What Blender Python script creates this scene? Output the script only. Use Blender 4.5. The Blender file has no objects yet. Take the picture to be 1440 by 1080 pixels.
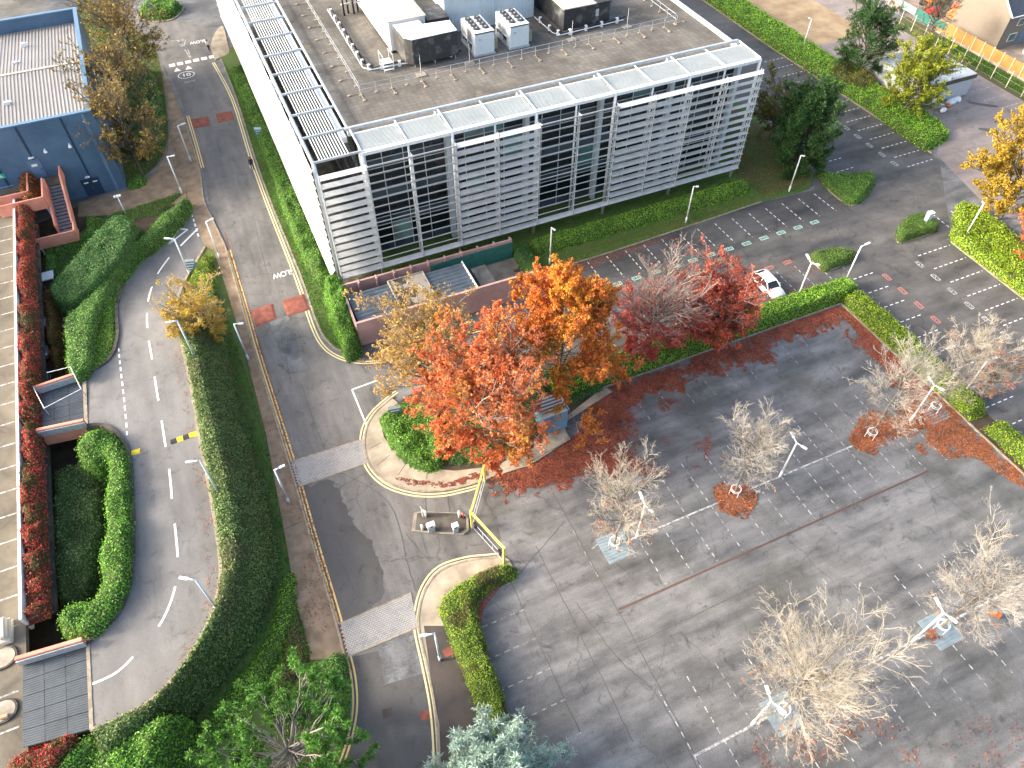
import bpy, bmesh, math, random
import numpy as np
from mathutils import Vector, Matrix, geometry

# ------------------------------------------------------------------ camera, sky, sun, exposure
SC = bpy.context.scene
COL = SC.collection
R = math.radians
CAM_H = 54.0; FPX = 1040.0; DEP = R(49.93); AZ = R(23.9)
CAM = (-11.86, -61.19, CAM_H)
cd = bpy.data.cameras.new('camera'); co = bpy.data.objects.new('camera', cd); COL.objects.link(co)
co.location = CAM; co.rotation_euler = (math.pi/2 - DEP, 0, -AZ)
cd.sensor_width = 36.0; cd.lens = 36.0*FPX/1440.0; cd.clip_end = 2000; cd.clip_start = 0.5
SC.camera = co
SUN_EL = R(23.0); SHADOW = R(-18.9)             # direction in which shadows fall, in the ground plane
wd = bpy.data.worlds.new('World'); SC.world = wd; wd.use_nodes = True
nt = wd.node_tree; nt.nodes.clear()
wo = nt.nodes.new('ShaderNodeOutputWorld'); bg = nt.nodes.new('ShaderNodeBackground'); sk = nt.nodes.new('ShaderNodeTexSky')
sk.sky_type = 'NISHITA'; sk.sun_disc = False; sk.sun_elevation = SUN_EL
sk.sun_rotation = math.atan2(-math.cos(SHADOW), -math.sin(SHADOW)) % (2*math.pi)
sk.air_density = 1.0; sk.dust_density = 6.0; sk.ozone_density = 0.5
bg.inputs[1].default_value = 0.15
nt.links.new(sk.outputs[0], bg.inputs[0]); nt.links.new(bg.outputs[0], wo.inputs[0])
sd = bpy.data.lights.new('sun', 'SUN'); so = bpy.data.objects.new('sun', sd); COL.objects.link(so)
sd.energy = 1.5; sd.angle = R(10.0); sd.color = (1.0, 0.94, 0.85)
so.rotation_euler = Vector((math.cos(SHADOW)*math.cos(SUN_EL), math.sin(SHADOW)*math.cos(SUN_EL), -math.sin(SUN_EL))).to_track_quat('-Z', 'Y').to_euler()
so.location = (-60, 20, 60)
SC.view_settings.view_transform = 'Standard'; SC.view_settings.look = 'None'
SC.view_settings.gamma = 1.0; SC.view_settings.use_curve_mapping = False
SC.view_settings.exposure = 1.9

# ------------------------------------------------------------------ helpers
rng = np.random.default_rng(11); random.seed(11)
CA, SA = math.cos(AZ), math.sin(AZ)
def G(px, py, z=0.0):
    """photo pixel -> (x, y) on the level z; the x axis runs along the office front"""
    a = (px-720)/FPX; b = (py-540)/FPX
    d = (a, math.cos(DEP)-b*math.sin(DEP), -math.sin(DEP)-b*math.cos(DEP))
    t = (CAM_H-z)/-d[2]
    x, y = d[0]*t, d[1]*t
    return (CAM[0] + x*CA + y*SA, CAM[1] - x*SA + y*CA)
def PX(pts, z=0.0): return [G(p[0], p[1], z) for p in pts]
def smooth(pts, n=6, closed=False):
    p = np.array(pts, float); out = []
    m = len(p); rngi = range(m if closed else m-1)
    for i in rngi:
        if closed: a, b, c, d = p[(i-1) % m], p[i], p[(i+1) % m], p[(i+2) % m]
        else: a, b, c, d = p[max(i-1, 0)], p[i], p[i+1], p[min(i+2, m-1)]
        for k in range(n):
            t = k/n
            out.append(0.5*((2*b)+(-a+c)*t+(2*a-5*b+4*c-d)*t*t+(-a+3*b-3*c+d)*t**3))
    if not closed: out.append(p[-1])
    return [tuple(q) for q in out]
def ramp_z(y):
    t = np.clip((13.0-np.asarray(y, float))/21.0, 0, 1); return 3.3*t*t*(3-2*t)
def GR(px, py, dz=0.0):
    z = dz
    for _ in range(12):
        x, y = G(px, py, z); z = float(ramp_z(y))+dz
    return (x, y)
def vn(x, y, s=0):
    """smooth value noise 0..1, vectorised"""
    x = np.asarray(x, float)+s*17.3; y = np.asarray(y, float)-s*9.1
    xi = np.floor(x).astype(np.int64); yi = np.floor(y).astype(np.int64); fx = x-xi; fy = y-yi
    fx = fx*fx*(3-2*fx); fy = fy*fy*(3-2*fy)
    def h(a, b):
        n = (a*374761393+b*668265263) & 0x7fffffff; n = ((n ^ (n >> 13))*1274126177) & 0x7fffffff
        return ((n ^ (n >> 16)) & 0xffff)/65535.0
    return (h(xi, yi)*(1-fx)+h(xi+1, yi)*fx)*(1-fy)+(h(xi, yi+1)*(1-fx)+h(xi+1, yi+1)*fx)*fy
def fbm(x, y, s=0): return 0.55*vn(x, y, s)+0.3*vn(x*2.1, y*2.1, s+1)+0.15*vn(x*4.3, y*4.3, s+2)
def inside(poly, x, y):
    p = np.array(poly); r = np.zeros(x.shape, bool); j = len(p)-1
    for i in range(len(p)):
        xi, yi = p[i]; xj, yj = p[j]
        if yi != yj: r ^= ((yi > y) != (yj > y)) & (x < (xj-xi)*(y-yi)/(yj-yi)+xi)
        j = i
    return r
def dist(line, x, y, closed=True):
    p = np.array(line, float); d = np.full(x.shape, 1e9); m = len(p)
    for i in range(m if closed else m-1):
        a, b = p[i], p[(i+1) % m]; ab = b-a; L = ab@ab+1e-9
        t = np.clip(((x-a[0])*ab[0]+(y-a[1])*ab[1])/L, 0, 1)
        d = np.minimum(d, np.hypot(x-a[0]-t*ab[0], y-a[1]-t*ab[1]))
    return d
def sample(poly, n, seed=None):
    p = np.array(poly); r = rng; lo, hi = p.min(0), p.max(0); X = []; c = 0
    while c < n:
        q = r.uniform(lo, hi, (n*2+50, 2)); q = q[inside(poly, q[:, 0], q[:, 1])]; X.append(q); c += len(q)
    return np.concatenate(X)[:n]
def area(poly):
    p = np.array(poly); x, y = p[:, 0], p[:, 1]
    return abs(np.sum(x*np.roll(y, -1)-y*np.roll(x, -1)))/2

ORG = {}                                           # world offset of each object's local frame
def tag(o, label=None, cat=None, group=None, kind=None):
    if label: o['label'] = label
    if cat: o['category'] = cat
    if group: o['group'] = group
    if kind: o['kind'] = kind
    return o
def thing(name, loc, label, cat, group=None):
    o = bpy.data.objects.new(name, None); COL.objects.link(o); o.location = loc; o.empty_display_size = 0.2
    ORG[o] = Vector(loc); return tag(o, label, cat, group)
def link(me, name, mat, parent=None):
    o = bpy.data.objects.new(name, me); COL.objects.link(o)
    if mat: me.materials.append(mat)
    if parent: o.parent = parent
    ORG[o] = ORG[parent] if parent else Vector((0, 0, 0)); return o
def mesh_np(name, V, Fs, mat, parent=None, sm=False):
    """V (n,3); Fs list of (m,k) integer arrays"""
    V = np.asarray(V, np.float32)
    if parent is not None: V = V-np.array(ORG[parent], np.float32)
    me = bpy.data.meshes.new(name); me.vertices.add(len(V)); me.vertices.foreach_set('co', V.ravel())
    nl = sum(f.size for f in Fs); npoly = sum(len(f) for f in Fs)
    me.loops.add(nl); me.polygons.add(npoly)
    me.loops.foreach_set('vertex_index', np.concatenate([f.ravel() for f in Fs]).astype(np.int32))
    tot = np.concatenate([np.full(len(f), f.shape[1], np.int32) for f in Fs])
    st = np.concatenate([[0], np.cumsum(tot)[:-1]]).astype(np.int32)
    me.polygons.foreach_set('loop_start', st); me.polygons.foreach_set('loop_total', tot)
    if sm: me.polygons.foreach_set('use_smooth', np.ones(npoly, bool))
    me.update(calc_edges=True); me.validate()
    return link(me, name, mat, parent)
class B:
    """collects shapes; build() links them as one mesh"""
    def __init__(s): s.v = []; s.f = []
    def add(s, v, f):
        o = len(s.v); s.v += [tuple(q) for q in v]; s.f += [[i+o for i in q] for q in f]; return s
    def box(s, x0, x1, y0, y1, z0, z1):
        return s.add([(x0,y0,z0),(x1,y0,z0),(x1,y1,z0),(x0,y1,z0),(x0,y0,z1),(x1,y0,z1),(x1,y1,z1),(x0,y1,z1)],
              [(3,2,1,0),(4,5,6,7),(0,1,5,4),(1,2,6,5),(2,3,7,6),(3,0,4,7)])
    def obox(s, c, size, M):
        l = [Vector(c)+M@Vector((size[0]*a/2, size[1]*b/2, size[2]*d/2)) for d in (-1,1) for b in (-1,1) for a in (-1,1)]
        return s.add(l, [(0,2,3,1),(4,5,7,6),(0,1,5,4),(1,3,7,5),(3,2,6,7),(2,0,4,6)])
    def bar(s, p, q, w, h=None):
        p, q = Vector(p), Vector(q); d = q-p; L = d.length
        M = d.to_track_quat('X', 'Z').to_matrix(); return s.obox((p+q)/2, (L, w, h or w), M)
    def tube(s, p, q, r0, r1=None, n=8, caps=True):
        p, q = Vector(p), Vector(q); r1 = r0 if r1 is None else r1
        M = (q-p).to_track_quat('Z', 'Y').to_matrix(); v = []
        for c, r in ((p, r0), (q, r1)):
            for k in range(n): v.append(c+M@Vector((r*math.cos(2*math.pi*k/n), r*math.sin(2*math.pi*k/n), 0)))
        f = [(k, (k+1) % n, n+(k+1) % n, n+k) for k in range(n)]
        if caps: f += [tuple(range(n))[::-1], tuple(range(n, 2*n))]
        return s.add(v, f)
    def path(s, pts, r, n=6):
        for a, b in zip(pts[:-1], pts[1:]): s.tube(a, b, r, r, n)
        return s
    def prism(s, poly, z0, z1):
        poly = list(poly); 
        if sum((poly[i-1][0]-poly[i][0])*(poly[i-1][1]+poly[i][1]) for i in range(len(poly))) < 0: poly = poly[::-1]
        n = len(poly)
        return s.add([(x, y, z0) for x, y in poly]+[(x, y, z1) for x, y in poly],
              [tuple(range(n))[::-1], tuple(range(n, 2*n))]+[(i, (i+1) % n, n+(i+1) % n, n+i) for i in range(n)])
    def sheet(s, poly, z):
        poly = list(poly)
        if sum((poly[i-1][0]-poly[i][0])*(poly[i-1][1]+poly[i][1]) for i in range(len(poly))) < 0: poly = poly[::-1]
        return s.add([(x, y, z) for x, y in poly], [tuple(range(len(poly)))])
    def ball(s, c, r, n=8, m=6):
        rx, ry, rz = (r, r, r) if not hasattr(r, '__len__') else r
        v = []; f = []
        for i in range(m+1):
            th = math.pi*i/m
            for k in range(n): v.append((c[0]+rx*math.sin(th)*math.cos(2*math.pi*k/n), c[1]+ry*math.sin(th)*math.sin(2*math.pi*k/n), c[2]+rz*math.cos(th)))
        for i in range(m):
            for k in range(n): f.append((i*n+k, (i+1)*n+k, (i+1)*n+(k+1) % n, i*n+(k+1) % n))
        return s.add(v, f)
    def ribbon(s, pts, w, z, off=0.0, dash=None):
        """flat strip along a polyline; z number or function of y; dash=(on, off)"""
        p = np.array(pts, float); seg = np.hypot(*np.diff(p, axis=0).T); cum = np.concatenate([[0], np.cumsum(seg)]); L = cum[-1]
        def at(t): return np.array([np.interp(t, cum, p[:, 0]), np.interp(t, cum, p[:, 1])])
        zz = z if callable(z) else (lambda y: z)
        runs = [(0, L)] if not dash else [(a, min(a+dash[0], L)) for a in np.arange(0, L, dash[0]+dash[1])]
        for a, b in runs:
            ts = sorted(set([a, b]+[c for c in cum if a < c < b])); v = []
            for t in ts:
                d = at(min(t+.05, L))-at(max(t-.05, 0)); d /= np.hypot(*d)+1e-9; nrm = np.array([-d[1], d[0]]); c = at(t)+nrm*off
                for e in (1, -1): q = c+nrm*w/2*e; v.append((q[0], q[1], zz(q[1])))
            s.add(v, [(2*i, 2*i+1, 2*i+3, 2*i+2) for i in range(len(ts)-1)])
        return s
    def wall(s, pts, w, z0, z1):
        """upright strip of width w along a polyline; z0, z1 numbers or functions of y"""
        p = np.array(pts, float); n = len(p); f0 = z0 if callable(z0) else (lambda y: z0); f1 = z1 if callable(z1) else (lambda y: z1)
        v = []
        for i in range(n):
            d = p[min(i+1, n-1)]-p[max(i-1, 0)]; d = d/(np.hypot(*d)+1e-9); nr = np.array([-d[1], d[0]])*w/2
            for q, fz in ((p[i]+nr, f0), (p[i]-nr, f0), (p[i]-nr, f1), (p[i]+nr, f1)): v.append((q[0], q[1], float(fz(p[i][1]))))
        f = [(0,1,2,3), tuple(4*(n-1)+k for k in (3,2,1,0))]
        for i in range(n-1):
            a = 4*i; b = a+4
            for k in range(4): f.append((a+k, b+k, b+(k+1) % 4, a+(k+1) % 4))
        return s.add(v, f)
    def build(s, name, mat, parent=None, sm=False, bev=0):
        off = ORG[parent] if parent else Vector((0, 0, 0))
        me = bpy.data.meshes.new(name); me.from_pydata([(x-off[0], y-off[1], z-off[2]) for x, y, z in s.v], [], s.f)
        bm = bmesh.new(); bm.from_mesh(me)
        bmesh.ops.recalc_face_normals(bm, faces=bm.faces)
        if bev: bmesh.ops.bevel(bm, geom=[e for e in bm.edges if e.is_manifold and e.calc_face_angle(0) > 0.6], offset=bev, segments=2, affect='EDGES')
        bm.to_mesh(me); bm.free()
        if sm:
            for p in me.polygons: p.use_smooth = True
        return link(me, name, mat, parent)
def copy_tree(o, parent=None):
    c = o.copy(); COL.objects.link(c); c.parent = parent; ORG[c] = ORG[o]
    for ch in list(o.children): copy_tree(ch, c)
    return c
def terrain(name, poly, zf, mat, step=2.0, dz=0.0):
    p = np.array(poly); lo, hi = p.min(0), p.max(0)
    gx, gy = np.meshgrid(np.arange(lo[0], hi[0], step), np.arange(lo[1], hi[1], step)); gx = gx.ravel(); gy = gy.ravel()
    k = inside(poly, gx, gy) & (dist(poly, gx, gy) > step*.3)
    vs = [Vector(q) for q in poly]+[Vector((a, b)) for a, b in zip(gx[k], gy[k])]
    n = len(poly); r = geometry.delaunay_2d_cdt(vs, [(i, (i+1) % n) for i in range(n)], [], 1, 1e-4)
    b = B(); b.v = [(v.x, v.y, float(zf(v.y))+dz) for v in r[0]]; b.f = [list(f) for f in r[2]]
    return b.build(name, mat)

# ------------------------------------------------------------------ materials
def lin(h, k=1.0):
    c = [int(h[i:i+2], 16)/255 for i in (0, 2, 4)]
    return tuple((x/12.92 if x <= .04045 else ((x+.055)/1.055)**2.4)*k for x in c)
class NT:
    def __init__(s, name):
        s.m = bpy.data.materials.new(name); s.m.use_nodes = True; s.t = s.m.node_tree; s.t.nodes.clear()
        s.o = s.n('ShaderNodeOutputMaterial'); s.p = s.n('ShaderNodeBsdfPrincipled'); s.l(s.p.outputs[0], s.o.inputs[0])
        s.geo = s.n('ShaderNodeNewGeometry'); s.pos = s.geo.outputs['Position']
    def n(s, t): return s.t.nodes.new(t)
    def l(s, a, b): s.t.links.new(a, b)
    def noise(s, scale, detail=4, rough=.55, vec=None, dist=0):
        k = s.n('ShaderNodeTexNoise'); k.inputs['Scale'].default_value = scale; k.inputs['Detail'].default_value = detail
        k.inputs['Roughness'].default_value = rough; k.inputs['Distortion'].default_value = dist; s.l(vec or s.pos, k.inputs['Vector']); return k.outputs[0]
    def ramp(s, fac, stops, interp='LINEAR'):
        k = s.n('ShaderNodeValToRGB'); e = k.color_ramp; e.interpolation = interp
        while len(e.elements) < len(stops): e.elements.new(.5)
        for el, (p, c) in zip(e.elements, stops): el.position = p; el.color = (*c, 1) if hasattr(c, '__len__') else (c, c, c, 1)
        s.l(fac, k.inputs[0]); return k.outputs[0]
    def mix(s, fac, a, b, mode='MIX'):
        k = s.n('ShaderNodeMix'); k.data_type = 'RGBA'; k.blend_type = mode; k.clamp_factor = True
        for v, i in ((fac, 0), (a, 6), (b, 7)):
            if hasattr(v, 'is_output'): s.l(v, k.inputs[i])
            elif i == 0: k.inputs[0].default_value = v
            else: k.inputs[i].default_value = (*v, 1) if hasattr(v, '__len__') else (v, v, v, 1)
        return k.outputs[2]
    def math(s, op, a, b=0.0):
        k = s.n('ShaderNodeMath'); k.operation = op
        for v, i in ((a, 0), (b, 1)):
            if hasattr(v, 'is_output'): s.l(v, k.inputs[i])
            else: k.inputs[i].default_value = v
        return k.outputs[0]
    def vmul(s, vec, xyz, rot=0):
        k = s.n('ShaderNodeMapping'); k.inputs['Scale'].default_value = xyz; k.inputs['Rotation'].default_value = (0, 0, rot); s.l(vec, k.inputs[0]); return k.outputs[0]
    def bump(s, h, strength, d=.05):
        k = s.n('ShaderNodeBump'); k.inputs['Strength'].default_value = strength; k.inputs['Distance'].default_value = d
        s.l(h, k.inputs['Height']); s.l(k.outputs[0], s.p.inputs['Normal'])
    def col(s, c): s.l(c, s.p.inputs['Base Color']) if hasattr(c, 'is_output') else s.p.inputs['Base Color'].__setattr__('default_value', (*c, 1))
    def rough(s, r): s.l(r, s.p.inputs['Roughness']) if hasattr(r, 'is_output') else s.p.inputs['Roughness'].__setattr__('default_value', r)
    def spec(s, v): s.p.inputs['Specular IOR Level'].default_value = v
def M(name, c1, c2=None, scale=2.0, rough=.8, bump=0, bscale=20, metal=0, lo=.35, hi=.65, spec=.4, detail=5):
    k = NT(name); c2 = c2 or tuple(x*.75 for x in c1)
    n = k.noise(scale, detail); k.col(k.mix(k.ramp(n, [(lo, 0.0), (hi, 1.0)]), c1, c2)); k.rough(rough); k.p.inputs['Metallic'].default_value = metal; k.spec(spec)
    if bump: k.bump(k.noise(bscale, 3), bump)
    return k.m
def asphalt(name, dark, light, seed=0.0, streak=None, crack=.5, wet=.5, speck=.18, big=.09, moss=None):
    k = NT(name); off = k.n('ShaderNodeVectorMath'); off.operation = 'ADD'; off.inputs[1].default_value = (seed, seed*2.3, 0); k.l(k.pos, off.inputs[0]); v = off.outputs[0]
    n1 = k.noise(big, 6, .6, v, .6); n2 = k.noise(.45, 6, .65, v, .4)
    f = k.math('ADD', k.math('MULTIPLY', n1, .6), k.math('MULTIPLY', n2, .4))
    if streak:
        n3 = k.noise(.5, 5, .6, k.vmul(v, streak)); f = k.math('ADD', k.math('MULTIPLY', f, .55), k.math('MULTIPLY', n3, .45))
    c = k.mix(k.ramp(f, [(.39, 0.0), (.5, .5), (.60, 1.0)]), dark, light)
    blot = k.ramp(k.noise(.8, 7, .7, v, .8), [(.56, 0.0), (.68, .6)]); c = k.mix(blot, c, tuple(x*.55 for x in dark))
    spots = k.ramp(k.noise(3.2, 4, .6, v), [(.66, 0.0), (.72, .55)]); c = k.mix(k.math('MULTIPLY', spots, k.ramp(k.noise(.22, 3, .5, v), [(.45, 0.0), (.6, 1.0)])), c, tuple(x*.4 for x in dark))
    if moss: c = k.mix(k.ramp(k.noise(.16, 5, .6, v), [(.52, 0.0), (.68, .65)]), c, moss)
    sp = k.noise(9.0, 4, .8, v); c = k.mix(1.0, c, k.ramp(sp, [(.3, 1-speck*1.6), (.7, 1+speck*.6)]), 'MULTIPLY')
    fine = k.noise(55, 2, .7, v); c = k.mix(1.0, c, k.ramp(fine, [(.3, .86), (.7, 1.08)]), 'MULTIPLY')
    if crack:
        dv = k.n('ShaderNodeVectorMath'); dv.operation = 'ADD'; ns = k.n('ShaderNodeTexNoise'); ns.inputs['Scale'].default_value = .9; ns.inputs['Detail'].default_value = 5; k.l(v, ns.inputs['Vector'])
        sc = k.n('ShaderNodeVectorMath'); sc.operation = 'SCALE'; sc.inputs['Scale'].default_value = 1.1; k.l(ns.outputs[1], sc.inputs[0]); k.l(v, dv.inputs[0]); k.l(sc.outputs[0], dv.inputs[1])
        vo = k.n('ShaderNodeTexVoronoi'); vo.feature = 'DISTANCE_TO_EDGE'; vo.inputs['Scale'].default_value = .16; k.l(dv.outputs[0], vo.inputs['Vector'])
        line = k.ramp(vo.outputs[0], [(.0, 1.0), (.012, 0.0)]); mask = k.ramp(k.noise(.2, 3, .5, v), [(.47, 0.0), (.56, crack)])
        c = k.mix(k.math('MULTIPLY', line, mask), c, tuple(x*.35 for x in dark))
    k.col(c); k.rough(k.ramp(f, [(.35, .62-.25*wet), (.6, .86)])); k.spec(.45); k.bump(sp, .25, .02)
    return k.m
def paint(name, c, under, wear=.5, sc=3.0):
    k = NT(name); n = k.noise(sc, 7, .75); k.col(k.mix(k.ramp(n, [(wear-.08, under), (wear+.08, c)]), c, c, 'MIX') if 0 else k.ramp(n, [(wear-.07, under), (wear+.07, c)])); k.rough(.7); return k.m
def leaf(name, cols, trans=.35, patch=None, pscale=.35, plo=.5, phi=.65, rough=.55):
    k = NT(name); isl = k.geo.outputs['Random Per Island']
    n = len(cols); c = k.ramp(isl, [(i/max(1, n-1), q) for i, q in enumerate(cols)])
    c = k.mix(1.0, c, k.ramp(k.noise(.7, 6, .7), [(.3, .5), (.5, 1.0), (.7, 1.3)]), 'MULTIPLY')
    if patch: c = k.mix(k.ramp(k.noise(pscale, 4), [(plo, 0.0), (phi, .85)]), c, patch)
    k.col(c); k.rough(rough); k.spec(.3)
    tr = k.n('ShaderNodeBsdfTranslucent'); k.l(c, tr.inputs[0]); mx = k.n('ShaderNodeMixShader'); mx.inputs[0].default_value = trans
    k.l(k.p.outputs[0], mx.inputs[1]); k.l(tr.outputs[0], mx.inputs[2]); k.l(mx.outputs[0], k.o.inputs[0]); return k.m
def metal(name, c, rough=.35, met=.8, dirt=.15, sc=3.0):
    k = NT(name); n = k.noise(sc, 6, .65); k.col(k.mix(k.ramp(n, [(.4, 0.0), (.7, dirt*2)]), c, tuple(x*.5 for x in c))); k.rough(rough); k.p.inputs['Metallic'].default_value = met; return k.m
m = {}
m['asp_lot'] = asphalt('weathered_car_park_asphalt', (.066, .067, .068), (.25, .25, .25), 3.0, (.25, 1.4, 1), .35, .7, .2, .07, (.085, .085, .07))
m['asp_road'] = asphalt('road_asphalt', (.095, .092, .088), (.215, .208, .198), 41.0, (1.5, .22, 1), .5, .4)
m['asp_ramp'] = asphalt('ramp_asphalt', (.118, .116, .114), (.215, .212, .207), 77.0, (1.2, .25, 1), .25, .4, .12)
m['asp_upper'] = asphalt('dark_asphalt', (.05, .049, .048), (.145, .141, .135), 19.0, (.3, 1.3, 1), .4, .7, .2, .08)
m['asp_patch'] = asphalt('patched_asphalt', (.06, .062, .068), (.22, .225, .23), 9.0, None, 0, .5, .3, .5)
m['asp_dark'] = asphalt('darker_asphalt', (.068, .066, .064), (.115, .112, .108), 14.0, (1.4, .3, 1), .2, .5, .15)
m['asp_yard'] = asphalt('pink_grey_yard_tarmac', (.20, .17, .155), (.34, .29, .27), 5.0, (.4, 1.2, 1), .5, .3)
m['pave'] = M('brown_pavement', lin('a8937a', .75), lin('86745f', .75), .9, .85, .25, 30)
m['pave_light'] = M('pale_concrete_pavement', lin('c2b6a2', .8), lin('9c917f', .8), .7, .85, .2, 30)
m['pave_dark'] = M('damp_brown_pavement', lin('5f5650', .7), lin('494440', .7), .6, .7, .2, 30)
m['kerb'] = M('kerb_concrete', lin('b3a692', .8), lin('8b8172', .8), 2.5, .85, .2, 25)
m['conc'] = M('concrete', lin('b8b0a0', .75), lin('8f887b', .75), 1.2, .85, .2, 20)
m['conc_dark'] = M('stained_concrete', lin('7b766c', .6), lin('55524b', .6), 1.0, .9, .2, 20)
m['soil'] = M('damp_soil', (.045, .035, .024), (.08, .062, .04), .8, .95, .5, 12)
m['lawn'] = M('lawn_grass', (.06, .125, .02), (.095, .13, .035), .5, .9, .6, 40)
m['lawn_dry'] = M('leafy_rough_grass', (.10, .085, .035), (.06, .085, .02), .5, .95, .6, 30)
m['sand'] = M('sandy_ground', lin('cdb592', .58), lin('a98f70', .58), .35, .95, .5, 6)
m['white_line'] = paint('worn_white_paint', (.56, .56, .54), (.19, .185, .18), .515)
m['white_new'] = paint('white_road_paint', (.80, .80, .79), (.45, .45, .45), .30)
m['faint_line'] = paint('faded_white_paint', (.42, .42, .39), (.17, .165, .16), .53)
m['yellow'] = paint('yellow_road_paint', (.74, .53, .20), (.5, .36, .18), .40)
m['yellow_pale'] = paint('pale_yellow_road_paint', (.72, .62, .33), (.45, .4, .25), .40)
m['red_paint'] = paint('faded_red_paint', (.52, .18, .14), (.25, .17, .16), .45)
m['green_paint'] = paint('pale_green_paint', (.40, .66, .55), (.2, .25, .23), .42)
m['cushion'] = M('red_cushion_tarmac', lin('a2604f', .8), lin('7d4a40', .8), 1.5, .85, .3, 25)
m['brown_drain'] = M('rusty_drain_channel', (.13, .075, .055), (.09, .06, .05), 2, .7, .2, 20)
m['white'] = metal('white_paint', (.80, .82, .84), .4, 0, .08)
m['white_dirty'] = metal('weathered_white_cladding', (.74, .75, .74), .5, 0, .25, .8)
m['bluewhite'] = metal('pale_blue_white_cladding', (.58, .67, .71), .45, 0, .12, .7)
m['lamp'] = metal('lamp_post_paint', (.62, .70, .78), .4, 0, .1)
m['lampw'] = metal('white_lamp_post_paint', (.80, .81, .82), .4, 0, .06)
m['steel'] = metal('galvanised_steel', (.48, .53, .57), .45, .35, .3)
m['steel_w'] = metal('pale_steelwork', (.66, .71, .74), .45, .1, .2)
m['slat'] = metal('grey_louvre_aluminium', (.66, .675, .665), .5, .25, .22, 1.3)
m['slat_lit'] = metal('sunlit_white_louvre_aluminium', (.74, .76, .77), .45, .05, .08)
m['black'] = M('black_plastic', (.018, .018, .02), (.03, .03, .03), 3, .6)
m['dark'] = M('weathered_black_cladding', (.035, .037, .04), (.16, .17, .18), 1.0, .65, .15, 8, 0, .52, .75)
m['fan'] = M('dark_fan_grille', (.03, .032, .038), (.06, .06, .065), 8, .5)
m['membrane'] = M('pale_roof_membrane', lin('d8d4c8', .8), lin('bdb5a4', .8), .5, .8)
m['navy'] = None; m['salmon'] = M('salmon_painted_render', lin('e09a84', 1.0), lin('cc8772', 1.0), .8, .8, .1, 20)
m['pinkwall'] = M('pink_rendered_wall', lin('c9a49e', .85), lin('b3948e', .85), .7, .85, .15, 20)
m['bark'] = M('grey_bark', (.20, .175, .14), (.12, .105, .085), 4, .9, .5, 20)
m['bark_pale'] = M('pale_twig_bark', (.45, .42, .355), (.35, .32, .265), 1.2, .9)
m['bark_grey'] = M('silver_twig_bark', (.34, .305, .275), (.25, .22, .195), 1.2, .9)
m['bark_dark'] = M('dark_bark', (.09, .075, .055), (.06, .05, .04), 4, .9, .5, 20)
m['bark_grey2'] = M('grey_beige_twig_bark', (.43, .41, .37), (.34, .32, .285), 1.2, .9)
m['chrome'] = metal('bright_metal', (.8, .8, .8), .15, 1, 0)
m['rubber'] = M('tyre_rubber', (.02, .02, .02), (.03, .03, .03), 8, .85)
m['redlens'] = M('red_lens', (.5, .02, .02), (.4, .02, .02), 3, .2)
m['orange'] = M('orange_paint', (.85, .16, .02), (.7, .12, .02), 2, .45)
m['red'] = M('red_plastic_sheet', (.62, .03, .03), (.45, .025, .025), 2, .5, .4, 4)
m['timber'] = M('fresh_timber_boards', (.46, .23, .07), (.36, .17, .05), 1.2, .75, .2, 12)
m['bluesign'] = M('blue_sign_face', (.03, .22, .55), (.03, .2, .5), 2, .4)
m['yellowmetal'] = M('yellow_painted_steel', (.78, .66, .16), (.66, .55, .15), 2.5, .5)
m['tyellow'] = M('yellow_rubber', (.8, .6, .03), (.7, .5, .03), 3, .7)
def glassy(name, c, rough=.06, spec=.6):
    k = NT(name); k.col(k.mix(k.ramp(k.noise(.35, 3), [(.4, 0.0), (.65, 1.0)]), c, tuple(x*.5 for x in c))); k.rough(rough); k.spec(spec); return k.m
m['glass'] = glassy('dark_window_glass', (.012, .022, .026))
m['glass_teal'] = glassy('teal_blind_behind_glass', (.10, .24, .24), .12)
m['glass_pale'] = glassy('pale_blind_behind_glass', (.22, .36, .34), .15)
m['spandrel'] = glassy('slate_spandrel_glass', (.075, .10, .125), .15)
m['carglass'] = glassy('car_glass', (.02, .022, .026), .04)
# leaf materials
m['lf_hedge'] = leaf('hedge_leaves_green', [(.067, .180, .023), (.133, .322, .037), (.228, .474, .057)], .25)
m['lf_bright'] = leaf('laurel_leaves_bright', [(.11, .28, .025), (.22, .45, .035), (.36, .58, .05)], .3)
m['lf_lime'] = leaf('hedge_leaves_lime', [(.125, .250, .015), (.275, .425, .025), (.450, .525, .037)], .3, (.16, .09, .03), .5, .60, .70)
m['lf_yel'] = leaf('euonymus_leaves_yellow_green', [(.09, .20, .015), (.22, .36, .025), (.40, .46, .04), (.14, .27, .02)], .3, (.10, .035, .02), .55, .56, .64)
m['lf_ivy'] = leaf('ivy_leaves', [(.06, .125, .035), (.125, .22, .06), (.21, .28, .095), (.09, .165, .048)], .2, (.13, .125, .06), .35, .5, .68)
m['lf_dark'] = leaf('dark_clipped_leaves', [(.034, .112, .026), (.068, .192, .040), (.112, .272, .068)], .15)
m['lf_mid'] = leaf('mid_green_clipped_leaves', [(.070, .200, .034), (.130, .304, .052), (.211, .398, .070)], .2)
m['lf_box'] = leaf('low_box_leaves', [(.056, .140, .014), (.098, .210, .021), (.154, .266, .028)], .2, (.17, .12, .04), .4, .52, .66)
m['lf_redivy'] = leaf('red_creeper_leaves', [(.438, .025, .037), (.688, .050, .075), (.275, .062, .025), (.125, .112, .025), (.775, .125, .100)], .35, (.07, .085, .02), .6, .5, .62)
m['lf_rust'] = leaf('rust_creeper_leaves', [(.30, .05, .02), (.45, .12, .03), (.12, .06, .02), (.40, .2, .04)], .3)
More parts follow.
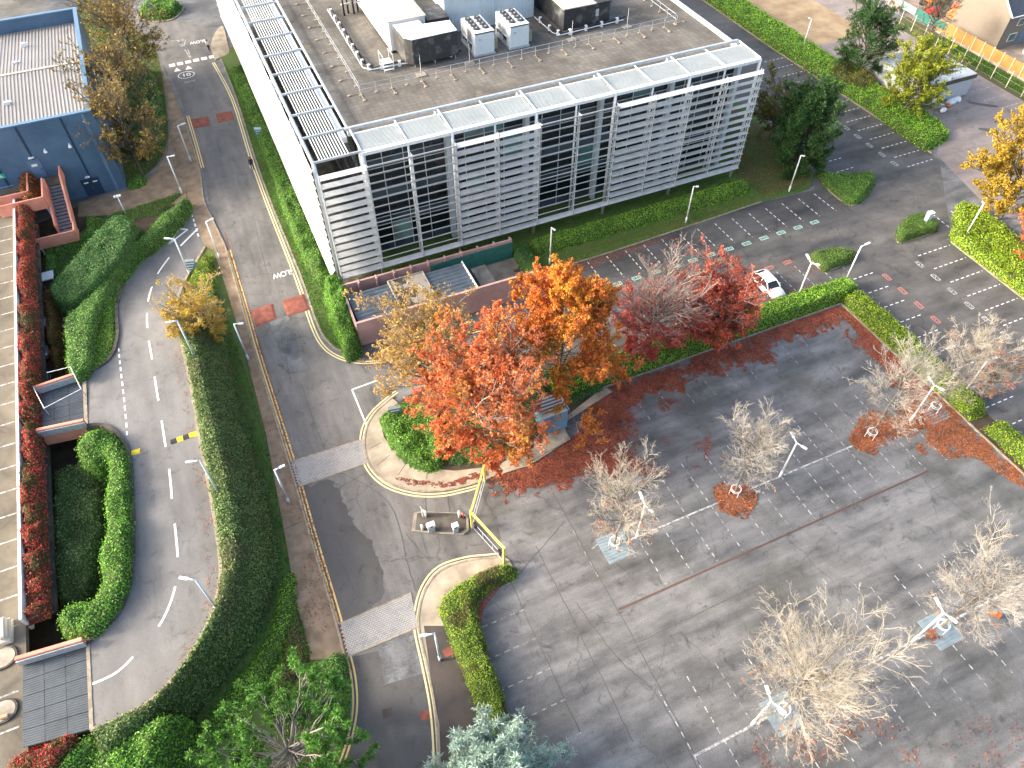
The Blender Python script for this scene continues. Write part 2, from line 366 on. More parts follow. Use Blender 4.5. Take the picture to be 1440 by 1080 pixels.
m['lf_orange'] = leaf('orange_oak_leaves', [(.58, .15, .03), (.74, .27, .045), (.70, .40, .07), (.60, .14, .06), (.45, .11, .03)], .4, (.62, .40, .05), .22, .52, .7)
m['lf_redorange'] = leaf('red_orange_oak_leaves', [(.58, .12, .04), (.70, .21, .08), (.68, .32, .13), (.42, .08, .035)], .4, (.55, .34, .05), .3, .58, .72)
m['lf_red'] = leaf('crimson_oak_leaves', [(.46, .065, .06), (.58, .11, .095), (.56, .18, .12), (.36, .06, .05)], .35, (.42, .20, .05), .3, .60, .75)
m['lf_redbrown'] = leaf('brick_red_oak_leaves', [(.52, .09, .055), (.60, .16, .09), (.44, .075, .05), (.56, .23, .13)], .35, (.30, .12, .06), .3, .58, .75)
m['lf_yellow'] = leaf('yellow_leaves', [(.50, .33, .07), (.60, .43, .14), (.42, .25, .05), (.58, .44, .24)], .4)
m['lf_gold'] = leaf('golden_leaves', [(.56, .32, .03), (.62, .42, .06), (.46, .36, .06), (.28, .24, .04)], .4)
m['lf_ygreen'] = leaf('yellow_green_leaves', [(.16, .26, .02), (.28, .36, .03), (.50, .46, .04), (.08, .16, .02)], .35)
m['lf_olive'] = leaf('olive_leaves', [(.10, .12, .03), (.17, .17, .04), (.25, .20, .05)], .3)
m['lf_brown'] = leaf('thin_brown_leaves', [(.16, .11, .045), (.26, .16, .05), (.11, .09, .04), (.52, .36, .06), (.10, .11, .03)], .35)
m['nd_dark'] = leaf('dark_pine_needles', [(.018, .060, .018), (.038, .105, .027), (.075, .150, .038)], .1)
m['nd_green'] = leaf('fresh_pine_needles', [(.044, .144, .022), (.088, .243, .033), (.177, .354, .066)], .2)
m['nd_blue'] = leaf('blue_grey_cedar_needles', [(.192, .300, .240), (.336, .456, .396), (.504, .624, .552)], .15)
m['litter'] = leaf('fallen_oak_leaves', [(.21, .055, .032), (.31, .085, .05), (.38, .12, .065), (.14, .045, .028), (.26, .075, .045)], .1, rough=.8)
m['litter2'] = leaf('fallen_orange_leaves', [(.32, .09, .035), (.40, .13, .05), (.22, .065, .03), (.46, .19, .08), (.16, .06, .03)], .15, rough=.8)
m['body_green'] = M('inner_hedge_foliage', (.035, .065, .016), (.05, .08, .022), 3, .95, .6, 10)
m['body_brown'] = M('inner_twig_mass', (.05, .04, .02), (.035, .04, .015), 3, .95, .6, 10)

def quads(c, a, b):
    """leaf faces: centres c, half axes a and b"""
    n = len(c); V = np.empty((n, 4, 3)); V[:, 0] = c-a; V[:, 1] = c-b; V[:, 2] = c+a; V[:, 3] = c+b
    return V.reshape(-1, 3), np.arange(4*n).reshape(-1, 4)
def unit(v): return v/(np.linalg.norm(v, axis=1, keepdims=True)+1e-9)
def leaf_faces(c, size, nrm=None, spread=1.0, asp=.6, r=rng):
    n = len(c); q = unit(r.normal(size=(n, 3)))
    N = q if nrm is None else unit(nrm+q*spread)
    a = unit(np.cross(N, unit(r.normal(size=(n, 3))))); b = np.cross(N, a)
    s = size*r.uniform(.65, 1.35, (n, 1)); return quads(c, a*s*.5, b*s*.5*asp)
def hedge(name, label, poly, h, lf, z0=0.0, rad=.4, dens=70, size=.2, amp=.12, body='body_green', cat='hedge', group=None, step=.3, hf=None, lump=.8, spread=.8):
    """clipped or shaggy hedge: height field over an outline plus a coat of leaves; h is the height above z0"""
    p = np.array(poly); lo, hi = p.min(0)-step, p.max(0)+step
    xs = np.arange(lo[0], hi[0], step); ys = np.arange(lo[1], hi[1], step); X, Y = np.meshgrid(xs, ys)
    ins = inside(poly, X, Y); D = np.where(ins, dist(poly, X, Y), 0)
    t = np.clip(D/rad, 0, 1); prof = (1-(1-t)**3)**(1/2.5)
    top = (hf(X, Y) if hf else np.full(X.shape, h))
    Z = top*prof+(amp*2.4*(fbm(X*lump, Y*lump, 5)-.5)+.22*(vn(X*2.3, Y*2.3, 9)-.5))*prof
    Z = np.where(ins, np.maximum(Z, .05), 0.0)
    keep = ins[:-1, :-1] | ins[1:, :-1] | ins[:-1, 1:] | ins[1:, 1:]
    ny, nx = X.shape; idx = np.arange(nx*ny).reshape(ny, nx)
    F = np.stack([idx[:-1, :-1], idx[:-1, 1:], idx[1:, 1:], idx[1:, :-1]], -1)[keep]
    u = np.unique(F); mp = np.full(nx*ny, -1); mp[u] = np.arange(len(u))
    V = np.stack([X.ravel(), Y.ravel(), Z.ravel()+z0], 1)[u]; F = mp[F]
    c = V.mean(0); root = thing(name, (float(c[0]), float(c[1]), z0), label, cat, group)
    Vb = V.copy(); Vb[:, 2] = np.maximum(Vb[:, 2]-.06, z0-.02)
    mesh_np('inner_branches', Vb, [F], m[body], root, True)
    q = V[F]; nr = np.cross(q[:, 2]-q[:, 0], q[:, 3]-q[:, 1])*.5; ar = np.linalg.norm(nr, axis=1); nr = unit(nr)
    dens *= 1.9; size *= .72
    n = int(ar.sum()*dens); pick = rng.choice(len(F), n, p=ar/ar.sum()); a, b = rng.random((n, 1)), rng.random((n, 1))
    k = q[pick]; P = (k[:, 0]*(1-a)+k[:, 1]*a)*(1-b)+(k[:, 3]*(1-a)+k[:, 2]*a)*b
    P = P+nr[pick]*np.where(rng.random((n, 1)) < .12, rng.uniform(.05, .32, (n, 1)), rng.uniform(-.06, .1, (n, 1))); P[:, 2] = np.maximum(P[:, 2], z0+.03)
    VV, FF = leaf_faces(P, size, nr[pick], spread)
    mesh_np('foliage', VV, [FF], m[lf], root); return root
def tubes(P, r0, r1, sides):
    """P (n,k,3) polylines -> tube mesh arrays"""
    n, k, _ = P.shape; T = np.empty_like(P); T[:, :-1] = P[:, 1:]-P[:, :-1]; T[:, -1] = T[:, -2]
    T = T/(np.linalg.norm(T, axis=2, keepdims=True)+1e-9)
    ref = np.where(np.abs(T[:, :1, 2:3]) > .9, np.array([1., 0, 0]), np.array([0, 0, 1.]))
    A = np.cross(T, np.broadcast_to(ref, T.shape)); A /= np.linalg.norm(A, axis=2, keepdims=True)+1e-9; Bv = np.cross(T, A)
    s = np.linspace(0, 1, k)[None, :]; rr = (np.asarray(r0)[:, None]*(1-s)+np.asarray(r1)[:, None]*s)[:, :, None, None]
    th = np.arange(sides)*2*np.pi/sides
    V = P[:, :, None, :]+rr*(A[:, :, None, :]*np.cos(th)[None, None, :, None]+Bv[:, :, None, :]*np.sin(th)[None, None, :, None])
    base = np.arange(n*k*sides).reshape(n, k, sides); nx = np.roll(base, -1, 2)
    F = np.stack([base[:, :-1], nx[:, :-1], nx[:, 1:], base[:, 1:]], -1).reshape(-1, 4)
    return V.reshape(-1, 3), F
def join(parts):
    V = []; F = []; o = 0
    for v, f in parts: V.append(v); F.append(f+o); o += len(v)
    return np.concatenate(V), np.concatenate(F)
def polyl(P0, D, L, curl, k, r, wob=.06):
    s = np.linspace(0, 1, k)[None, :, None]; n = len(P0)
    out = P0[:, None]+D[:, None]*L[:, None, None]*s+np.array([0, 0, 1.])[None, None]*(curl*L)[:, None, None]*s*s
    w = r.normal(size=(n, k, 3))*(wob*L)[:, None, None]*s; return out+w
def along(P, i, s):
    k = P.shape[1]; f = s*(k-1); j = np.minimum(f.astype(int), k-2); t = (f-j)[:, None]
    return P[i, j]*(1-t)+P[i, j+1]*t, unit(P[i, j+1]-P[i, j])
def skeleton(h, rad, trunk, n1=34, n2=9, n3=5, n4=0, elo=20, ehi=70, shape='oval', seed=0, r0=.14, lean=(0, 0), curl=.15, up=.25, lr=.5, spread=.75, jit=.06):
    r = np.random.default_rng(seed); k = 9
    z = np.linspace(0, 1, k); T = np.stack([lean[0]*z*h+r.normal(size=k)*.04*z*h*.3, lean[1]*z*h+r.normal(size=k)*.04*z*h*.3, z*h*.97], 1)[None]
    lv = [(T, np.array([r0]), np.array([.025]))]
    s = trunk/h+(1-trunk/h)*r.random(n1)**(1.0 if shape != 'cone' else 1.25); s = np.sort(np.clip(s, 0, .985))
    q = (s-trunk/h)/(1-trunk/h)
    prof = {'oval': np.sin(np.pi*np.clip(q*.82+.16, 0, 1))**.7, 'cone': (1-q)**.85+.08, 'vase': .55+.45*q-.55*np.maximum(q-.75, 0)*2, 'round': np.sqrt(np.clip(1-(q*1.5-.6)**2, .08, 1))}[shape]
    az = np.arange(n1)*2.39996+r.normal(size=n1)*.4; el = np.radians(elo+(ehi-elo)*q+r.normal(size=n1)*8)
    D = np.stack([np.cos(az)*np.cos(el), np.sin(az)*np.cos(el), np.sin(el)], 1); L = rad*prof/np.cos(np.minimum(el, R(55)))*r.uniform(.8, 1.12, n1)
    P0, _ = along(T, np.zeros(n1, int), s); P = polyl(P0, D, L, np.full(n1, curl), 5, r, jit*.7)
    rr = np.clip(r0*.36*(L/rad), .018, .2); lv.append((P, rr, rr*.25)); PL, PR = L, rr
    for n, ratio in ((n2, lr), (n3, lr), (n4, lr)):
        if not n: break
        N = len(P)*n; i = np.repeat(np.arange(len(P)), n); s = r.uniform(.22, 1.0, N); p0, d = along(P, i, s)
        w = unit(r.normal(size=(N, 3))); w = w-d*np.sum(w*d, 1)[:, None]; D = unit(d+unit(w)*r.uniform(.5, 1.3, (N, 1))*spread+np.array([0, 0, up]))
        L = PL[i]*ratio*(1.05-.5*s)*r.uniform(.6, 1.3, N); Q = polyl(p0, D, L, np.full(N, curl*.6), 4 if n == n2 else 3, r, jit)
        rr = np.maximum(PR[i]*.45, .006); lv.append((Q, rr, rr*.4)); P, PL, PR = Q, L, rr
    return lv
def tree(name, label, base, lv, barks, lf=None, nleaf=0, size=.3, mask=None, seed=0, cat='tree', group=None, z0=0.0, twig_min=.011, lw=.6, crown='crown', nrm=None, off=.12):
    r = np.random.default_rng(seed+500); o = np.array([base[0], base[1], z0])
    root = thing(name, tuple(float(v) for v in o), label, cat, group)
    main = join([tubes(P+o, r0, r1, 7 if i == 0 else 5) for i, (P, r0, r1) in enumerate(lv[:2])])
    mesh_np('trunk', main[0], [main[1]], m[barks[0]], root, True)
    if len(lv) > 2:
        tw = join([tubes(P+o, np.maximum(r0, twig_min), np.maximum(r1, twig_min*.6), 3) for P, r0, r1 in lv[2:]])
        mesh_np('twigs', tw[0], [tw[1]], m[barks[1]], root, True)
    if lf:
        P = lv[-1][0]; i = r.integers(0, len(P), nleaf); c, _ = along(P, i, r.random(nleaf)); c = c+r.normal(size=c.shape)*off
        if mask is not None: c = c[mask(c, r)]
        V, F = leaf_faces(c+o, size, None if nrm is None else np.tile(np.array(nrm, float), (len(c), 1)), 1.0, lw, r)
        mesh_np(crown, V, [F], m[lf], root)
    return root
def conifer(name, label, base, h, rad, trunk, nd, seed, n1=40, n2=9, needles=26, nl=.34, shape='oval', tuft=.28, elo=0, ehi=60, barks=('bark_dark', 'bark_dark'), lean=(0, 0), n3=0, droop=.1, nw=.07, r0=.2, cat='tree', core=0.0):
    lv = skeleton(h, rad, trunk, n1, n2, n3, 0, elo, ehi, shape, seed, r0, lean, droop, .15, .45, .8)
    r = np.random.default_rng(seed+77); o = np.array([base[0], base[1], 0.0]); root = thing(name, (base[0], base[1], 0.0), label, cat)
    a = join([tubes(P+o, r0_, r1_, 7 if i == 0 else 5) for i, (P, r0_, r1_) in enumerate(lv[:2])]); mesh_np('trunk', a[0], [a[1]], m[barks[0]], root, True)
    a = join([tubes(P+o, r0_, r1_, 3) for P, r0_, r1_ in lv[2:]]); mesh_np('twigs', a[0], [a[1]], m[barks[1]], root, True)
    C = np.concatenate([lv[-1][0][:, -1], lv[-1][0][:, -2], lv[1][0][:, -1]]); C = C+r.normal(size=C.shape)*.08; C = C[np.hypot(C[:, 0], C[:, 1]) > core*r.uniform(.6, 1.3, len(C))]
    n = len(C); i = np.repeat(np.arange(n), needles); d = unit(r.normal(size=(n*needles, 3))+np.array([0, 0, .55]))
    sc = r.uniform(.6, 1.25, n)[i][:, None]; c = C[i]+d*tuft*sc*r.uniform(.25, 1, (len(i), 1)); a = d*nl*.5*sc; b = unit(np.cross(d, r.normal(size=d.shape)))*nw*.5
    V, F = quads(c+o, a, b); mesh_np('crown', V, [F], m[nd], root); return root
def frayed(poly, w=1.2, f=.6, s=8, amp=2.4, bias=0.0):
    """keep-test with a ragged, thinning border"""
    def k(x, y):
        d = dist(poly, x, y)+bias+amp*(fbm(x*f, y*f, s)-.5)+.9*(vn(x*3.1, y*3.1, s+4)-.5); return rng.random(len(x)) < np.clip(d/w, 0, 1)**1.3+.02
    return k
def scatter_flat(name, label, poly, n, size, lf, z=.02, keepf=None, cat='leaves', parent=None, zf=None):
    P = sample(poly, n)
    if keepf is not None: P = P[keepf(P[:, 0], P[:, 1])]
    zz = (zf(P[:, 1]) if zf else 0)+z+rng.uniform(0, .04, len(P)); c = np.column_stack([P, np.broadcast_to(zz, len(P))])
    V, F = leaf_faces(c, size, np.tile([0, 0, 1.], (len(c), 1)), .45, .7)
    o = mesh_np(name, V, [F], m[lf], parent); return tag(o, label, cat, kind='stuff')
def grass(name, label, poly, dens, hgt, mat, z=.0, parent=None, keepf=None):
    P = sample(poly, int(area(poly)*dens)); 
    if keepf is not None: P = P[keepf(P[:, 0], P[:, 1])]
    n = len(P); c = np.column_stack([P, np.full(n, z)]); t = rng.uniform(0, 2*np.pi, n); w = np.column_stack([np.cos(t), np.sin(t), 0*t])*rng.uniform(.03, .07, (n, 1))
    tip = c+np.column_stack([rng.normal(size=n)*hgt*.5, rng.normal(size=n)*hgt*.5, rng.uniform(.5, 1.2, n)*hgt])
    V = np.stack([c-w, c+w, tip], 1).reshape(-1, 3); o = mesh_np(name, V, [np.arange(3*n).reshape(-1, 3)], m[mat], parent)
    return tag(o, label, 'grass', kind='stuff')
m['blade'] = leaf('grass_blades', [(.049, .140, .017), (.084, .210, .021), (.140, .280, .035)], .3)
m['blade_dry'] = leaf('rough_grass_blades', [(.08, .10, .02), (.13, .12, .03), (.06, .11, .02)], .3)

# ------------------------------------------------------------------ the setting
def S(o): o['kind'] = 'structure'; return o
def sheet(name, poly, z, mat, parent=None):
    o = B().sheet(poly, z).build(name, m[mat], parent); return o if parent else S(o)
ground = sheet('ground', [(-400, -300), (400, -300), (400, 400), (-400, 400)], 0, 'asp_lot')

ML = [(214, 20), (222, 50), (229, 85), (262, 160), (284, 236), (297, 300), (318, 345), (345, 440), (362, 500), (407, 645), (440, 760), (470, 860), (487, 925), (494, 960), (495, 1000), (486, 1045), (470, 1090), (450, 1140)]
MRU = [(300, 40), (300, 85), (330, 140), (355, 220), (380, 290), (420, 390), (440, 450), (455, 480), (475, 497), (500, 505), (535, 508)]
ISL = [(560, 555), (548, 563), (527, 582), (515, 605), (513, 632), (522, 658), (545, 679), (580, 690), (620, 691), (655, 684), (690, 672)]
LOW = [(708, 783), (690, 785), (655, 790), (620, 803), (599, 828), (589, 862), (590, 890), (600, 935), (610, 985), (615, 1030), (618, 1090), (618, 1140)]
ml = smooth(PX(ML), 4); mru = smooth(PX(MRU), 4); isl = smooth(PX(ISL), 5); low = smooth(PX(LOW), 5)
main_road = sheet('main_road', ml+low[::-1]+isl[::-1]+mru[::-1]+PX([(150, 0), (150, 15)])[:0], .004, 'asp_road')
# darker asphalt on the left lane between the paved bands and at the bottom
def band(p4): return PX(p4)
sheet('dark_road_strip', PX([(489, 925), (600, 900), (612, 985), (617, 1130), (455, 1130), (486, 1045), (496, 995)]), .008, 'asp_dark', main_road)  # shade of the pine painted onto the road as a darker sheet
sheet('asphalt_patch', PX([(531, 908), (592, 885), (602, 945), (541, 963)]), .012, 'asp_patch', main_road)
def ragged(P, a=.35):
    P = np.array(smooth(P, 8, True)); return [tuple(q) for q in P+a*np.column_stack([vn(P[:, 0]*1.7, P[:, 1]*1.7, 1)-.5+.5*(vn(P[:, 0]*5, P[:, 1]*5, 2)-.5), vn(P[:, 0]*1.7, P[:, 1]*1.7, 3)-.5+.5*(vn(P[:, 0]*5, P[:, 1]*5, 4)-.5)])*2]
sheet('dark_road_strip', ragged(PX([(421, 690), (445, 681), (468, 674), (480, 700), (496, 730), (524, 768), (538, 800), (537, 838), (500, 866), (476, 876), (458, 820), (440, 755)])), .010, 'asp_dark', main_road)  # darker sheet with an irregular outline on the left lane
sheet('asphalt_patch', PX([(378, 452), (405, 444), (432, 520), (404, 527)]), .012, 'asp_patch', main_road)
UP = [(15.0, -6.2), (46.5, -5.8), (53.0, -6.2), (56.0, -3.0), (57.5, 2.0), (57.0, 60.0), (71.0, 60.0), (71.8, -7.5), (61.0, -20.6), (61.0, -90), (45.2, -90), (45.2, -20.7), (12.5, -20.6), (12.9, -11.7), (14.8, -9.2)]
upper = sheet('upper_car_park', UP, .006, 'asp_upper')

# ramp up to the car-park deck
RR = [(288, 348), (264, 388), (251, 420), (249, 455), (257, 490), (268, 540), (282, 620), (297, 700), (308, 770), (310, 812), (300, 860), (270, 920), (222, 978), (165, 1013), (128, 1027)]
RL = [(266, 283), (237, 320), (203, 350), (178, 390), (165, 430), (166, 470), (158, 500), (140, 516), (119, 528), (121, 600), (150, 600), (175, 622), (184, 650), (187, 720), (187, 790), (182, 825), (165, 865), (131, 897), (122, 905), (128, 1027)]
rr_ = smooth([GR(*p) for p in RR], 4); rl_a = smooth([GR(*p) for p in RL[:9]], 4); rl_b = smooth([GR(*p) for p in RL[9:19]], 4)
rl_ = rl_a+rl_b
ramp = S(terrain('ramp_road', rl_+rr_[::-1], ramp_z, m['asp_ramp'], 1.5, .01))
RZ = lambda d: (lambda y: ramp_z(y)+d)
B().wall(rr_, .25, RZ(-3.4), RZ(.12)).build('ramp_kerb', m['kerb'], ramp)
B().wall(rl_a, .3, RZ(-3.4), RZ(.22)).build('retaining_wall', m['conc_dark'], ramp)
B().wall(rl_b, .3, RZ(-3.4), RZ(.22)).build('retaining_wall', m['conc_dark'], ramp)
CL = [(238, 362), (222, 385), (211, 412), (207, 438), (208, 468), (214, 505), (219, 540), (224, 570), (231, 615), (238, 660), (243, 712), (249, 768), (250, 800), (244, 835), (227, 875), (196, 914), (165, 945), (130, 962)]
cl = smooth([GR(*p) for p in CL], 5)
B().ribbon(cl, .16, RZ(.024), 0, (3.0, 2.4)).build('centre_line', m['white_new'], ramp)
B().ribbon(smooth([GR(*p) for p in [(167, 490), (171, 530), (176, 575), (179, 612)]], 4), .14, RZ(.026), 0, (.55, .45)).build('dashed_edge_line', m['white_new'], ramp)
b = B(); 
for q in (((266, 288), (280, 335)), ((271, 286), (285, 333))): b.ribbon([GR(*q[0]), GR(*q[1])], .18, RZ(.028), 0, (.6, .4))
b.build('give_way_dashes', m['white_new'], ramp)
b = B(); 
for q in (((252, 322), (264, 323)), ((264, 323), (237, 344)), ((237, 344), (252, 322)), ((279, 321), (254, 346))): b.ribbon([GR(*q[0]), GR(*q[1])], .22, RZ(.03))
b.build('give_way_triangle', m['white_new'], ramp)
# pavement west of the main road and its grass bank
PAV = [(258, 165), (280, 236), (286, 280), (297, 305), (316, 345), (343, 440), (360, 500), (405, 645), (438, 760), (468, 860), (485, 925), (437, 928), (414, 835), (404, 770), (393, 712), (374, 610), (346, 500), (318, 405), (300, 350), (287, 345), (264, 282), (262, 262), (240, 190), (234, 120), (228, 92)]
pave_w = S(B().prism(PX(PAV, .1), 0, .1).build('pavement', m['pave'])); ORG[pave_w] = Vector((0, 0, 0))
B().wall(smooth(PX(PAV[4:11], .1), 3), .16, 0, .13).build('kerb', m['kerb'], pave_w)
B().wall(smooth(PX(PAV[:5], .1), 3), .16, 0, .13).build('kerb', m['kerb'], pave_w)
for a, c in (((398, 745), (425, 733)), ((371, 610), (392, 601)), ((345, 505), (360, 500)), ((380, 660), (410, 650))): B().ribbon([G(*a, .1), G(*c, .1)], .05, .105).build('paving_joint', m['conc_dark'], pave_w)
# verges
LAWN = PX([(308, 75), (333, 140), (358, 220), (383, 290), (423, 388), (444, 450), (458, 477), (477, 493), (503, 500)])
lawn = S(B().prism(smooth(LAWN, 3)+[(-5.6, -9.0), (14.9, -9.0), (15.2, -6.6), (23.9, -6.6), (40.2, -5.95), (45.5, -5.7), (52.4, -5.9), (55.0, -4.0), (56.6, 1.0), (56.4, 60), (-8.5, 60)], 0, .09).build('lawn', m['lawn']))
B().wall(smooth(LAWN, 3), .18, 0, .12).build('kerb', m['kerb'], lawn)
B().wall([(15.2, -6.55), (23.9, -6.55), (40.2, -5.9), (45.5, -5.65)], .14, 0, .11).build('kerb', m['kerb'], lawn)
# leafy brown ground right of the office
grass('grass_blades', 'short mown green grass of the strips round the louvred office', smooth(LAWN, 3)+[(-5.6, -3.2), (-6.2, 3), (-6.0, 50), (-7.5, 54)], 70, .12, 'blade', .09)
grass('grass_blades', 'green mown grass in front of the office between hedge and parking bays', [(14.9, -6.4), (23.9, -6.4), (40.2, -5.8), (52.0, -5.6), (54, -2), (54, 20), (46, 20), (46, .8), (-4, .8), (-4, -1.5), (14.9, -1.5)], 40, .12, 'blade', .09)
sheet('leaf_strewn_soil', [(46.2, -4.5), (52.2, -5.2), (54.5, -3.6), (55.8, 1.0), (55.4, 22), (46.2, 24)], .095, 'lawn_dry', lawn)
# road furniture painted on
def dbl(pts, mat, par, z=.016, o=0.0):
    for off in (-.14, .14): B().ribbon(pts, .14, z, off+o).build('yellow_line', m[mat], par)
dbl(smooth(PX([(322, 352), (349, 443), (366, 503), (411, 645), (444, 760), (474, 860), (491, 925), (498, 960), (499, 1000), (490, 1045), (474, 1090)]), 4), 'yellow', main_road)
dbl(smooth(PX([(264, 163), (275, 200), (285, 236)]), 3), 'yellow', main_road)
dbl(smooth(PX([(300, 88), (327, 140), (352, 220), (377, 290), (417, 392), (437, 453), (452, 484), (473, 501), (500, 509), (530, 509), (560, 504), (600, 490), (643, 474), (720, 450)]), 4), 'yellow_pale', main_road, .02)
dbl(smooth(PX([(558, 551), (546, 560), (524, 580), (511, 604), (509, 633), (519, 661), (543, 683), (580, 695), (620, 696), (655, 689), (672, 684)]), 5), 'yellow_pale', main_road, .02)
dbl(smooth(PX([(706, 780), (690, 782), (654, 786), (617, 799), (595, 826), (585, 862), (586, 890), (596, 935), (606, 985), (611, 1030), (614, 1090)]), 5), 'yellow_pale', main_road, .02)
# block-paved raised bands: each course of blocks is real relief
def paved(name, p4):
    q = [Vector((*G(*p), 0)) for p in p4]                                        # a,b along; d,c other side
    S_ = thing_ = B(); n = int((q[1]-q[0]).length/.26); r_ = int((q[3]-q[0]).length/.15)
    for i in range(n):
        for j in range(r_):
            s0 = (i+.04+(.5 if j % 2 else 0))/n; s1 = min((i+.96+(.5 if j % 2 else 0))/n, 1); t0 = (j+.07)/r_; t1 = (j+.93)/r_
            if s0 >= 1: continue
            P = lambda s, t: (q[0]*(1-s)+q[1]*s)*(1-t)+(q[3]*(1-s)+q[2]*s)*t
            z = .036+random.uniform(-.004, .004); S_.add([(*P(a, c).xy, z) for a, c in ((s0, t0), (s1, t0), (s1, t1), (s0, t1))], [(0, 1, 2, 3)])
    sh = sheet(name, [tuple(v.xy) for v in q], .02, 'conc_dark', main_road)
    o = S_.build('paving_blocks', m['block'], sh); o['kind'] = 'stuff'
    B().wall([tuple(q[0].xy), tuple(q[1].xy)], .12, 0, .04).build('edge_stone', m['kerb'], sh); B().wall([tuple(q[3].xy), tuple(q[2].xy)], .12, 0, .04).build('edge_stone', m['kerb'], sh)
k = NT('grey_paving_blocks'); k.col(k.mix(k.ramp(k.noise(.8, 4), [(.4, 0.0), (.65, 1.0)]), k.ramp(k.geo.outputs['Random Per Island'], [(0, (.27, .27, .26)), (1, (.36, .355, .345))]), (.38, .37, .355))); k.rough(.75); m['block'] = k.m
paved('paved_crossing', [(407, 650), (513, 617), (519, 650), (419, 685)])
paved('paved_crossing', [(476, 878), (578, 834), (588, 882), (488, 924)])
for q in ([(353, 436), (384, 427), (389, 449), (360, 460)], [(396, 423), (427, 413), (436, 436), (404, 445)], [(268, 168), (293, 164), (296, 177), (272, 181)], [(303, 160), (326, 156), (330, 168), (307, 173)]):
    P = PX(q); c = np.mean(P, 0); inn = [tuple(c+(np.array(p)-c)*.78) for p in P]
    B().add([(*p, .02) for p in P]+[(*p, .085) for p in inn], [(4, 5, 6, 7)]+[(i, (i+1) % 4, 4+(i+1) % 4, 4+i) for i in range(4)]).build('speed_cushion', m['cushion'], main_road)
b = B()
for q in (((531, 535), (495, 548)), ((495, 548), (515, 597))): b.ribbon(PX(q), .14, .018)
b.build('bay_line', m['white_new'], main_road)
def text(s, loc, size, rot, mat, par, z=.02, name='road_lettering', sx=1.0):
    cu = bpy.data.curves.new('txt', 'FONT'); cu.body = s; cu.align_x = 'CENTER'; cu.align_y = 'CENTER'; cu.size = size; cu.offset = .012
    to = bpy.data.objects.new('txt', cu); COL.objects.link(to); dg = bpy.context.evaluated_depsgraph_get()
    me = bpy.data.meshes.new_from_object(to.evaluated_get(dg)); bpy.data.objects.remove(to)
    me.name = name; me.transform(Matrix.Translation((loc[0]-ORG[par][0], loc[1]-ORG[par][1], z-ORG[par][2]))@rot@Matrix.Diagonal((1, sx, 1, 1))); me.materials.clear()
    return link(me, name, m[mat], par)
RZT = lambda a: Matrix.Rotation(R(a), 4, 'Z')
text('SLOW', G(398, 385), .8, RZT(180), 'white_new', main_road, .02, sx=1.5)
text('SLOW', G(278, 59), .85, RZT(180), 'white_new', main_road, .02, sx=1.5)
text('10', G(262, 105.5), 1.3, RZT(0), 'white_new', main_road, .02)
b = B(); c = G(262, 105.5); b.ribbon([(c[0]+1.15*math.cos(a), c[1]+1.0*math.sin(a)) for a in np.linspace(0, 2*math.pi, 25)], .12, .02); b.build('speed_roundel', m['white_new'], main_road)
text('MPH', G(267, 115), .75, RZT(0), 'white_line', main_road, .02)
# raised table at the far junction
for i in range(6):
    p0 = Vector(G(242, 92)); p1 = Vector(G(298, 80)); p = p0.lerp(p1, i/5); B().sheet([(p.x-.42, p.y-.45), (p.x+.42, p.y-.45), (p.x+.42, p.y+.45), (p.x-.42, p.y+.45)], .02).build('crossing_block', m['white_new'], main_road)
for p in ((249, 98), (265, 95)):
    q = G(*p); B().sheet([(q[0]-.5, q[1]-.55), (q[0]+.5, q[1]-.55), (q[0], q[1]+.55)], .02).build('ramp_arrow', m['white_new'], main_road)
b = B()
for q in (((218, 60), (227, 57)), ((240, 58), (261, 56)), ((250, 57), (259, 65)), ((259, 65), (261, 56)), ((253, 59), (256, 66)), ((260, 70), (268, 83)), ((264, 69), (269, 83))): b.ribbon(PX(q), .2, .02)
b.build('give_way_marking', m['white_line'], main_road)
# fine joints and long cracks in the tarmac
b = B()
for q in ([(425, 540), (440, 590), (458, 635)], [(470, 660), (545, 705), (575, 800), (585, 830)], [(395, 470), (410, 540)], [(355, 300), (380, 400)], [(470, 690), (515, 665)], [(570, 750), (605, 790)], [(590, 735), (600, 780)], [(630, 690), (632, 720)], [(597, 690), (600, 722)]):
    P = smooth(PX(q), 5); P = [(x+random.uniform(-.06, .06), y+random.uniform(-.06, .06)) for x, y in P]; b.ribbon(P, .055, .0145)
b.build('tarmac_joint', m['asp_dark'], main_road)
sheet('tarmac_patch', PX([(537, 998), (551, 995), (553, 1008), (539, 1011)]), .016, 'pave_dark', main_road)
sheet('tarmac_patch', PX([(590, 1000), (603, 999), (605, 1012), (592, 1013)]), .016, 'cushion', main_road)
# ------------------------------------------------------------------ parking bays
DW, DG = .42, .33
def bay(p, q, mat, par, z=.014, w=.09): B().ribbon([p, q], w, z, 0, (DW, DG)).build('bay_line', m[mat], par)
for k_ in range(14): bay((21.35+2.39*k_, -6.9), (21.42+2.4*k_, -10.7), 'white_new', upper)
for k_ in range(16): bay((10.8+2.39*k_, -16.7), (10.8+2.39*k_, -20.5), 'white_line', upper)
for k_ in range(15): bay((45.6, -21.1-2.38*k_), (49.1, -21.1-2.38*k_), 'white_new', upper)
for k_ in range(14): bay((55.6, -20.95-2.385*k_), (60.2, -20.95-2.385*k_), 'white_new', upper)
for k_ in range(14): bay((66.9, -7.1+2.3*k_), (71.0, -7.1+2.3*k_), 'white_new', upper)
for k_ in range(3): bay((57.9, -4.4+2.3*k_), (60.7, -4.4+2.3*k_), 'white_new', upper)
bay(G(1305, 296), G(1350, 332), 'white_new', upper); bay(G(1337, 297), G(1362, 313), 'white_new', upper)
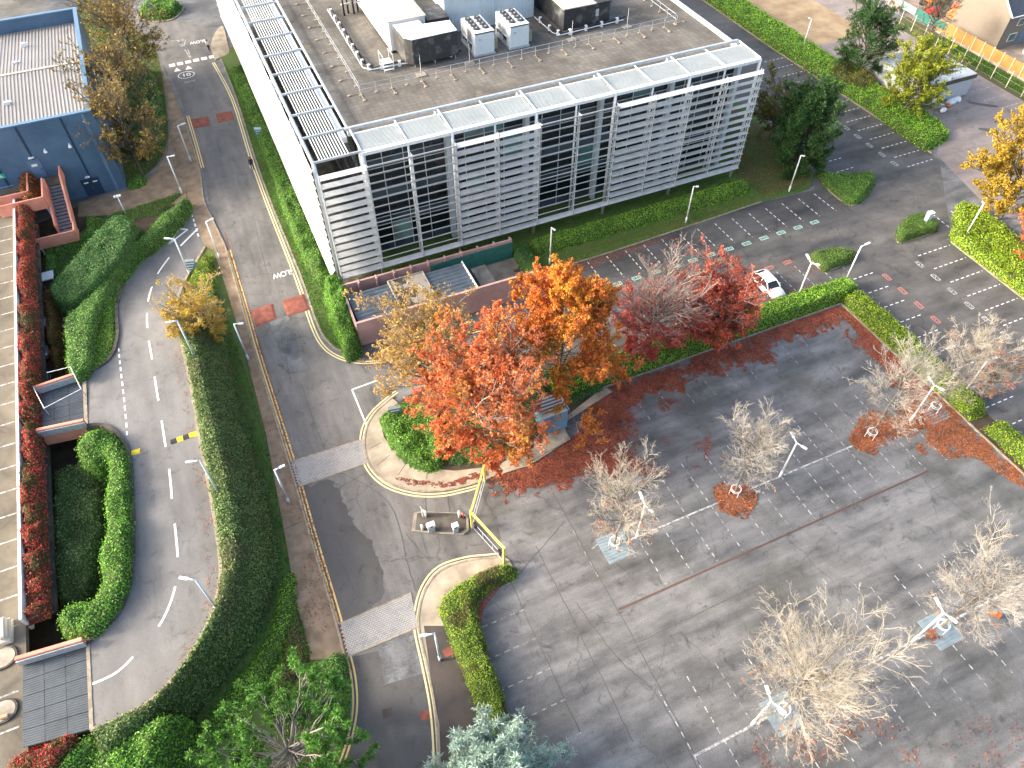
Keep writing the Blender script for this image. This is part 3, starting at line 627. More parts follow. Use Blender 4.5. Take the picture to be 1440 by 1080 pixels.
def plate(x, y, rot, mat):                                     # small boxed bay stencil
    b = B(); c, s = math.cos(rot), math.sin(rot); T = lambda a, d: (x+a*c-d*s, y+a*s+d*c)
    for p, q in (((-.5, -.22), (.5, -.22)), ((.5, -.22), (.5, .22)), ((.5, .22), (-.5, .22)), ((-.5, .22), (-.5, -.22)), ((-.3, -.1), (-.3, .12)), ((-.05, .1), (.1, -.1)), ((.3, -.1), (.3, .12))): b.ribbon([T(*p), T(*q)], .1, .016)
    b.build('bay_stencil', m[mat], upper)
for k_ in range(12): plate(22.6+2.39*k_, -11.4, 0, 'green_paint')
for k_ in range(9): plate(32.0+2.39*k_, -15.9, 0, 'red_paint') if k_ < 5 else None
for k_ in range(9): plate(49.9, -22.3-2.38*k_, math.pi/2, 'red_paint')
for k_ in range(9): plate(54.7, -22.1-2.38*k_, math.pi/2, 'white_line')
for k_ in range(9): plate(65.9, -5.9+2.3*k_, math.pi/2, 'white_line')
for k_ in range(15): bay((9.23+2.388*k_, -34.0), (9.23+2.388*k_, -43.1), 'white_line', ground, .009)
for k_ in range(10): bay((14.0+2.39*k_, -24.5), (14.0+2.39*k_, -28.8), 'faint_line', ground, .009)
for k_ in range(13): bay((4.52+2.388*k_, -49.76), (4.52+2.388*k_, -59.0), 'white_line' if k_ % 3 != 2 else 'faint_line', ground, .009)
for k_ in range(12): bay((-6.6, -38.1-2.385*k_), (-1.75, -38.1-2.385*k_), 'faint_line', ground, .009)
B().ribbon([(8.2, -38.64), (43.3, -38.5)], .15, .012).build('row_line', m['white_line'], ground)
B().ribbon([(4.5, -54.4), (36, -54.3)], .17, .012).build('row_line', m['white_line'], ground)
b = B(); b.ribbon([(5.4, -38.1), (6.0, -37.9)], .12, .01); b.ribbon([(4.75, -36.0), (4.72, -40.5)], .07, .01, 0, (.4, .6)); b.build('corner_mark', m['faint_line'], ground)
B().ribbon([(4.87, -43.42), (35.6, -43.33)], .17, .010).build('drain_channel', m['brown_drain'], ground)
b = B()
for P in ([(4.86, -32), (4.8, -40), (4.76, -48.3), (4.4, -60)], [(1.38, -36), (1.34, -43.8), (1.2, -52)], [(-1.7, -36.5), (-1.8, -50)], [(5, -46.2), (20, -46.0)], [(-2.5, -38.5), (4.5, -35)], [(2.2, -41.6), (3.0, -46.5), (4.3, -50.2), (4.3, -56)], [(9, -33.0), (17, -32.6)]):
    P = smooth(P, 12); P = [(x+random.uniform(-.05, .05), y+random.uniform(-.05, .05)) for x, y in P]; b.ribbon(P, .06, .006)
b.build('tarmac_joint', m['asp_dark'], ground)
for q in ([(800, 695), (760, 740), (742, 735)], [(720, 800), (820, 782), (818, 777), (718, 794)]): pass
# tree pits in the lower car park
def tree_pit(u, v, r=1.2):
    o = B().sheet([(u-r, v-r), (u+r, v-r), (u+r, v+r), (u-r, v+r)], .0165).build('tree_pit', m['pitgrille'], ground)
    b = B()
    for k in range(9): b.box(u-r+.03, u+r-.03, v-r+.08+k*(2*r/9), v-r+.2+k*(2*r/9), .018, .045)
    b.build('grille_bars', m['pitgrille'], o)
m['pitgrille'] = metal('blue_grey_tree_grille', (.26, .33, .36), .6, .2, .25, 1.5)
TREES_LOW = [(863, 768), (1032, 695), (1222, 615), (1311, 578), (1320, 885), (1098, 1002)]
for t in TREES_LOW: tree_pit(*[a+b_ for a, b_ in zip(G(*t), (.1, -.1))])

# ------------------------------------------------------------------ junction island, lower pavement, small islands
ISP = isl[4:]+PX([(745, 655), (802, 618), (792, 600), (800, 590), (860, 552)])+[(14.5, -23.7), (14.5, -20.8), (6.0, -20.6), (-3.2, -19.6)]
island = S(B().prism(ISP, 0, .11).build('pavement', m['pave_light']))
B().wall(isl[3:], .16, 0, .14).build('kerb', m['kerb'], island)
sheet('planting_bed', PX([(534, 590), (548, 575), (575, 556), (620, 530), (700, 505), (800, 500), (855, 540), (790, 590), (765, 612), (700, 655), (640, 662), (590, 658), (560, 640), (540, 615)], .1), .116, 'soil', island)
for a, c in (((519, 632), (536, 622)), ((530, 655), (548, 640)), ((560, 668), (572, 650)), ((600, 674), (602, 656))): B().ribbon([G(*a, .11), G(*c, .11)], .05, .1155).build('paving_joint', m['conc_dark'], island)
lowp = S(B().prism(low+PX([(700, 1140), (705, 1010), (690, 960), (668, 890), (664, 850), (680, 830), (722, 800), (716, 788)]), 0, .11).build('pavement', m['pave_light']))
sheet('damp_footway', PX([(596, 880), (628, 880), (660, 900), (690, 960), (704, 1010), (704, 1140), (622, 1140), (618, 1020), (607, 960)], .11), .115, 'pave_dark', lowp)
B().wall(low, .16, 0, .14).build('kerb', m['kerb'], lowp)
sheet('service_cover', PX([(622, 914), (634, 908), (638, 920), (626, 925)], .11), .122, 'cushion', lowp)
def small_island(poly, lf, label):
    o = hedge('clipped_hedge', label, poly, .75, lf, .06, .35, 110, .13, .06, group=None)
    k = S(B().wall(poly+poly[:1], .16, 0, .12).build('kerb', m['kerb'])); return o
small_island(smooth(PX([(1142, 360), (1152, 353), (1180, 350), (1202, 354), (1196, 364), (1162, 377)], .4), 3, True), 'lf_box', 'low clipped dark green hedge at the end of a bay row, no cabinet on it')
small_island(smooth(PX([(1265, 338), (1265, 322), (1275, 308), (1290, 301), (1315, 312), (1316, 322), (1290, 332)], .4), 3, True), 'lf_box', 'low domed hedge island with the pale cabinet standing in it')
small_island(smooth(PX([(1150, 238), (1165, 245), (1205, 245), (1228, 244), (1226, 262), (1205, 284), (1190, 282), (1165, 262)], .4), 3, True), 'lf_hedge', 'low green hedge tongue at the road bend below the dark pine')
cab = thing('utility_cabinet', (*G(1300, 317), .05), 'pale blue service cabinet standing in a domed hedge island', 'cabinet')
c = ORG[cab]; B().box(c.x-.35, c.x+.35, c.y-.22, c.y+.22, .05, 1.75).build('casing', m['bluewhite'], cab, bev=.02); B().box(c.x-.4, c.x+.4, c.y-.27, c.y+.27, 1.75, 1.86).build('lid', m['white'], cab); B().box(c.x-.01, c.x+.01, c.y-.235, c.y-.2, .3, 1.6).build('door_seam', m['steel'], cab)

# ------------------------------------------------------------------ hedges east of the main road
hedge('laurel_hedge', 'long bright green hedge between upper bays and red leaf litter', [(9.5, -23.4), (9.5, -21.0), (30, -20.9), (44.8, -21.2), (44.8, -23.3)], 1.35, 'lf_bright', .0, .4, 75, .2, .12, group=None)
hedge('laurel_hedge', 'yellow green hedge running past leaf litter from its corner towards the bare trees', [(42.7, -23.45), (44.9, -23.4), (45.1, -34), (44.9, -40.5), (43.2, -40.5), (42.8, -34)], 1.25, 'lf_lime', .0, .4, 75, .2, .14)
hedge('laurel_hedge', 'lime hedge beside orange fallen leaves beyond the last bare trees', [(43.4, -42.2), (45.0, -42), (45.2, -60), (43.6, -60)], 1.2, 'lf_lime', .0, .4, 70, .2, .14)
B().wall([(42.55, -23.6), (42.7, -34), (43.0, -60)], .15, 0, .12).build('kerb', m['kerb'], ground)
B().wall([(9.5, -23.62), (42.55, -23.6)], .15, 0, .12).build('kerb', m['kerb'], ground)
sheet('hedge_bed', [(9.5, -23.5), (42.6, -23.5), (43.0, -60), (45.2, -60), (45.15, -20.75), (9.5, -20.75)], .009, 'soil', ground)
hedge('laurel_hedge', 'bright clipped hedge along the foot of the louvred office front', [(16.6, -3.9), (16.5, -2.0), (44.6, -1.9), (45.5, -2.5), (44.8, -3.6)], 1.1, 'lf_bright', .08, .4, 85, .17, .08)
hedge('laurel_hedge', 'yellow mottled hedge turning round the gate corner beside the exit lane', smooth(PX([(720, 793), (722, 803), (690, 820), (668, 838), (668, 862), (680, 905), (695, 950), (712, 1005), (720, 1060), (700, 1062), (680, 1005), (660, 955), (640, 915), (622, 870), (620, 848), (632, 830), (660, 812), (695, 795)], 1.0), 2, True), 1.25, 'lf_yel', .0, .35, 100, .16, .12)
hedge('ground_shrubs', 'mixed green shrubs on the tip of the kerbed junction island', smooth(PX([(534, 590), (548, 578), (585, 565), (615, 580), (625, 620), (620, 655), (590, 655), (562, 638), (545, 612)], .6), 2, True), .9, 'lf_hedge', .1, .5, 80, .2, .5, cat='shrubs', lump=1.0)
hedge('ground_shrubs', 'dark evergreen ground cover under the orange and red trees', PX([(640, 560), (760, 520), (850, 520), (845, 545), (780, 575), (760, 605), (690, 645), (630, 650)], .4), .5, 'lf_dark', .1, .5, 45, .2, .3, cat='shrubs')
# hedge bank beside the office side wall and the plant yard
hedge('laurel_hedge', 'bright green hedge between road verge and blinding white office side', [(-6.6, 1.5), (-7.4, 6), (-7.1, 20), (-7.0, 34), (-7.0, 52), (-5.2, 52), (-5.0, 20), (-5.2, 1.5)], 1.0, 'lf_hedge', .08, .6, 70, .19, .5, lump=.6)
hedge('evergreen_shrub', 'bushy green shrub at the corner of the pink walled yard', smooth(PX([(455, 400), (470, 388), (488, 405), (495, 440), (502, 480), (490, 492), (478, 480), (468, 450)], 1.8), 2, True), 2.6, 'lf_hedge', .08, .7, 90, .2, .6, cat='shrub', lump=1.1)
hedge('ivy_hedge', 'dark ivy mound between the plant yard and the office hedge', smooth(PX([(722, 350), (740, 345), (760, 372), (762, 392), (745, 385), (732, 372)], .8), 2, True), 1.0, 'lf_dark', .08, .5, 80, .18, .3)
hedge('climbing_ivy', 'ivy spilling over the back wall of the plant yard', [(-4.6, -1.9), (12.5, -2.2), (13.2, -3.0), (13.0, -2.0), (6, -1.3), (-4.5, -1.1)], .8, 'lf_dark', .08, .4, 70, .17, .5, cat='ivy')
# far boundary hedges top right
hedge('laurel_hedge', 'long bright hedge between parking bays and sandy ground', [(71.6, -5.4), (76.4, -4.2), (77.4, -1.5), (76.6, 10), (75.9, 33), (75.2, 60), (70.6, 60), (70.9, 26), (71.5, 10)], 1.1, 'lf_bright', .0, .5, 40, .26, .25, step=.4)
B().wall([(71.9, -6.0), (71.2, 10), (70.6, 27), (70.3, 60)], .2, 0, .12).build('kerb', m['kerb'], upper)
hedge('laurel_hedge', 'yellow green hedge under golden and orange trees at the lot edge', [(60.9, -20.6), (60.7, -40), (63.5, -40), (67.0, -27), (67.8, -18), (66.6, -15.8)], 1.0, 'lf_lime', .0, .4, 60, .24, .2, step=.35)
B().wall([(60.75, -20.6), (60.5, -60)], .2, 0, .12).build('kerb', m['kerb'], upper)

# ------------------------------------------------------------------ west side: banks, hedges, ramp planting
sheet('west_bank', PX([(262, 262), (287, 345), (300, 350), (318, 405), (346, 500), (374, 610), (393, 712), (404, 770), (414, 835), (437, 928), (487, 925), (494, 960), (490, 1045), (470, 1100), (150, 1200), (60, 1100)]), .004, 'lawn', ground)
GB = PX([(312, 420), (330, 480), (352, 540), (376, 625), (393, 715), (405, 780), (413, 838), (400, 895), (360, 960), (310, 1015), (265, 1080), (180, 1130), (240, 1040), (330, 920), (378, 820), (378, 740), (355, 620), (325, 520)])
grass('grass_blades', 'mown grass strip at the foot of the ivy bank', GB, 70, .12, 'blade', .005)
DLf = [(257, 420), (253, 455), (262, 500), (272, 545), (285, 620), (300, 700), (312, 770), (314, 815), (303, 866), (272, 928), (224, 985), (165, 1022), (120, 1040)]
DRt = [(303, 405), (308, 440), (318, 500), (332, 560), (352, 625), (373, 700), (384, 765), (382, 815), (362, 872), (322, 935), (272, 1000), (225, 1075), (190, 1130)]
dl = smooth([GR(*p, .15) for p in RR[3:]], 3); dr = smooth(PX(DRt, .6), 3)
def bank_h(x, y):
    a = dist(dl, x, y, False); b_ = dist(dr, x, y, False); t = a/(a+b_+1e-6); z = ramp_z(y)
    s = np.clip((t-.42)/.58, 0, 1); return (z+1.0)*(1-s)+(.8+.15*z)*s
hedge('ivy_bank', 'long ivy covered bank and hedge curving along the ramp', dl+dr[::-1], 0, 'lf_ivy', 0, .45, 75, .22, .22, hf=bank_h, cat='ivy bank', body='body_green', lump=.55)
hedge('ivy_bank', 'mound of ivy and shrubs below the deck bridge at the ramp bend', smooth(PX([(128, 1030), (190, 1020), (260, 1000), (225, 1075), (170, 1140), (60, 1160), (80, 1080), (100, 1050)], 3.2), 2, True), 3.9, 'lf_hedge', 0, 1.0, 60, .25, .8, cat='ivy bank', lump=.5)
hedge('clipped_hedge', 'bright narrow hedge wedge beside the blue sign at the ramp mouth', PX([(291, 352), (277, 365), (265, 392), (254, 420), (256, 438), (300, 440), (299, 400), (295, 362)], .9), .9, 'lf_lime', 0, .35, 100, .16, .08)
hedge('clipped_hedge', 'low bright strip of hedge along the foot of the ivy bank', smooth(PX([(398, 812), (410, 806), (414, 840), (402, 900), (362, 965), (312, 1022), (272, 1080), (238, 1085), (290, 1012), (348, 942), (384, 880)], .5), 2, True), .55, 'lf_bright', 0, .3, 70, .17, .08)
hedge('heather_bed', 'low rusty brown and green planting beside the pavement end', smooth(PX([(405, 855), (414, 848), (430, 905), (432, 928), (412, 955), (395, 975), (375, 975), (395, 935), (403, 890)], .3), 2, True), .45, 'lf_box', 0, .3, 90, .15, .12, body='body_brown', cat='planting')
hedge('clipped_hedge', 'flat topped low hedge at the pavement end beside the pine', smooth(PX([(437, 936), (460, 922), (480, 918), (485, 955), (486, 1000), (470, 1040), (430, 1030), (412, 985)], .8), 2, True), .85, 'lf_mid', 0, .35, 100, .15, .06)
# leafy bed and footway beside the navy building
sheet('footway', PX([(228, 95), (233, 120), (240, 190), (262, 262), (262, 282), (200, 300), (110, 305), (110, 285), (180, 268), (215, 246), (236, 215), (239, 180)]), .014, 'pave', ground)
bed = smooth(PX([(110, 5), (160, 20), (212, 62), (226, 95), (236, 170), (234, 205), (218, 235), (190, 256), (180, 262), (130, 150)]), 3, True)
sheet('tree_bed', bed, .01, 'lawn_dry', ground)
grass('grass_blades', 'leafy grass under the trees beside the navy building', bed, 35, .2, 'blade', .01)
hedge('evergreen_shrubs', 'dark evergreen undergrowth beneath the trees by the navy building', smooth(PX([(160, 120), (200, 90), (218, 110), (226, 160), (222, 200), (200, 215), (178, 200), (160, 160)], 1), 2, True), 1.6, 'lf_dark', 0, .9, 35, .3, 1.2, cat='shrubs', lump=.5)
hedge('ground_shrubs', 'low green shrubs at the corner of the navy building', smooth(PX([(178, 258), (190, 245), (205, 250), (192, 262)], .4), 2, True), .6, 'lf_hedge', 0, .4, 60, .2, .3, cat='shrubs')
# planting between ramp and deck
sheet('planting_soil', PX([(40, 320), (110, 290), (262, 262), (240, 310), (170, 400), (160, 500), (115, 530), (118, 600), (180, 640), (185, 820), (130, 900), (20, 920), (20, 600)]), .008, 'soil', ground)
hedge('yew_hedge', 'tall dark yew hedge by the salmon stair', smooth(PX([(160, 303), (180, 303), (192, 318), (182, 348), (150, 388), (115, 420), (85, 425), (70, 412), (73, 395), (100, 368), (135, 325)], 2.3), 2, True), 2.6, 'lf_dark', 0, .7, 80, .2, .25, lump=.7)
hedge('clipped_hedge', 'mid green sloping hedge sweeping up from the deck to a point at the ramp mouth', smooth([GR(*p, 1.6) for p in [(262, 273), (262, 284), (240, 312), (208, 340), (185, 356), (158, 396), (138, 430), (128, 465), (127, 498), (110, 522), (90, 521), (86, 475), (88, 442), (112, 426), (150, 384), (190, 338), (225, 302)]], 2), 1.6, 'lf_mid', 0, .5, 75, .19, .15, hf=lambda x, y: 1.6+ramp_z(y)*.9)
hedge('ground_cover', 'bright green sloping ground cover beside the ramp kerb', smooth([GR(*p, .3) for p in [(190, 362), (176, 392), (163, 432), (164, 470), (155, 502), (135, 518), (115, 526), (128, 500), (134, 455), (146, 425), (168, 385)]], 2), .4, 'lf_bright', 0, .5, 70, .18, .15, hf=lambda x, y: .3+ramp_z(y), cat='ground cover')
hedge('clipped_hedge', 'small box hedge elbow under the salmon landing', PX([(72, 338), (118, 325), (120, 303), (135, 302), (134, 330), (75, 356)], .9), .9, 'lf_hedge', 0, .3, 90, .16, .06)
hedge('clipped_hedge', 'short stub of green hedge beside the red creeper', PX([(63, 348), (76, 345), (77, 380), (62, 385)], .9), .9, 'lf_hedge', 0, .3, 80, .16, .08)
hedge('ground_cover', 'yellowing ground cover between the box hedge and the tall yew', PX([(78, 360), (130, 338), (140, 305), (190, 290), (255, 270), (225, 300), (190, 305), (150, 310), (105, 360), (85, 385)], .2), .25, 'lf_box', 0, .3, 60, .16, .12, cat='ground cover')
ring = smooth(PX([(100, 628), (112, 606), (130, 598), (155, 599), (175, 622), (183, 652), (186, 720), (185, 790), (179, 825), (162, 862), (132, 892), (108, 896), (80, 892), (75, 870), (85, 850), (105, 840), (125, 838), (134, 820), (133, 785), (143, 740), (140, 700), (146, 660), (142, 643), (128, 650), (108, 646)], 4.2), 2, True)
hedge('laurel_hedge', 'hooked green hedge hugging the inner ramp wall between two bridges', ring, 4.3, 'lf_hedge', 0, .9, 70, .2, .45, lump=.6)
hedge('shade_shrubs', 'shaded shrubs in the sunken bed between deck and hooked hedge', smooth(PX([(75, 660), (105, 650), (140, 655), (143, 740), (132, 810), (110, 838), (80, 845), (72, 760)], 1.6), 2, True), 1.7, 'lf_ivy', 0, .8, 40, .22, .8, cat='shrubs', lump=.7)
hedge('shade_shrubs', 'rust red shrubs in the shade below the deck edge by the parked cars', smooth(PX([(58, 420), (66, 400), (74, 430), (80, 470), (82, 510), (72, 515), (64, 470)], 1.4), 2, True), 1.6, 'lf_rust', 0, .6, 45, .22, .6, cat='shrubs', lump=.9)

# ------------------------------------------------------------------ car-park deck with creeper, bridges
m['rustcap'] = M('faded_orange_plastic', (.42, .2, .09), (.4, .3, .2), 4, .7)
DZ = 3.3; DU = G(23, 600, DZ+.9)[0]
deck = thing('car_park_deck', (DU-20, -10, 0), 'pale concrete upper car park deck with white bay lines', 'car park')
k = NT('deck_concrete'); n = k.noise(.25, 6, .65, None, .5); c = k.ramp(n, [(.35, lin('8f8676', .27)), (.5, lin('b4a994', .28)), (.66, lin('cabfa8', .29))]); c = k.mix(k.ramp(k.noise(1.1, 6, .7), [(.55, 0.0), (.7, .6)]), c, lin('6d675c', .6)); k.col(c); k.rough(.85); m['deckc'] = k.m
B().box(DU-60, DU, -110, 27.6, DZ-.45, DZ).build('slab', m['deckc'], deck)
B().box(DU-.02, DU+.2, -28.6, 24.5, DZ-.8, DZ+.95).build('parapet', m['white_dirty'], deck)
for v in np.arange(-70, 26, 2.45): B().ribbon([(DU-5.2, v), (DU-.5, v)], .12, DZ+.006).build('bay_line', m['white_line'], deck)
for v in np.arange(-68, 26, 7.2): B().box(DU-.9, DU-.4, v-.25, v+.25, 0, DZ-.45).build('column', m['conc_dark'], deck)
B().box(DU+1.1, DU+1.45, -27.5, 22, 1.6, 1.95).build('edge_beam', m['conc_dark'], deck)
B().box(DU+.2, DU+1.0, -28.4, 24.3, DZ-.2, DZ+.35).build('planter', m['conc_dark'], deck)
for (v0, v1, lab) in ((10.5, 24.3, 'crimson creeper along the deck parapet beside the tall yew'), (-5.0, 10.5, 'red and green creeper on the deck parapet above the parked cars'), (-28.4, -10.0, 'red and green creeper on the deck parapet between the two bridges'), (-10.0, -5.0, 'red creeper on the deck parapet behind the closed bridge')):
    hedge('red_creeper', lab, [(DU+.15, v0), (DU+1.5, v0), (DU+1.45, (v0+v1)/2), (DU+1.5, v1), (DU+.15, v1)], 1.0, 'lf_redivy', DZ-.1, .6, 85, .2, .85, body='body_brown', cat='creeper', lump=.9)
hedge('red_creeper', 'dark red creeper on the far deck parapet by the blue building', smooth(PX([(22, 236), (40, 232), (46, 250), (46, 272), (26, 275)], 5), 2, True), 1.5, 'lf_rust', DZ-.2, .6, 70, .22, .3, body='body_brown', cat='creeper')
hedge('red_creeper', 'orange red creeper over the parapet below the large grating bridge', smooth(PX([(12, 1075), (30, 1058), (60, 1050), (95, 1030), (102, 1045), (85, 1075), (60, 1100), (10, 1110)], 4), 2, True), 1.6, 'lf_redivy', 2.6, .5, 80, .22, .4, body='body_brown', cat='creeper')
m['bridge_rib'] = metal('grating_bar_steel', (.11, .13, .15), .5, .3, .3, .7); m['bridge'] = metal('blue_grey_steel_grating', (.06, .078, .095), .5, .3, .4, .7)
def bridge(label, p4, th, walls):
    P = PX(p4, DZ); c = np.mean(P, 0); br = thing('access_bridge', (float(c[0]), float(c[1]), DZ-.4), label, 'bridge')
    a, b_, c_, d = [Vector((*p, 0)) for p in P]                      # a far-left, b far-right, c near-right, d near-left
    n = max(3, int((d-a).length/1.05)); 
    for i in range(n):
        for j in range(3):
            f = lambda s, t: (a.lerp(b_, s)).lerp(d.lerp(c_, s), t)
            s0, s1, t0, t1 = j/3+.003, (j+1)/3-.003, i/n+.003, (i+1)/n-.003
            z = DZ+.03+random.uniform(-.004, .004); pl = [tuple(f(s, t).xy) for s, t in ((s0, t0), (s1, t0), (s1, t1), (s0, t1))]
            o = B().prism(pl, DZ-.04, z).build('grating_panel', m['bridge'], br)
            bb = B()
            for q in range(7):
                t = t0+(t1-t0)*(q+.5)/7; bb.wall([tuple(f(s0, t).xy), tuple(f(s1, t).xy)], .04, z, z+.02)
            bb.build('grating_ribs', m['bridge_rib'], o)
    B().prism([tuple(v.xy) for v in (a, b_, c_, d)], DZ-.5, DZ-.06).build('deck_plate', m['conc_dark'], br)
    T = PX(th, DZ); B().prism(T, DZ-.3, DZ+.05).build('threshold', m['kerb'], br)
    for q, h in walls:
        w = PX(q, DZ+h); B().wall(w, .3, DZ-1.2, DZ+h).build('parapet_wall', m['salmon'], br, bev=.03)
        B().wall([(x, y-.22) for x, y in w], .08, DZ+.1, DZ+h-.15).build('parapet_cladding', m['steel'], br)
    return br
bridge('small closed grating bridge between salmon parapets with a bent barrier', [(55, 552), (116, 533), (120, 596), (56, 610)], [(116, 530), (121, 530), (124, 600), (119, 600)], [([(47, 544), (110, 523)], .9), ([(50, 604), (117, 590)], .9)])
bridge('large grating bridge joining ramp and deck at the ramp end', [(32, 937), (121, 905), (127, 1026), (32, 1052)], [(121, 902), (126, 901), (132, 1026), (126, 1027)], [([(20, 926), (115, 898)], .9)])
bar = thing('height_barrier', (*G(100, 560, DZ), DZ), 'thin bent galvanised barrier frame on the closed bridge', 'barrier')
pts = [(66, 524, 1.2), (99, 516, 1.2), (114, 547, 1.2), (62, 574, 1.0), (46, 543, 1.0)]; pw = [(*G(x, y, DZ+h), DZ+h) for x, y, h in pts]
B().path(pw, .035).build('rail', m['steel_w'], bar)
b = B(); 
for p in (pw[1], pw[2], pw[3]): b.tube((p[0], p[1], DZ), p, .04, .04, 6)
b.build('posts', m['steel'], bar)
for p, lab in (((8, 925), 'rounded kerbed island on the deck with a dark edge'), ((8, 1000), 'rounded kerbed island on the deck with an orange capped end')):
    c = G(*p, DZ); k_ = thing('kerbed_island', (c[0], c[1], DZ), lab, 'traffic island')
    P = [(c[0]-3, c[1]-.8), (c[0], c[1]-.8)]+[(c[0]+.8*math.sin(a), c[1]-.8*math.cos(a)) for a in np.linspace(.2, math.pi-.2, 8)]+[(c[0], c[1]+.8), (c[0]-3, c[1]+.8)]
    B().prism(P, DZ, DZ+.13).build('kerb', m['conc_dark'], k_, bev=.02); c0 = np.mean(P, 0); B().prism([tuple(c0+(np.array(p_)-c0)*.85) for p_ in P], DZ+.12, DZ+.15).build('infill', m['conc'], k_)
    if p[1] == 1000: B().box(c[0]-.3, c[0]+.3, c[1]-.6, c[1]-.3, DZ+.15, DZ+.32).build('end_cap', m['rustcap'], k_, bev=.06)
wb = thing('barrier_block', (*G(12, 890, DZ), DZ), 'cream plastic barrier block standing on the deck edge', 'barrier'); c = ORG[wb]
B().prism([(c.x-.35, c.y-.9), (c.x+.35, c.y-.9), (c.x+.35, c.y+.9), (c.x-.35, c.y+.9)], DZ, DZ+.5).build('base', m['membrane'], wb, bev=.05); B().box(c.x-.2, c.x+.2, c.y-.8, c.y+.8, DZ+.5, DZ+1.0).build('top', m['membrane'], wb, bev=.06)
wp = thing('white_panel', (*G(78, 395), .0), 'white flat panel beside the tall yew hedge', 'panel'); c = ORG[wp]
B().box(c.x-1.2, c.x+.2, c.y-.8, c.y+.6, .9, 1.0).build('top_sheet', m['white'], wp); b = B(); [b.box(c.x+dx-.05, c.x+dx+.05, c.y+dy-.05, c.y+dy+.05, 0, .9) for dx in (-1.1, .1) for dy in (-.7, .5)]; b.build('supports', m['steel'], wp)
# speed hump on the ramp: alternating yellow and black rubber sections
hump = thing('speed_hump', (*GR(232, 622), float(ramp_z(-10))), 'bolted rubber speed hump of yellow and black sections, part missing, across the ramp', 'speed hump')
for (a, c_, mt) in (((185, 637), (198, 634), 'tyellow'), ((240, 622), (249, 619), 'black'), ((249, 619), (258, 616), 'tyellow'), ((258, 616), (266, 613), 'black'), ((266, 613), (279, 609), 'tyellow')):
    p, q = GR(*a), GR(*c_); z = float(ramp_z(p[1])); d = Vector((q[0]-p[0], q[1]-p[1], 0)); L = d.length-.03; X = d.normalized(); Y = Vector((-X.y, X.x, 0)); o = Vector((*p, z))
    pr = [(-.28, .012), (-.18, .06), (0, .075), (.18, .06), (.28, .012)]; b = B(); b.add([o+Y*yy+Vector((0, 0, zz)) for yy, zz in pr]+[o+X*L+Y*yy+Vector((0, 0, zz)) for yy, zz in pr], [(i, i+1, 6+i, 5+i) for i in range(4)]+[(0, 1, 2, 3, 4), (9, 8, 7, 6, 5)]); b.build('hump_section', m[mt], hump)
# ------------------------------------------------------------------ louvred office
off = thing('office_building', (20, 20, 0), 'large flat roofed office wrapped in grey and white louvre screens', 'office building')
k = NT('roof_paving_slabs'); br = k.n('ShaderNodeTexBrick'); br.inputs['Scale'].default_value = 1.0; br.inputs['Brick Width'].default_value = .6; br.inputs['Row Height'].default_value = .6; br.inputs['Mortar Size'].default_value = .03; br.offset = 0
br.inputs['Color1'].default_value = (*lin('9d9992', .52), 1); br.inputs['Color2'].default_value = (*lin('8b8780', .52), 1); br.inputs['Mortar'].default_value = (.10, .09, .08, 1); k.l(k.pos, br.inputs['Vector'])
c = k.mix(k.ramp(k.noise(.14, 6, .65, None, .5), [(.38, 0.0), (.62, .75)]), br.outputs[0], lin('5d5953', .45)); c = k.mix(k.ramp(k.noise(.5, 6, .7), [(.55, 0.0), (.72, .6)]), c, lin('a89c88', .62)); k.col(c); k.rough(.9); k.bump(br.outputs[1], -.4, .02); m['slabs'] = k.m
RT = 14.6
BW = 70.0
B().box(.2, 45.0, 4.4, BW, 13.6, RT).build('roof_deck', m['slabs'], off)
B().box(44.6, 45.05, 4.4, BW, RT, RT+.28).build('parapet', m['white_dirty'], off)
B().box(-.95, -.45, 3.9, BW, 14.2, 14.75).build('gutter', m['white'], off)
# interior floors so the glass reads deep
for z in (.1, 3.9, 7.4, 10.9): B().box(.6, 44.4, 4.1, BW-.5, z-.15, z+.1).build('floor_slab', m['conc_dark'], off)
# front glazing, pane by pane
m['canopy'] = metal('fluted_canopy_glass', (.42, .455, .455), .65, 0, .15, .5); m['greenmesh'] = M('green_debris_netting', (.02, .12, .10), (.03, .16, .13), 2, .8)
k = NT('streaked_white_duct_top'); k.col(k.mix(k.ramp(k.noise(1.2, 5, .7), [(.6, 0.0), (.68, 1.0)]), (.72, .72, .70), (.12, .12, .12))); k.rough(.7); m['streak'] = k.m
k = NT('dirty_slab_with_moss_spots'); k.col(k.mix(k.ramp(k.noise(.55, 3, .5), [(.62, 0.0), (.65, 1.0)]), k.ramp(k.noise(.8, 5), [(.4, lin('7b766c', .6)), (.6, lin('8e897f', .65))]), (.03, .027, .02))); k.rough(.9); m['mossy2'] = k.m
FL = [.35, 3.9, 7.4, 10.9, 14.0]
rp = random.Random(4)
def pane_mat(i, j):
    x = rp.random(); return 'glass_teal' if x < .10 else ('glass_pale' if x < .15 else 'glass')
for j in range(4):
    for i in range(20):
        x0, x1 = .35+i*2.22, .35+(i+1)*2.22; z0, z1 = FL[j], FL[j+1]
        B().box(x0+.03, x1-.03, 3.62, 3.66, z0+1.0, z1-.03).build('window_pane', m[pane_mat(i, j)], off)
        if i % 2 == 0: B().box(x0+.03, x0+4.44-.03, 3.6, 3.66, z0+.03, z0+.97).build('spandrel_panel', m['spandrel'], off)
b = B()
for i in range(21): b.box(.35+i*2.22-.035, .35+i*2.22+.035, 3.54, 3.7, .35, 14.0)
b.build('mullions', m['steel_w'], off)
b = B()
for z in FL: b.box(.3, 44.8, 3.53, 3.7, z-.04, z+.04); b.box(.3, 44.8, 3.53, 3.7, z+.96, z+1.02)
b.build('transoms', m['steel_w'], off)
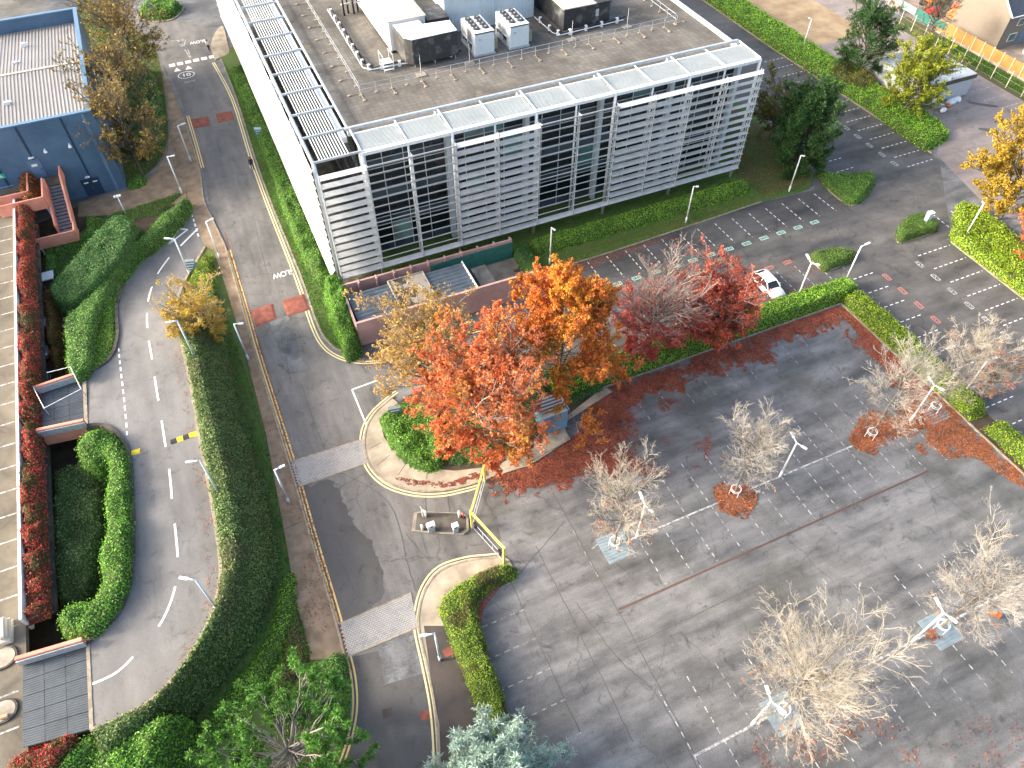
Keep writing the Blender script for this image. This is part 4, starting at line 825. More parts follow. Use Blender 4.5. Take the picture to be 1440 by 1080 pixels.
# pale structural columns standing just inside the glass
for i in range(6): B().box(.6+i*8.88-.25, .6+i*8.88+.25, 3.0, 3.5, 0, 13.8).build('inner_column', m['bluewhite'], off)
# side walls
for u0, mt in ((.1, 'glass'), (44.75, 'spandrel')):
    for j in range(4):
        for v0 in range(0, 14): B().box(u0, u0+.1, 4.0+v0*4.5+.05, 4.0+(v0+1)*4.5-.05, FL[j]+1.0, FL[j+1]-.05).build('side_window', m['glass'], off)
        B().box(u0-.01, u0+.12, 4.0, BW-2, FL[j]+.02, FL[j]+.95).build('side_spandrel', m['spandrel'], off)
# columns, beams
for i in range(6): B().tube((9*i-.0, .15, 0), (9*i, .15, 15.05), .17, .17, 10).build('column', m['steel_w'], off, True)
for i in range(5): B().tube((9*i+4.5, .15, 1.7), (9*i+4.5, .15, 15.05), .11, .11, 8).build('intermediate_post', m['steel_w'], off, True)
B().tube((-4.55, .25, 1.7), (-4.55, .25, 15.1), .16, .16, 10).build('corner_post', m['steel_w'], off, True)
B().bar((-.2, .15, 14.95), (45.1, .15, 14.95), .22, .32).build('front_beam', m['steel_w'], off)
B().bar((-.4, 4.35, 15.3), (44.9, 4.35, 15.3), .28, .3).build('roof_edge_beam', m['steel'], off)
for i in range(6): B().box(9*i-.25, 9*i+.25, 4.15, 4.6, RT, 15.15).build('beam_foot', m['steel_w'], off)
# ribbed canopy panels
for i in range(10):
    x0, x1 = 4.5*i+.12, 4.5*(i+1)-.12
    o = B().box(x0, x1, .35, 3.5, 15.08, 15.11).build('canopy_panel', m['canopy'] if 'canopy' in m else m['bluewhite'], off)
    bb = B()
    for q in range(15): bb.box(x0, x1, .42+q*.205, .50+q*.205, 15.11, 15.16)
    bb.build('canopy_ribs', m['canopy'], o)
    B().box(x0-.08, x1+.08, .25, .35, 15.03, 15.2).build('canopy_frame', m['white'], o); B().box(x0-.08, x1+.08, 3.5, 3.6, 15.05, 15.2).build('canopy_frame', m['white'], o)
for i in range(11): B().bar((4.5*i, .2, 15.18), (4.5*i, 4.3, 15.3 if i % 2 == 0 else 15.2), .1, .14).build('canopy_rafter', m['white'], off)
# front louvres: frames and each slat
LV = -.75
slat_me = {}
def slat(x0, x1, y, z, w, ang, mat, name='louvre_slat', par=off, axis='x', keyx=None):
    key = (round(x1-x0, 2), w, round(ang, 3), mat, axis)
    if key not in slat_me:
        M_ = Matrix.Rotation(ang, 3, 'X'); b = B(); L = x1-x0
        b.obox((0, 0, 0), (L, w, .05), M_)
        for s in (-1, 1): b.obox((s*(L/2-.03), 0, 0), (.05, w+.06, .11), M_)
        if axis == 'y': b.v = [(Matrix.Rotation(-math.pi/2, 3, 'Z')@Vector(v))[:] for v in b.v]
        o = b.build(name, m[mat], None); slat_me[key] = o.data; bpy.data.objects.remove(o)
    o = bpy.data.objects.new(name, slat_me[key]); COL.objects.link(o); o.parent = par; ORG[o] = ORG[par]
    c = Vector(((x0+x1)/2, y, z)) if axis == 'x' else Vector((y, (x0+x1)/2, z)); o.location = c-ORG[par]; return o
NR = 14; ZB, ZT = 2.15, 14.05; DZS = (ZT-ZB)/(NR-1)
kinds = {0: 'tilt', 1: 'open', 2: 'open', 3: 'tilt', 4: 'tilt', 5: 'open', 6: 'open', 7: 'tilt', 8: 'tilt', 9: 'flat', 10: 'flat'}
for bi in range(11):
    u0 = -4.5+4.5*bi; kd = kinds[bi]
    ang = {'tilt': R(13), 'open': R(-44), 'flat': R(-6)}[kd]      # + : outer edge lower
    for r_ in range(NR):
        z = ZB+r_*DZS; a = ang if r_ else R(20)
        mt = 'slat'
        if r_ == NR-1: a = R(15) if kd != 'open' else ang; mt = 'slat_lit'  # light caught by the top row is put into a whiter slat colour
        slat(u0+.06, u0+4.44, LV, z, .63 if kd != 'flat' else .60, a+random.Random(bi*31+r_).uniform(-.015, .015)*0, mt)
for i in range(12):
    u0 = -4.5+4.5*i; b = B(); b.box(u0-.05, u0+.05, LV-.06, LV+.06, ZB-.25, ZT+.25); b.box(u0-.04, u0+.04, LV+.3, LV+.36, ZB-.25, ZT+.25)
    for z in np.arange(ZB, ZT, 2*DZS): b.box(u0-.03, u0+.03, LV+.06, .15, z-.03, z+.03)
    b.build('louvre_frame', m['steel_w'], off)
B().box(-4.6, 45.1, LV-.06, LV+.06, ZB-.36, ZB-.28).build('louvre_bottom_rail', m['steel'], off)
# side louvres facing the sun
SU = -5.15
for bi in range(15):
    v0 = 0.1+4.5*bi
    if bi < 10:
        for r_ in range(NR): slat(v0+.05, v0+4.45, SU, ZB+r_*DZS, .86, R(50), 'slat_lit', 'side_louvre', off, 'y')
b = B()
for bi in range(10, 15):
    for r_ in range(NR): 
        z = ZB+r_*DZS; v0 = .1+4.5*bi; b.obox((SU, v0+2.25, z), (.9, 4.4, .05), Matrix.Rotation(R(-58), 3, 'Y'))
o = b.build('far_side_louvres', m['slat_lit'], off); o['kind'] = 'stuff'
for bi in range(16):
    v0 = .1+4.5*bi; b = B(); b.box(SU+.35, SU+.45, v0-.05, v0+.05, 1.0, 15.0); b.box(SU+.2, -4.5, v0-.04, v0+.04, 14.5, 14.6); b.build('side_frame', m['steel_w'], off)
for bi in range(0, 16, 2): B().tube((-4.55, .25+4.5*bi, 0), (-4.55, .25+4.5*bi, 15.0), .14, .14, 8).build('side_column', m['steel_w'], off, True)
# pergola over the side gap
for bi in range(15):
    v0 = .3+4.43*bi; B().bar((-4.7, v0, 15.12), (.0, v0, 15.18), .16, .2).build('pergola_beam', m['steel'], off)
    b = B()
    for q in range(11): x = -3.95+q*.275; b.box(x, x+.10, v0+.12, v0+4.3, 15.0, 15.09)
    b.build('pergola_slats', m['steel_w'], off)
B().tube((-4.6, .2, 15.05), (-4.6, 66, 15.05), .16, .16, 8).build('pergola_rail', m['steel_w'], off, True)
B().tube((-.1, 4.3, 15.2), (-.1, 66, 15.2), .14, .14, 8).build('pergola_rail', m['steel_w'], off, True)
B().box(-4.3, 0, .2, 66, .092, .10).build('gravel_margin', m['conc_dark'], off)
# ------------------------------------------------------------------ things on the office roof
def guardrail(label, pts):
    rt = thing('roof_guardrail', (pts[0][0], pts[0][1], RT), label, 'guardrail')
    for (x0, y0), (x1, y1) in zip(pts[:-1], pts[1:]):
        L = math.hypot(x1-x0, y1-y0); n = max(2, round(L/1.7)); dx, dy = (x1-x0)/L, (y1-y0)/L
        for h in (1.1, .6): B().tube((x0, y0, RT+h), (x1, y1, RT+h), .022, .022, 6).build('rail', m['steel'], rt)
        for i in range(n+1):
            x, y = x0+dx*L*i/n, y0+dy*L*i/n; b = B(); b.tube((x, y, RT), (x, y, RT+1.1), .024, .024, 6); b.build('post', m['steel'], rt)
            b = B(); b.box(x-.16, x+.16, y-.12, y+.12, RT, RT+.07)
            if i % 2 == 0:
                ex, ey = x+dy*1.2, y-dx*1.2; b.bar((x, y, RT+.1), (ex, ey, RT+.1), .05); b.box(ex-.15, ex+.15, ey-.15, ey+.15, RT, RT+.1)
            b.build('counterweight_foot', m['kerb'], rt)
guardrail('thin galvanised guardrail with weighted feet along the office roof front', [(3.1, 11.2), (41.6, 11.8)])
guardrail('guardrail running back along the pergola side of the office roof', [(3.2, 42), (3.1, 11.5)][::1])
guardrail('guardrail running back along the white parapet side of the office roof', [(41.6, 12.1), (41.5, 38)])
# air handling unit and its duct
ah = thing('air_handling_unit', (11, 26, RT), 'long white air handling unit with cream roof on the office roof', 'air handling unit')
B().box(8.8, 13.0, 18.5, 44, RT+.3, 18.0).build('casing', m['white'], ah, bev=.04); B().box(8.7, 13.1, 18.4, 44, 18.0, 18.12).build('roof_sheet', m['membrane'], ah)
for v in (22, 26, 30): B().box(8.75, 8.8, v-.9, v+.9, RT+.6, 17.6).build('door_panel', m['bluewhite'], ah)
B().box(8.9, 12.9, 18.6, 44, RT, RT+.3).build('plinth', m['dark'], ah)
du = thing('roof_duct', (12, 16, RT), 'weathered black duct with streaked white top wrapping the air handling unit', 'duct')
D1 = [(9.2, 18.4), (9.3, 14.9), (10.0, 14.1), (15.2, 14.3), (15.3, 16.9), (12.2, 17.2), (12.3, 18.4)]
B().prism(D1, RT+.5, 17.75).build('casing', m['dark'], du, bev=.05); c0 = np.mean(D1, 0); B().prism([tuple(c0+(np.array(p)-c0)*.985) for p in D1], 17.74, 17.8).build('top_sheet', m['streak'] if 'streak' in m else m['membrane'], du)
[B().box(x-.05, x+.05, 14.5, 14.6, RT, RT+.5).build('support', m['steel'], du) for x in (10.2, 12.5, 14.9)]
pb = thing('plant_room', (21, 24, RT), 'tall pale blue ribbed plant room on the office roof', 'plant room')
B().box(16.0, 27.2, 20.6, 34, RT, 20.2).build('wall', m['bluewhite'], pb)
b = B(); [b.box(16.0+i*.4, 16.05+i*.4, 20.55, 20.6, RT, 20.2) for i in range(28)]; b.build('cladding_ribs', m['bluewhite'], pb); B().box(21.9, 22.0, 20.5, 20.56, RT, 20.2).build('downpipe', m['lamp'], pb); B().box(15.9, 27.3, 20.5, 34, 20.2, 20.35).build('roof', m['membrane'], pb)
dk = thing('plant_enclosure', (31.5, 18, RT), 'low weathered black timber plant enclosure with pale top', 'plant enclosure')
B().box(28.5, 34.5, 15.3, 24, RT+.2, 17.2).build('wall', m['dark'], dk); b = B(); [b.box(28.5+i*.3, 28.55+i*.3, 15.26, 15.3, RT+.2, 17.2) for i in range(20)]; b.build('boards', m['dark'], dk)
B().box(28.4, 32.6, 15.2, 24, 17.2, 17.3).build('roof', m['membrane'], dk); B().box(32.6, 34.6, 15.2, 24, 17.2, 17.28).build('hatch', m['dark'], dk); B().box(32.6, 33.0, 15.22, 15.26, RT+1.2, RT+2.0).build('vent', m['steel'], dk)
wv = thing('dark_plant_box', (14.6, 20, RT), 'dark flat topped plant boxes squeezed between unit and blue plant room', 'plant box')
B().box(13.4, 15.9, 18.8, 22.5, RT, 17.3).build('casing', m['dark'], wv); B().box(13.4, 15.9, 23, 34, RT, 17.0).build('rear_casing', m['conc_dark'], wv)
def chiller(x, lab):
    t = thing('chiller', (x+1.15, 16, RT), lab, 'chiller')
    x0, x1, y0, y1 = x, x+2.3, 13.9, 18.0
    B().box(x0, x1, y0, y0+.9, RT+.25, RT+2.6).build('cabinet', m['bluewhite'], t, bev=.03)
    B().box(x0+.03, x1-.03, y0+.9, y1, RT+1.1, RT+2.45).build('coil_panel', m['steel'], t)
    for xx in (x0, x1-.1):
        b = B()
        for yy in (y0+.9, (y0+y1)/2+.3, y1-.1): b.box(xx, xx+.1, yy, yy+.1, RT+.2, RT+2.5)
        b.box(xx, xx+.1, y0+.9, y1, RT+1.0, RT+1.12); b.build('side_frame', m['white'], t)
    B().box(x0-.1, x1+.1, y0-.1, y1+.1, RT+.05, RT+.25).build('base_frame', m['steel'], t)
    B().box(x0, x1, y0, y1, RT+2.45, RT+2.62).build('top_panel', m['white'], t)
    for q in range(4):
        for s in (0, 1):
            cx = x0+.62+s*1.06; cy = y0+1.0+q*.82; f = B().tube((cx, cy, RT+2.6), (cx, cy, RT+2.78), .39, .36, 14).build('fan', m['fan'], t, False)
            B().tube((cx, cy, RT+2.78), (cx, cy, RT+2.82), .1, .1, 8).build('hub', m['steel'], f)
    B().box(x0+.4, x0+.75, y0-.015, y0, RT+1.75, RT+1.9).build('badge', m['steel'], t); B().box(x1+.0, x1+.6, y0+.5, y0+1.6, RT+.3, RT+1.4).build('pump_box', m['kerb'], t)
    b = B(); b.box(x0+.3, x1-.3, y0+1.1, y1-.2, RT+.3, RT+.95); b.build('compressor', m['black'], t)
chiller(17.0, 'white chiller with dark roof fans beside the black duct'); chiller(21.2, 'white chiller with dark roof fans nearer the black plant enclosure')
def pipes(label, pts, hgt=.45):
    t = thing('roof_pipework', (pts[0][0], pts[0][1], RT), label, 'pipework')
    for k_, o in enumerate((0, .25)): B().path([(x+o, y+o, RT+hgt-.1*k_) for x, y in pts], .1, 8).build('pipe', m['black'], t, True)
    B().path([(x-.3, y-.3, RT+.35) for x, y in pts], .05, 6).build('rail', m['lamp'], t)
    for (x0, y0), (x1, y1) in zip(pts[:-1], pts[1:]):
        n = max(1, int(math.hypot(x1-x0, y1-y0)/1.9))
        for i in range(n): s = (i+.5)/n; x, y = x0+(x1-x0)*s, y0+(y1-y0)*s; B().box(x-.14, x+.14, y-.14, y+.14, RT, RT+.62).build('pipe_stand', m['white'], t)
    return t
pipes('black pipe run with white stands round the air handling unit', [(5.3, 32), (5.1, 16.4), (5.8, 15.6), (15.6, 15.2)])
pipes('black pipe run with white stands round the timber enclosure', [(27.2, 20), (27.4, 15.4), (28.0, 14.6), (36.5, 15.1)])
st = thing('step_over', (7.2, 15.4, RT), 'small blue step over ladder crossing the roof pipes', 'step ladder')
B().box(6.8, 7.9, 15.0, 16.2, RT+.75, RT+.82).build('platform', m['lamp'], st); b = B()
for x in (6.8, 7.9):
    for y in (14.8, 16.4): b.tube((x, y, RT), (x, y, RT+1.7), .03, .03, 6)
    b.tube((x, 14.8, RT+1.7), (x, 16.4, RT+1.7), .03, .03, 6)
b.build('handrails', m['steel_w'], st)
for q in range(2): B().box(6.85, 7.85, 14.75-.25*q+.1, 15.0-.25*q+.1, RT+.5-.25*q, RT+.54-.25*q).build('tread', m['lamp'], st)
vm = thing('valve_manifold', (7.6, 30, RT), 'dark upright valve manifold of pipes beside the air handling unit', 'pipework')
b = B(); [b.tube((6.6+i*.6, 30+.4*(i % 2), RT), (6.6+i*.6, 30+.4*(i % 2), RT+2.6), .12, .12, 8) for i in range(4)]; b.build('riser', m['black'], vm, True); b = B(); b.tube((6.4, 30.2, RT+2.2), (8.8, 30.2, RT+2.2), .14, .14, 8); b.tube((6.4, 30.2, RT+1.2), (8.8, 30.2, RT+1.2), .1, .1, 8); b.build('header', m['steel'], vm, True)
for (x, y), lab in (((10.2, 12.6), 'thin lightning rod on a square base before the black duct'), ((15.9, 12.9), 'thin lightning rod on a square base beside the nearer chiller'), ((28.6, 13.3), 'thin lightning rod on a square base before the timber enclosure'), ((36.0, 13.6), 'thin lightning rod on a square base at the pipe end')):
    t = thing('lightning_rod', (x, y, RT), lab, 'lightning rod'); B().tube((x, y, RT), (x, y, RT+2.2), .035, .02, 6).build('rod', m['steel_w'], t); B().box(x-.5, x+.5, y-.4, y+.4, RT, RT+.12).build('base_block', m['conc'], t)

# ------------------------------------------------------------------ walled plant yard before the office
yd = thing('walled_plant_yard', (4, -6, 0), 'pink rendered walled yard with corrugated roofs before the office', 'walled yard')
WH = 3.1
B().wall([(-5.2, -8.9), (13.6, -9.1)], .25, 0, WH).build('front_wall', m['pinkwall'], yd); 
for x in (-2.4, -2.0, 1.6, 4.2, 7.9, 10.0, 10.15, 12.0): B().box(x-.03, x+.03, -9.16, -9.03, .05, WH+.005).build('wall_joint', m['conc_dark'], yd)
B().wall([(-4.9, -2.4), (14.0, -2.7)], .22, 0, 2.5).build('back_wall', m['pinkwall'], yd)
for x in np.arange(-3.2, 14, 1.9): B().box(x-.1, x+.1, -2.85, -2.3, 0, 2.55).build('pier', m['pinkwall'], yd)
B().box(4.5, 14.0, -2.95, -2.87, .1, 2.2).build('green_lining', m['greenmesh'] if 'greenmesh' in m else m['spandrel'], yd)
B().wall([(-5.2, -8.75), (-4.95, -2.5)], .22, 0, 2.6).build('end_wall', m['pinkwall'], yd)
sheet('yard_floor', [(-5, -8.8), (15.4, -8.9), (15.2, -2.9), (-4.9, -2.6)], .1, 'conc_dark', yd)
def corr(x0, x1, y0, y1, z, name):
    n = int((y1-y0)/.09); V = []; F = []
    for i in range(n+1):
        y = y0+(y1-y0)*i/n; zz = z+.12*math.sin(i*2*math.pi/6); V += [(x0, y, zz), (x1, y, zz)]
    F = [(2*i, 2*i+1, 2*i+3, 2*i+2) for i in range(n)]
    b = B(); b.add(V, F); return b.build(name, m['corr'], yd, True)
m['corr'] = metal('blue_grey_corrugated_steel', (.13, .165, .195), .5, .4, .35, 1.2)
corr(-4.8, -.5, -8.5, -3.7, 2.2, 'corrugated_roof'); corr(3.5, 7.7, -8.5, -3.7, 2.2, 'corrugated_roof')
k = NT('mossy_roof_slab'); v = k.ramp(k.noise(.42, 4, .6, None, .6), [(.50, 0.0), (.54, 1.0)]); k.col(k.mix(v, lin('b5b0a8', .5), (.035, .028, .02))); k.rough(.85); m['mossy'] = k.m
B().box(-.45, 3.45, -8.5, -3.6, 2.1, 2.35).build('flat_roof', m['mossy'], yd); b = B(); b.wall([(-.4, -8.45), (3.4, -8.45), (3.4, -3.65), (-.4, -3.65), (-.4, -8.4)], .12, 2.35, 2.45); b.build('roof_upstand', m['conc'], yd)
B().box(7.72, 7.85, -8.5, -3.7, 1.9, 2.35).build('roof_flashing', m['white'], yd)
B().box(9.0, 10.7, -8.6, -3.0, .1, .3).build('concrete_plinth', m['conc'], yd); B().box(10.72, 15.2, -8.6, -3.2, .1, .24).build('mossy_slab', m['mossy2'] if 'mossy2' in m else m['mossy'], yd)
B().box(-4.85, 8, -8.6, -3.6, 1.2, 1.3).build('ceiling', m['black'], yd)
dw = B(); dw.box(-1.2, -.2, -9.04, -9.0, 0, 0); 
lampb = thing('bulkhead_light', (-1.4, -9.05, 2.4), 'small white bulkhead light on the pink yard wall', 'light'); B().box(-1.75, -1.05, -9.35, -9.04, 2.35, 2.5).build('hood', m['white'], lampb, bev=.03); B().box(-1.5, -1.3, -9.2, -9.04, 2.05, 2.35).build('bracket', m['white'], lampb)
m['exitgreen'] = M('exit_sign_green', (.03, .45, .30), (.03, .4, .28), 2, .4); m['treadm'] = M('grey_stair_treads', (.22, .23, .24), (.15, .16, .17), 2, .8)
m['cabin'] = metal('cabin_wall_steel', (.46, .50, .54), .5, 0, .15, 1.0); m['cabinroof'] = metal('cabin_roof_steel', (.40, .44, .48), .5, .1, .4, .5); m['bagw'] = M('pale_blue_woven_bag', (.55, .72, .78), (.75, .8, .8), 3, .8, .3, 8)
m['postm'] = M('pale_fence_post', (.62, .55, .42), (.5, .45, .35), 2, .8); m['tealmesh'] = M('teal_netting', (.16, .36, .33), (.25, .42, .38), 1.5, .8); m['pinkmesh'] = M('faded_pink_panel', (.5, .28, .28), (.4, .3, .3), 1.5, .8)
m['plot'] = M('pale_gravel_plot', lin('c3b4a4', .55), lin('a39384', .5), .5, .95, .4, 5); m['slate'] = M('dark_slate_roof', (.055, .065, .085), (.04, .05, .065), 2, .5, .3, 6)
k = NT('pale_ribbed_roof_sheet'); k.col(k.mix(k.ramp(k.noise(.2, 5), [(.4, 0.0), (.65, .6)]), (.31, .295, .28), (.24, .23, .215))); k.rough(.5); k.p.inputs['Metallic'].default_value = .2; m['roofrib'] = k.m
# ------------------------------------------------------------------ navy metal building
k = NT('navy_metal_cladding'); wv_ = k.n('ShaderNodeTexWave'); wv_.bands_direction = 'Z'; wv_.inputs['Scale'].default_value = 1.6; k.l(k.pos, wv_.inputs['Vector'])
c = k.mix(k.ramp(k.noise(.3, 5, .6), [(.4, 0.0), (.65, 1.0)]), lin('4e6b88', .9), lin('5d7d9b', .9)); k.col(c); k.rough(.42); k.p.inputs['Metallic'].default_value = .15; k.bump(wv_.outputs[1], .25, .03); m['navy'] = k.m
m['navy_dark'] = metal('dark_navy_trim', lin('2f4a66', .8), .4, .1, .1); m['blue_trim'] = metal('blue_grey_parapet_flashing', lin('6d93b4', .8), .35, .2, .1); m['door_blue'] = metal('grey_blue_door', lin('6f8fb0', .75), .4, 0, .1)
BX, BY, BH = -23.9, 28.3, 10.3
bb_ = thing('metal_clad_building', (-42, 43, 0), 'navy blue metal clad building with pale ribbed roof', 'building')
B().box(-62, BX, BY, BY+.3, 0, BH-.15).build('front_wall', m['navy'], bb_); B().box(BX-.3, BX, BY+.3, 57.2, 0, BH-.15).build('side_wall', m['navy'], bb_); B().box(-62, BX-.3, 56.9, 57.2, 0, BH-.15).build('rear_wall', m['navy'], bb_)
b = B(); b.box(-62, BX+.05, BY-.05, BY+.45, BH-.15, BH); b.box(BX-.45, BX+.05, BY+.45, 57.3, BH-.15, BH); b.box(-62, BX-.45, 56.8, 57.3, BH-.15, BH); b.build('parapet_coping', m['blue_trim'], bb_)
b = B(); V = []; nx_ = 95; pitch = .4
prof = [(0, 0), (.14, 0), (.18, .06), (.30, .06), (.34, 0)]
V0 = []
for i in range(nx_):
    for px_, pz in prof: V0.append((BX-.5-i*pitch-px_, pz))
for y, z in ((BY+.45, 8.7), (42.8, 9.4), (56.8, 8.6)): V += [(x, y, z+dz) for x, dz in V0]
n_ = len(V0); b.add(V, [(r_*n_+i, r_*n_+i+1, (r_+1)*n_+i+1, (r_+1)*n_+i) for r_ in range(2) for i in range(n_-1)]); b.build('ribbed_roof', m['roofrib'] if 'roofrib' in m else m['white_dirty'], bb_)
B().box(-62, BX-.6, 42.6, 43.0, 9.38, 9.5).build('ridge_flashing', m['membrane'], bb_)
for (x, y) in ((-31, 51), (-32, 46), (-33, 36)): 
    b = B(); b.box(x-.3, x+.3, y-.15, y+.15, 8.9, 9.45); b.box(x-.1, x+.6, y-.05, y+.05, 9.3, 9.42); b.build('roof_vent', m['white'], bb_)
for x in (-27.2, -31.8, -35.5): B().box(x-.12, x+.12, BY-.04, BY, 0, BH-.2).build('wall_trim', m['blue_trim'] if 0 else m['navy_dark'], bb_)
B().box(BX-1.2, BX-.9, BY-.05, BY, 0, BH-.2).build('wall_trim', m['door_blue'], bb_)
# door to the stair landing, double door at the ground
d_ = B().box(-32.6, -31.3, BY-.06, BY-.005, 3.7, 6.0).build('door', m['door_blue'], bb_); B().box(-31.5, -31.42, BY-.11, BY-.06, 4.6, 4.9).build('handle', m['chrome'], d_); B().box(-32.3, -31.7, BY-.08, BY-.06, 5.2, 5.5).build('door_light', m['white'], d_)
d_ = B().box(-28.4, -26.4, BY-.06, BY-.005, .05, 2.3).build('double_door', m['navy_dark'], bb_); B().box(-27.45, -27.4, BY-.1, BY-.06, .9, 1.3).build('handle', m['chrome'], d_)
for x in (-27.9, -26.9): B().box(x-.25, x+.25, BY-.08, BY-.06, 1.75, 1.9).build('door_notice', m['white'], d_)
B().box(-27.7, -27.2, BY-.3, BY-.005, 2.55, 2.65).build('door_lamp', m['white'], bb_); B().box(-32.2, -31.6, BY-.3, BY-.005, 6.3, 6.4).build('door_lamp', m['white'], bb_)
for x in (-30.2, -27.6): 
    b = B(); b.tube((x, BY-.005, 7.0), (x, BY-.3, 6.9), .06, .06, 6); b.tube((x, BY-.3, 7.0), (x, BY-.3, 6.7), .12, .2, 10); b.build('wall_light', m['white'], bb_)
sg = thing('exit_sign', (-35.9, BY-.03, 4.9), 'green emergency exit pictogram sign on the navy wall', 'sign'); B().box(-36.5, -35.3, BY-.08, BY-.05, 4.6, 5.2).build('plate', m['exitgreen'], sg)
b = B(); b.obox((-35.75, BY-.085, 4.92), (.1, .01, .35), Matrix.Rotation(R(20), 3, 'Y')); b.obox((-35.6, BY-.085, 4.82), (.08, .01, .25), Matrix.Rotation(R(-35), 3, 'Y')); b.ball((-35.82, BY-.085, 5.12), (.06, .01, .06)); b.box(-36.4, -36.1, BY-.09, BY-.08, 4.66, 5.14); b.build('pictogram', m['white'], sg)
B().box(-60, -33.6, BY-1.2, BY-.02, DZ, DZ+.05).build('deck_margin', m['deckc'], bb_)
B().path([(-60, BY-1.6, DZ+1.1), (-34.6, BY-1.6, DZ+1.1)], .05).build('handrail', m['blue_trim'], bb_)
for x in np.arange(-58, -34, 2.0): B().tube((x, BY-1.6, DZ), (x, BY-1.6, DZ+1.1), .035, .035, 6).build('handrail_post', m['blue_trim'], bb_)

# ------------------------------------------------------------------ salmon external stair
sr = thing('external_stair', (-31, 24, 0), 'salmon walled external stair climbing to the navy building door', 'staircase')
SZ = 3.65
def slabw(pts, z0, z1, w=.18, name='parapet_wall'): return B().wall(pts, w, z0, z1).build(name, m['salmon'], sr, bev=.02)
B().box(-33.0, -29.7, 26.2, BY-.02, SZ-.2, SZ).build('landing', m['conc_dark'], sr); B().box(-33.0, -31.7, 22.6, 26.2, SZ-.2, SZ).build('walkway', m['conc_dark'], sr); B().box(-36.2, -33.0, 22.6, 24.2, SZ-.2, SZ).build('walkway', m['conc_dark'], sr)
slabw([(-33.1, 24.3), (-33.1, BY-.1)], SZ-.3, SZ+1.1); slabw([(-31.6, 22.5), (-31.6, 26.4)], SZ-.3, SZ+1.1); slabw([(-36.3, 22.5), (-31.6, 22.5)], SZ-.4, SZ+1.1); slabw([(-36.3, 24.3), (-33.1, 24.3)], SZ-.3, SZ+1.1)
# descending flight
N_ = 14; y_top, y_bot, zb = 26.2, 20.2, 1.3
for i in range(N_):
    y = y_top-(y_top-y_bot)*(i+.5)/N_; z = SZ-(SZ-zb)*(i+1)/N_; B().box(-31.35, -29.85, y-.2, y+.23, z-.05, z+.03).build('tread', m['treadm'], sr)
for x in (-31.45, -29.7):
    b = B(); b.add([(x-.09, y_top, SZ-.4), (x+.09, y_top, SZ-.4), (x+.09, y_bot, zb-.4), (x-.09, y_bot, zb-.4), (x-.09, y_top, SZ+1.05), (x+.09, y_top, SZ+1.05), (x+.09, y_bot, zb+1.05), (x-.09, y_bot, zb+1.05)], [(0, 1, 2, 3), (4, 5, 6, 7), (0, 1, 5, 4), (1, 2, 6, 5), (2, 3, 7, 6), (3, 0, 4, 7)]); b.build('flight_wall', m['salmon'], sr)
slabw([(-29.7, y_top), (-29.7, BY-.1)], SZ-.3, SZ+1.1)
B().box(-34.6, -29.6, 18.6, 20.2, zb-.2, zb).build('lower_landing', m['conc_dark'], sr); slabw([(-34.6, 18.5), (-29.6, 18.5)], zb-.35, zb+1.05); slabw([(-29.6, 18.5), (-29.6, 20.4)], zb-.35, zb+1.05)
for x, y, z1 in ((-30, 18.8, zb-.2), (-33.5, 18.8, zb-.2), (-31.8, 22.9, SZ-.2), (-34.8, 22.9, SZ-.2), (-32.6, 26.5, SZ-.2)): B().box(x-.1, x+.1, y-.1, y+.1, 0, z1).build('support_post', m['lamp'], sr)

# ------------------------------------------------------------------ far corner: yard, cabin, fences, house, diggers
yard = sheet('works_yard', [(77.5, -2), (76.8, 12), (76.5, 24), (93.4, 24), (93.4, -2), (93.0, -40), (72, -40), (70, -16), (72.3, -6.6)], .006, 'asp_yard')
sheet('sandy_ground', [(76.4, 24), (75.6, 40), (75, 120), (84, 120), (87.5, 40), (88, 24)], .008, 'sand', ground)
sheet('site_track', [(88, 24), (87.5, 40), (84, 120), (95, 120), (95, 24)], .009, 'asp_yard', ground)
for y in np.arange(-6.4, 8, 2.5): B().ribbon([(88.4, y), (93, y)], .1, .014).build('bay_line', m['white_line'], yard)
for y in np.arange(-11, -1, 2.5): B().ribbon([(76.5 if y > -4 else 78, y), (82.5, y)], .1, .014).build('bay_line', m['faint_line'], yard)
for q in ([(86.0, 1.4), (87, .2), (88.6, -1), (89, -.6), (87.4, .8), (86.3, 1.8)], [(85.2, -4), (86.4, -5), (87, -4.6), (85.8, -3.6)], [(82, -4.4), (83.4, -5.6), (83.8, -5), (82.4, -4)]): sheet('oil_stain', smooth(q, 4, True), .012, 'asp_dark', yard)
sheet('rough_verge', [(93.4, -40), (97.7, -40), (97.7, 26), (94.8, 26), (93.4, 24)], .012, 'lawn_dry', ground)
grass('rough_grass', 'rough green grass strip between wire fence and timber fence', [(94.2, -14), (97.5, -14), (97.5, 19), (94.8, 19)], 60, .3, 'blade', .01)
cbn = thing('site_cabin', (83, 7, 0), 'grey white flat roofed site cabin of three joined modules', 'site cabin')
for i in range(3):
    y0 = 3.1+i*2.95
    B().box(78.0, 87.0, y0, y0+2.9, .25, 3.05).build('module_wall', m['cabin'], cbn); B().box(77.9, 87.15, y0-.02, y0+2.88, 3.06, 3.3).build('module_roof', m['cabinroof'], cbn)
B().box(77.9, 87.15, 2.95, 3.08, 2.75, 3.28).build('fascia', m['conc_dark'], cbn); B().box(78.2, 86.8, 3.4, 11.5, 0, .25).build('skids', m['black'], cbn)
d_ = B().box(80.5, 81.4, 3.05, 3.1, .3, 2.4).build('door', m['white'], cbn); B().box(80.7, 81.2, 3.03, 3.05, 1.2, 2.1).build('door_window', m['glass'], d_); B().box(82.5, 82.8, 3.3, 3.6, 3.3, 3.55).build('roof_vent', m['steel'], cbn)
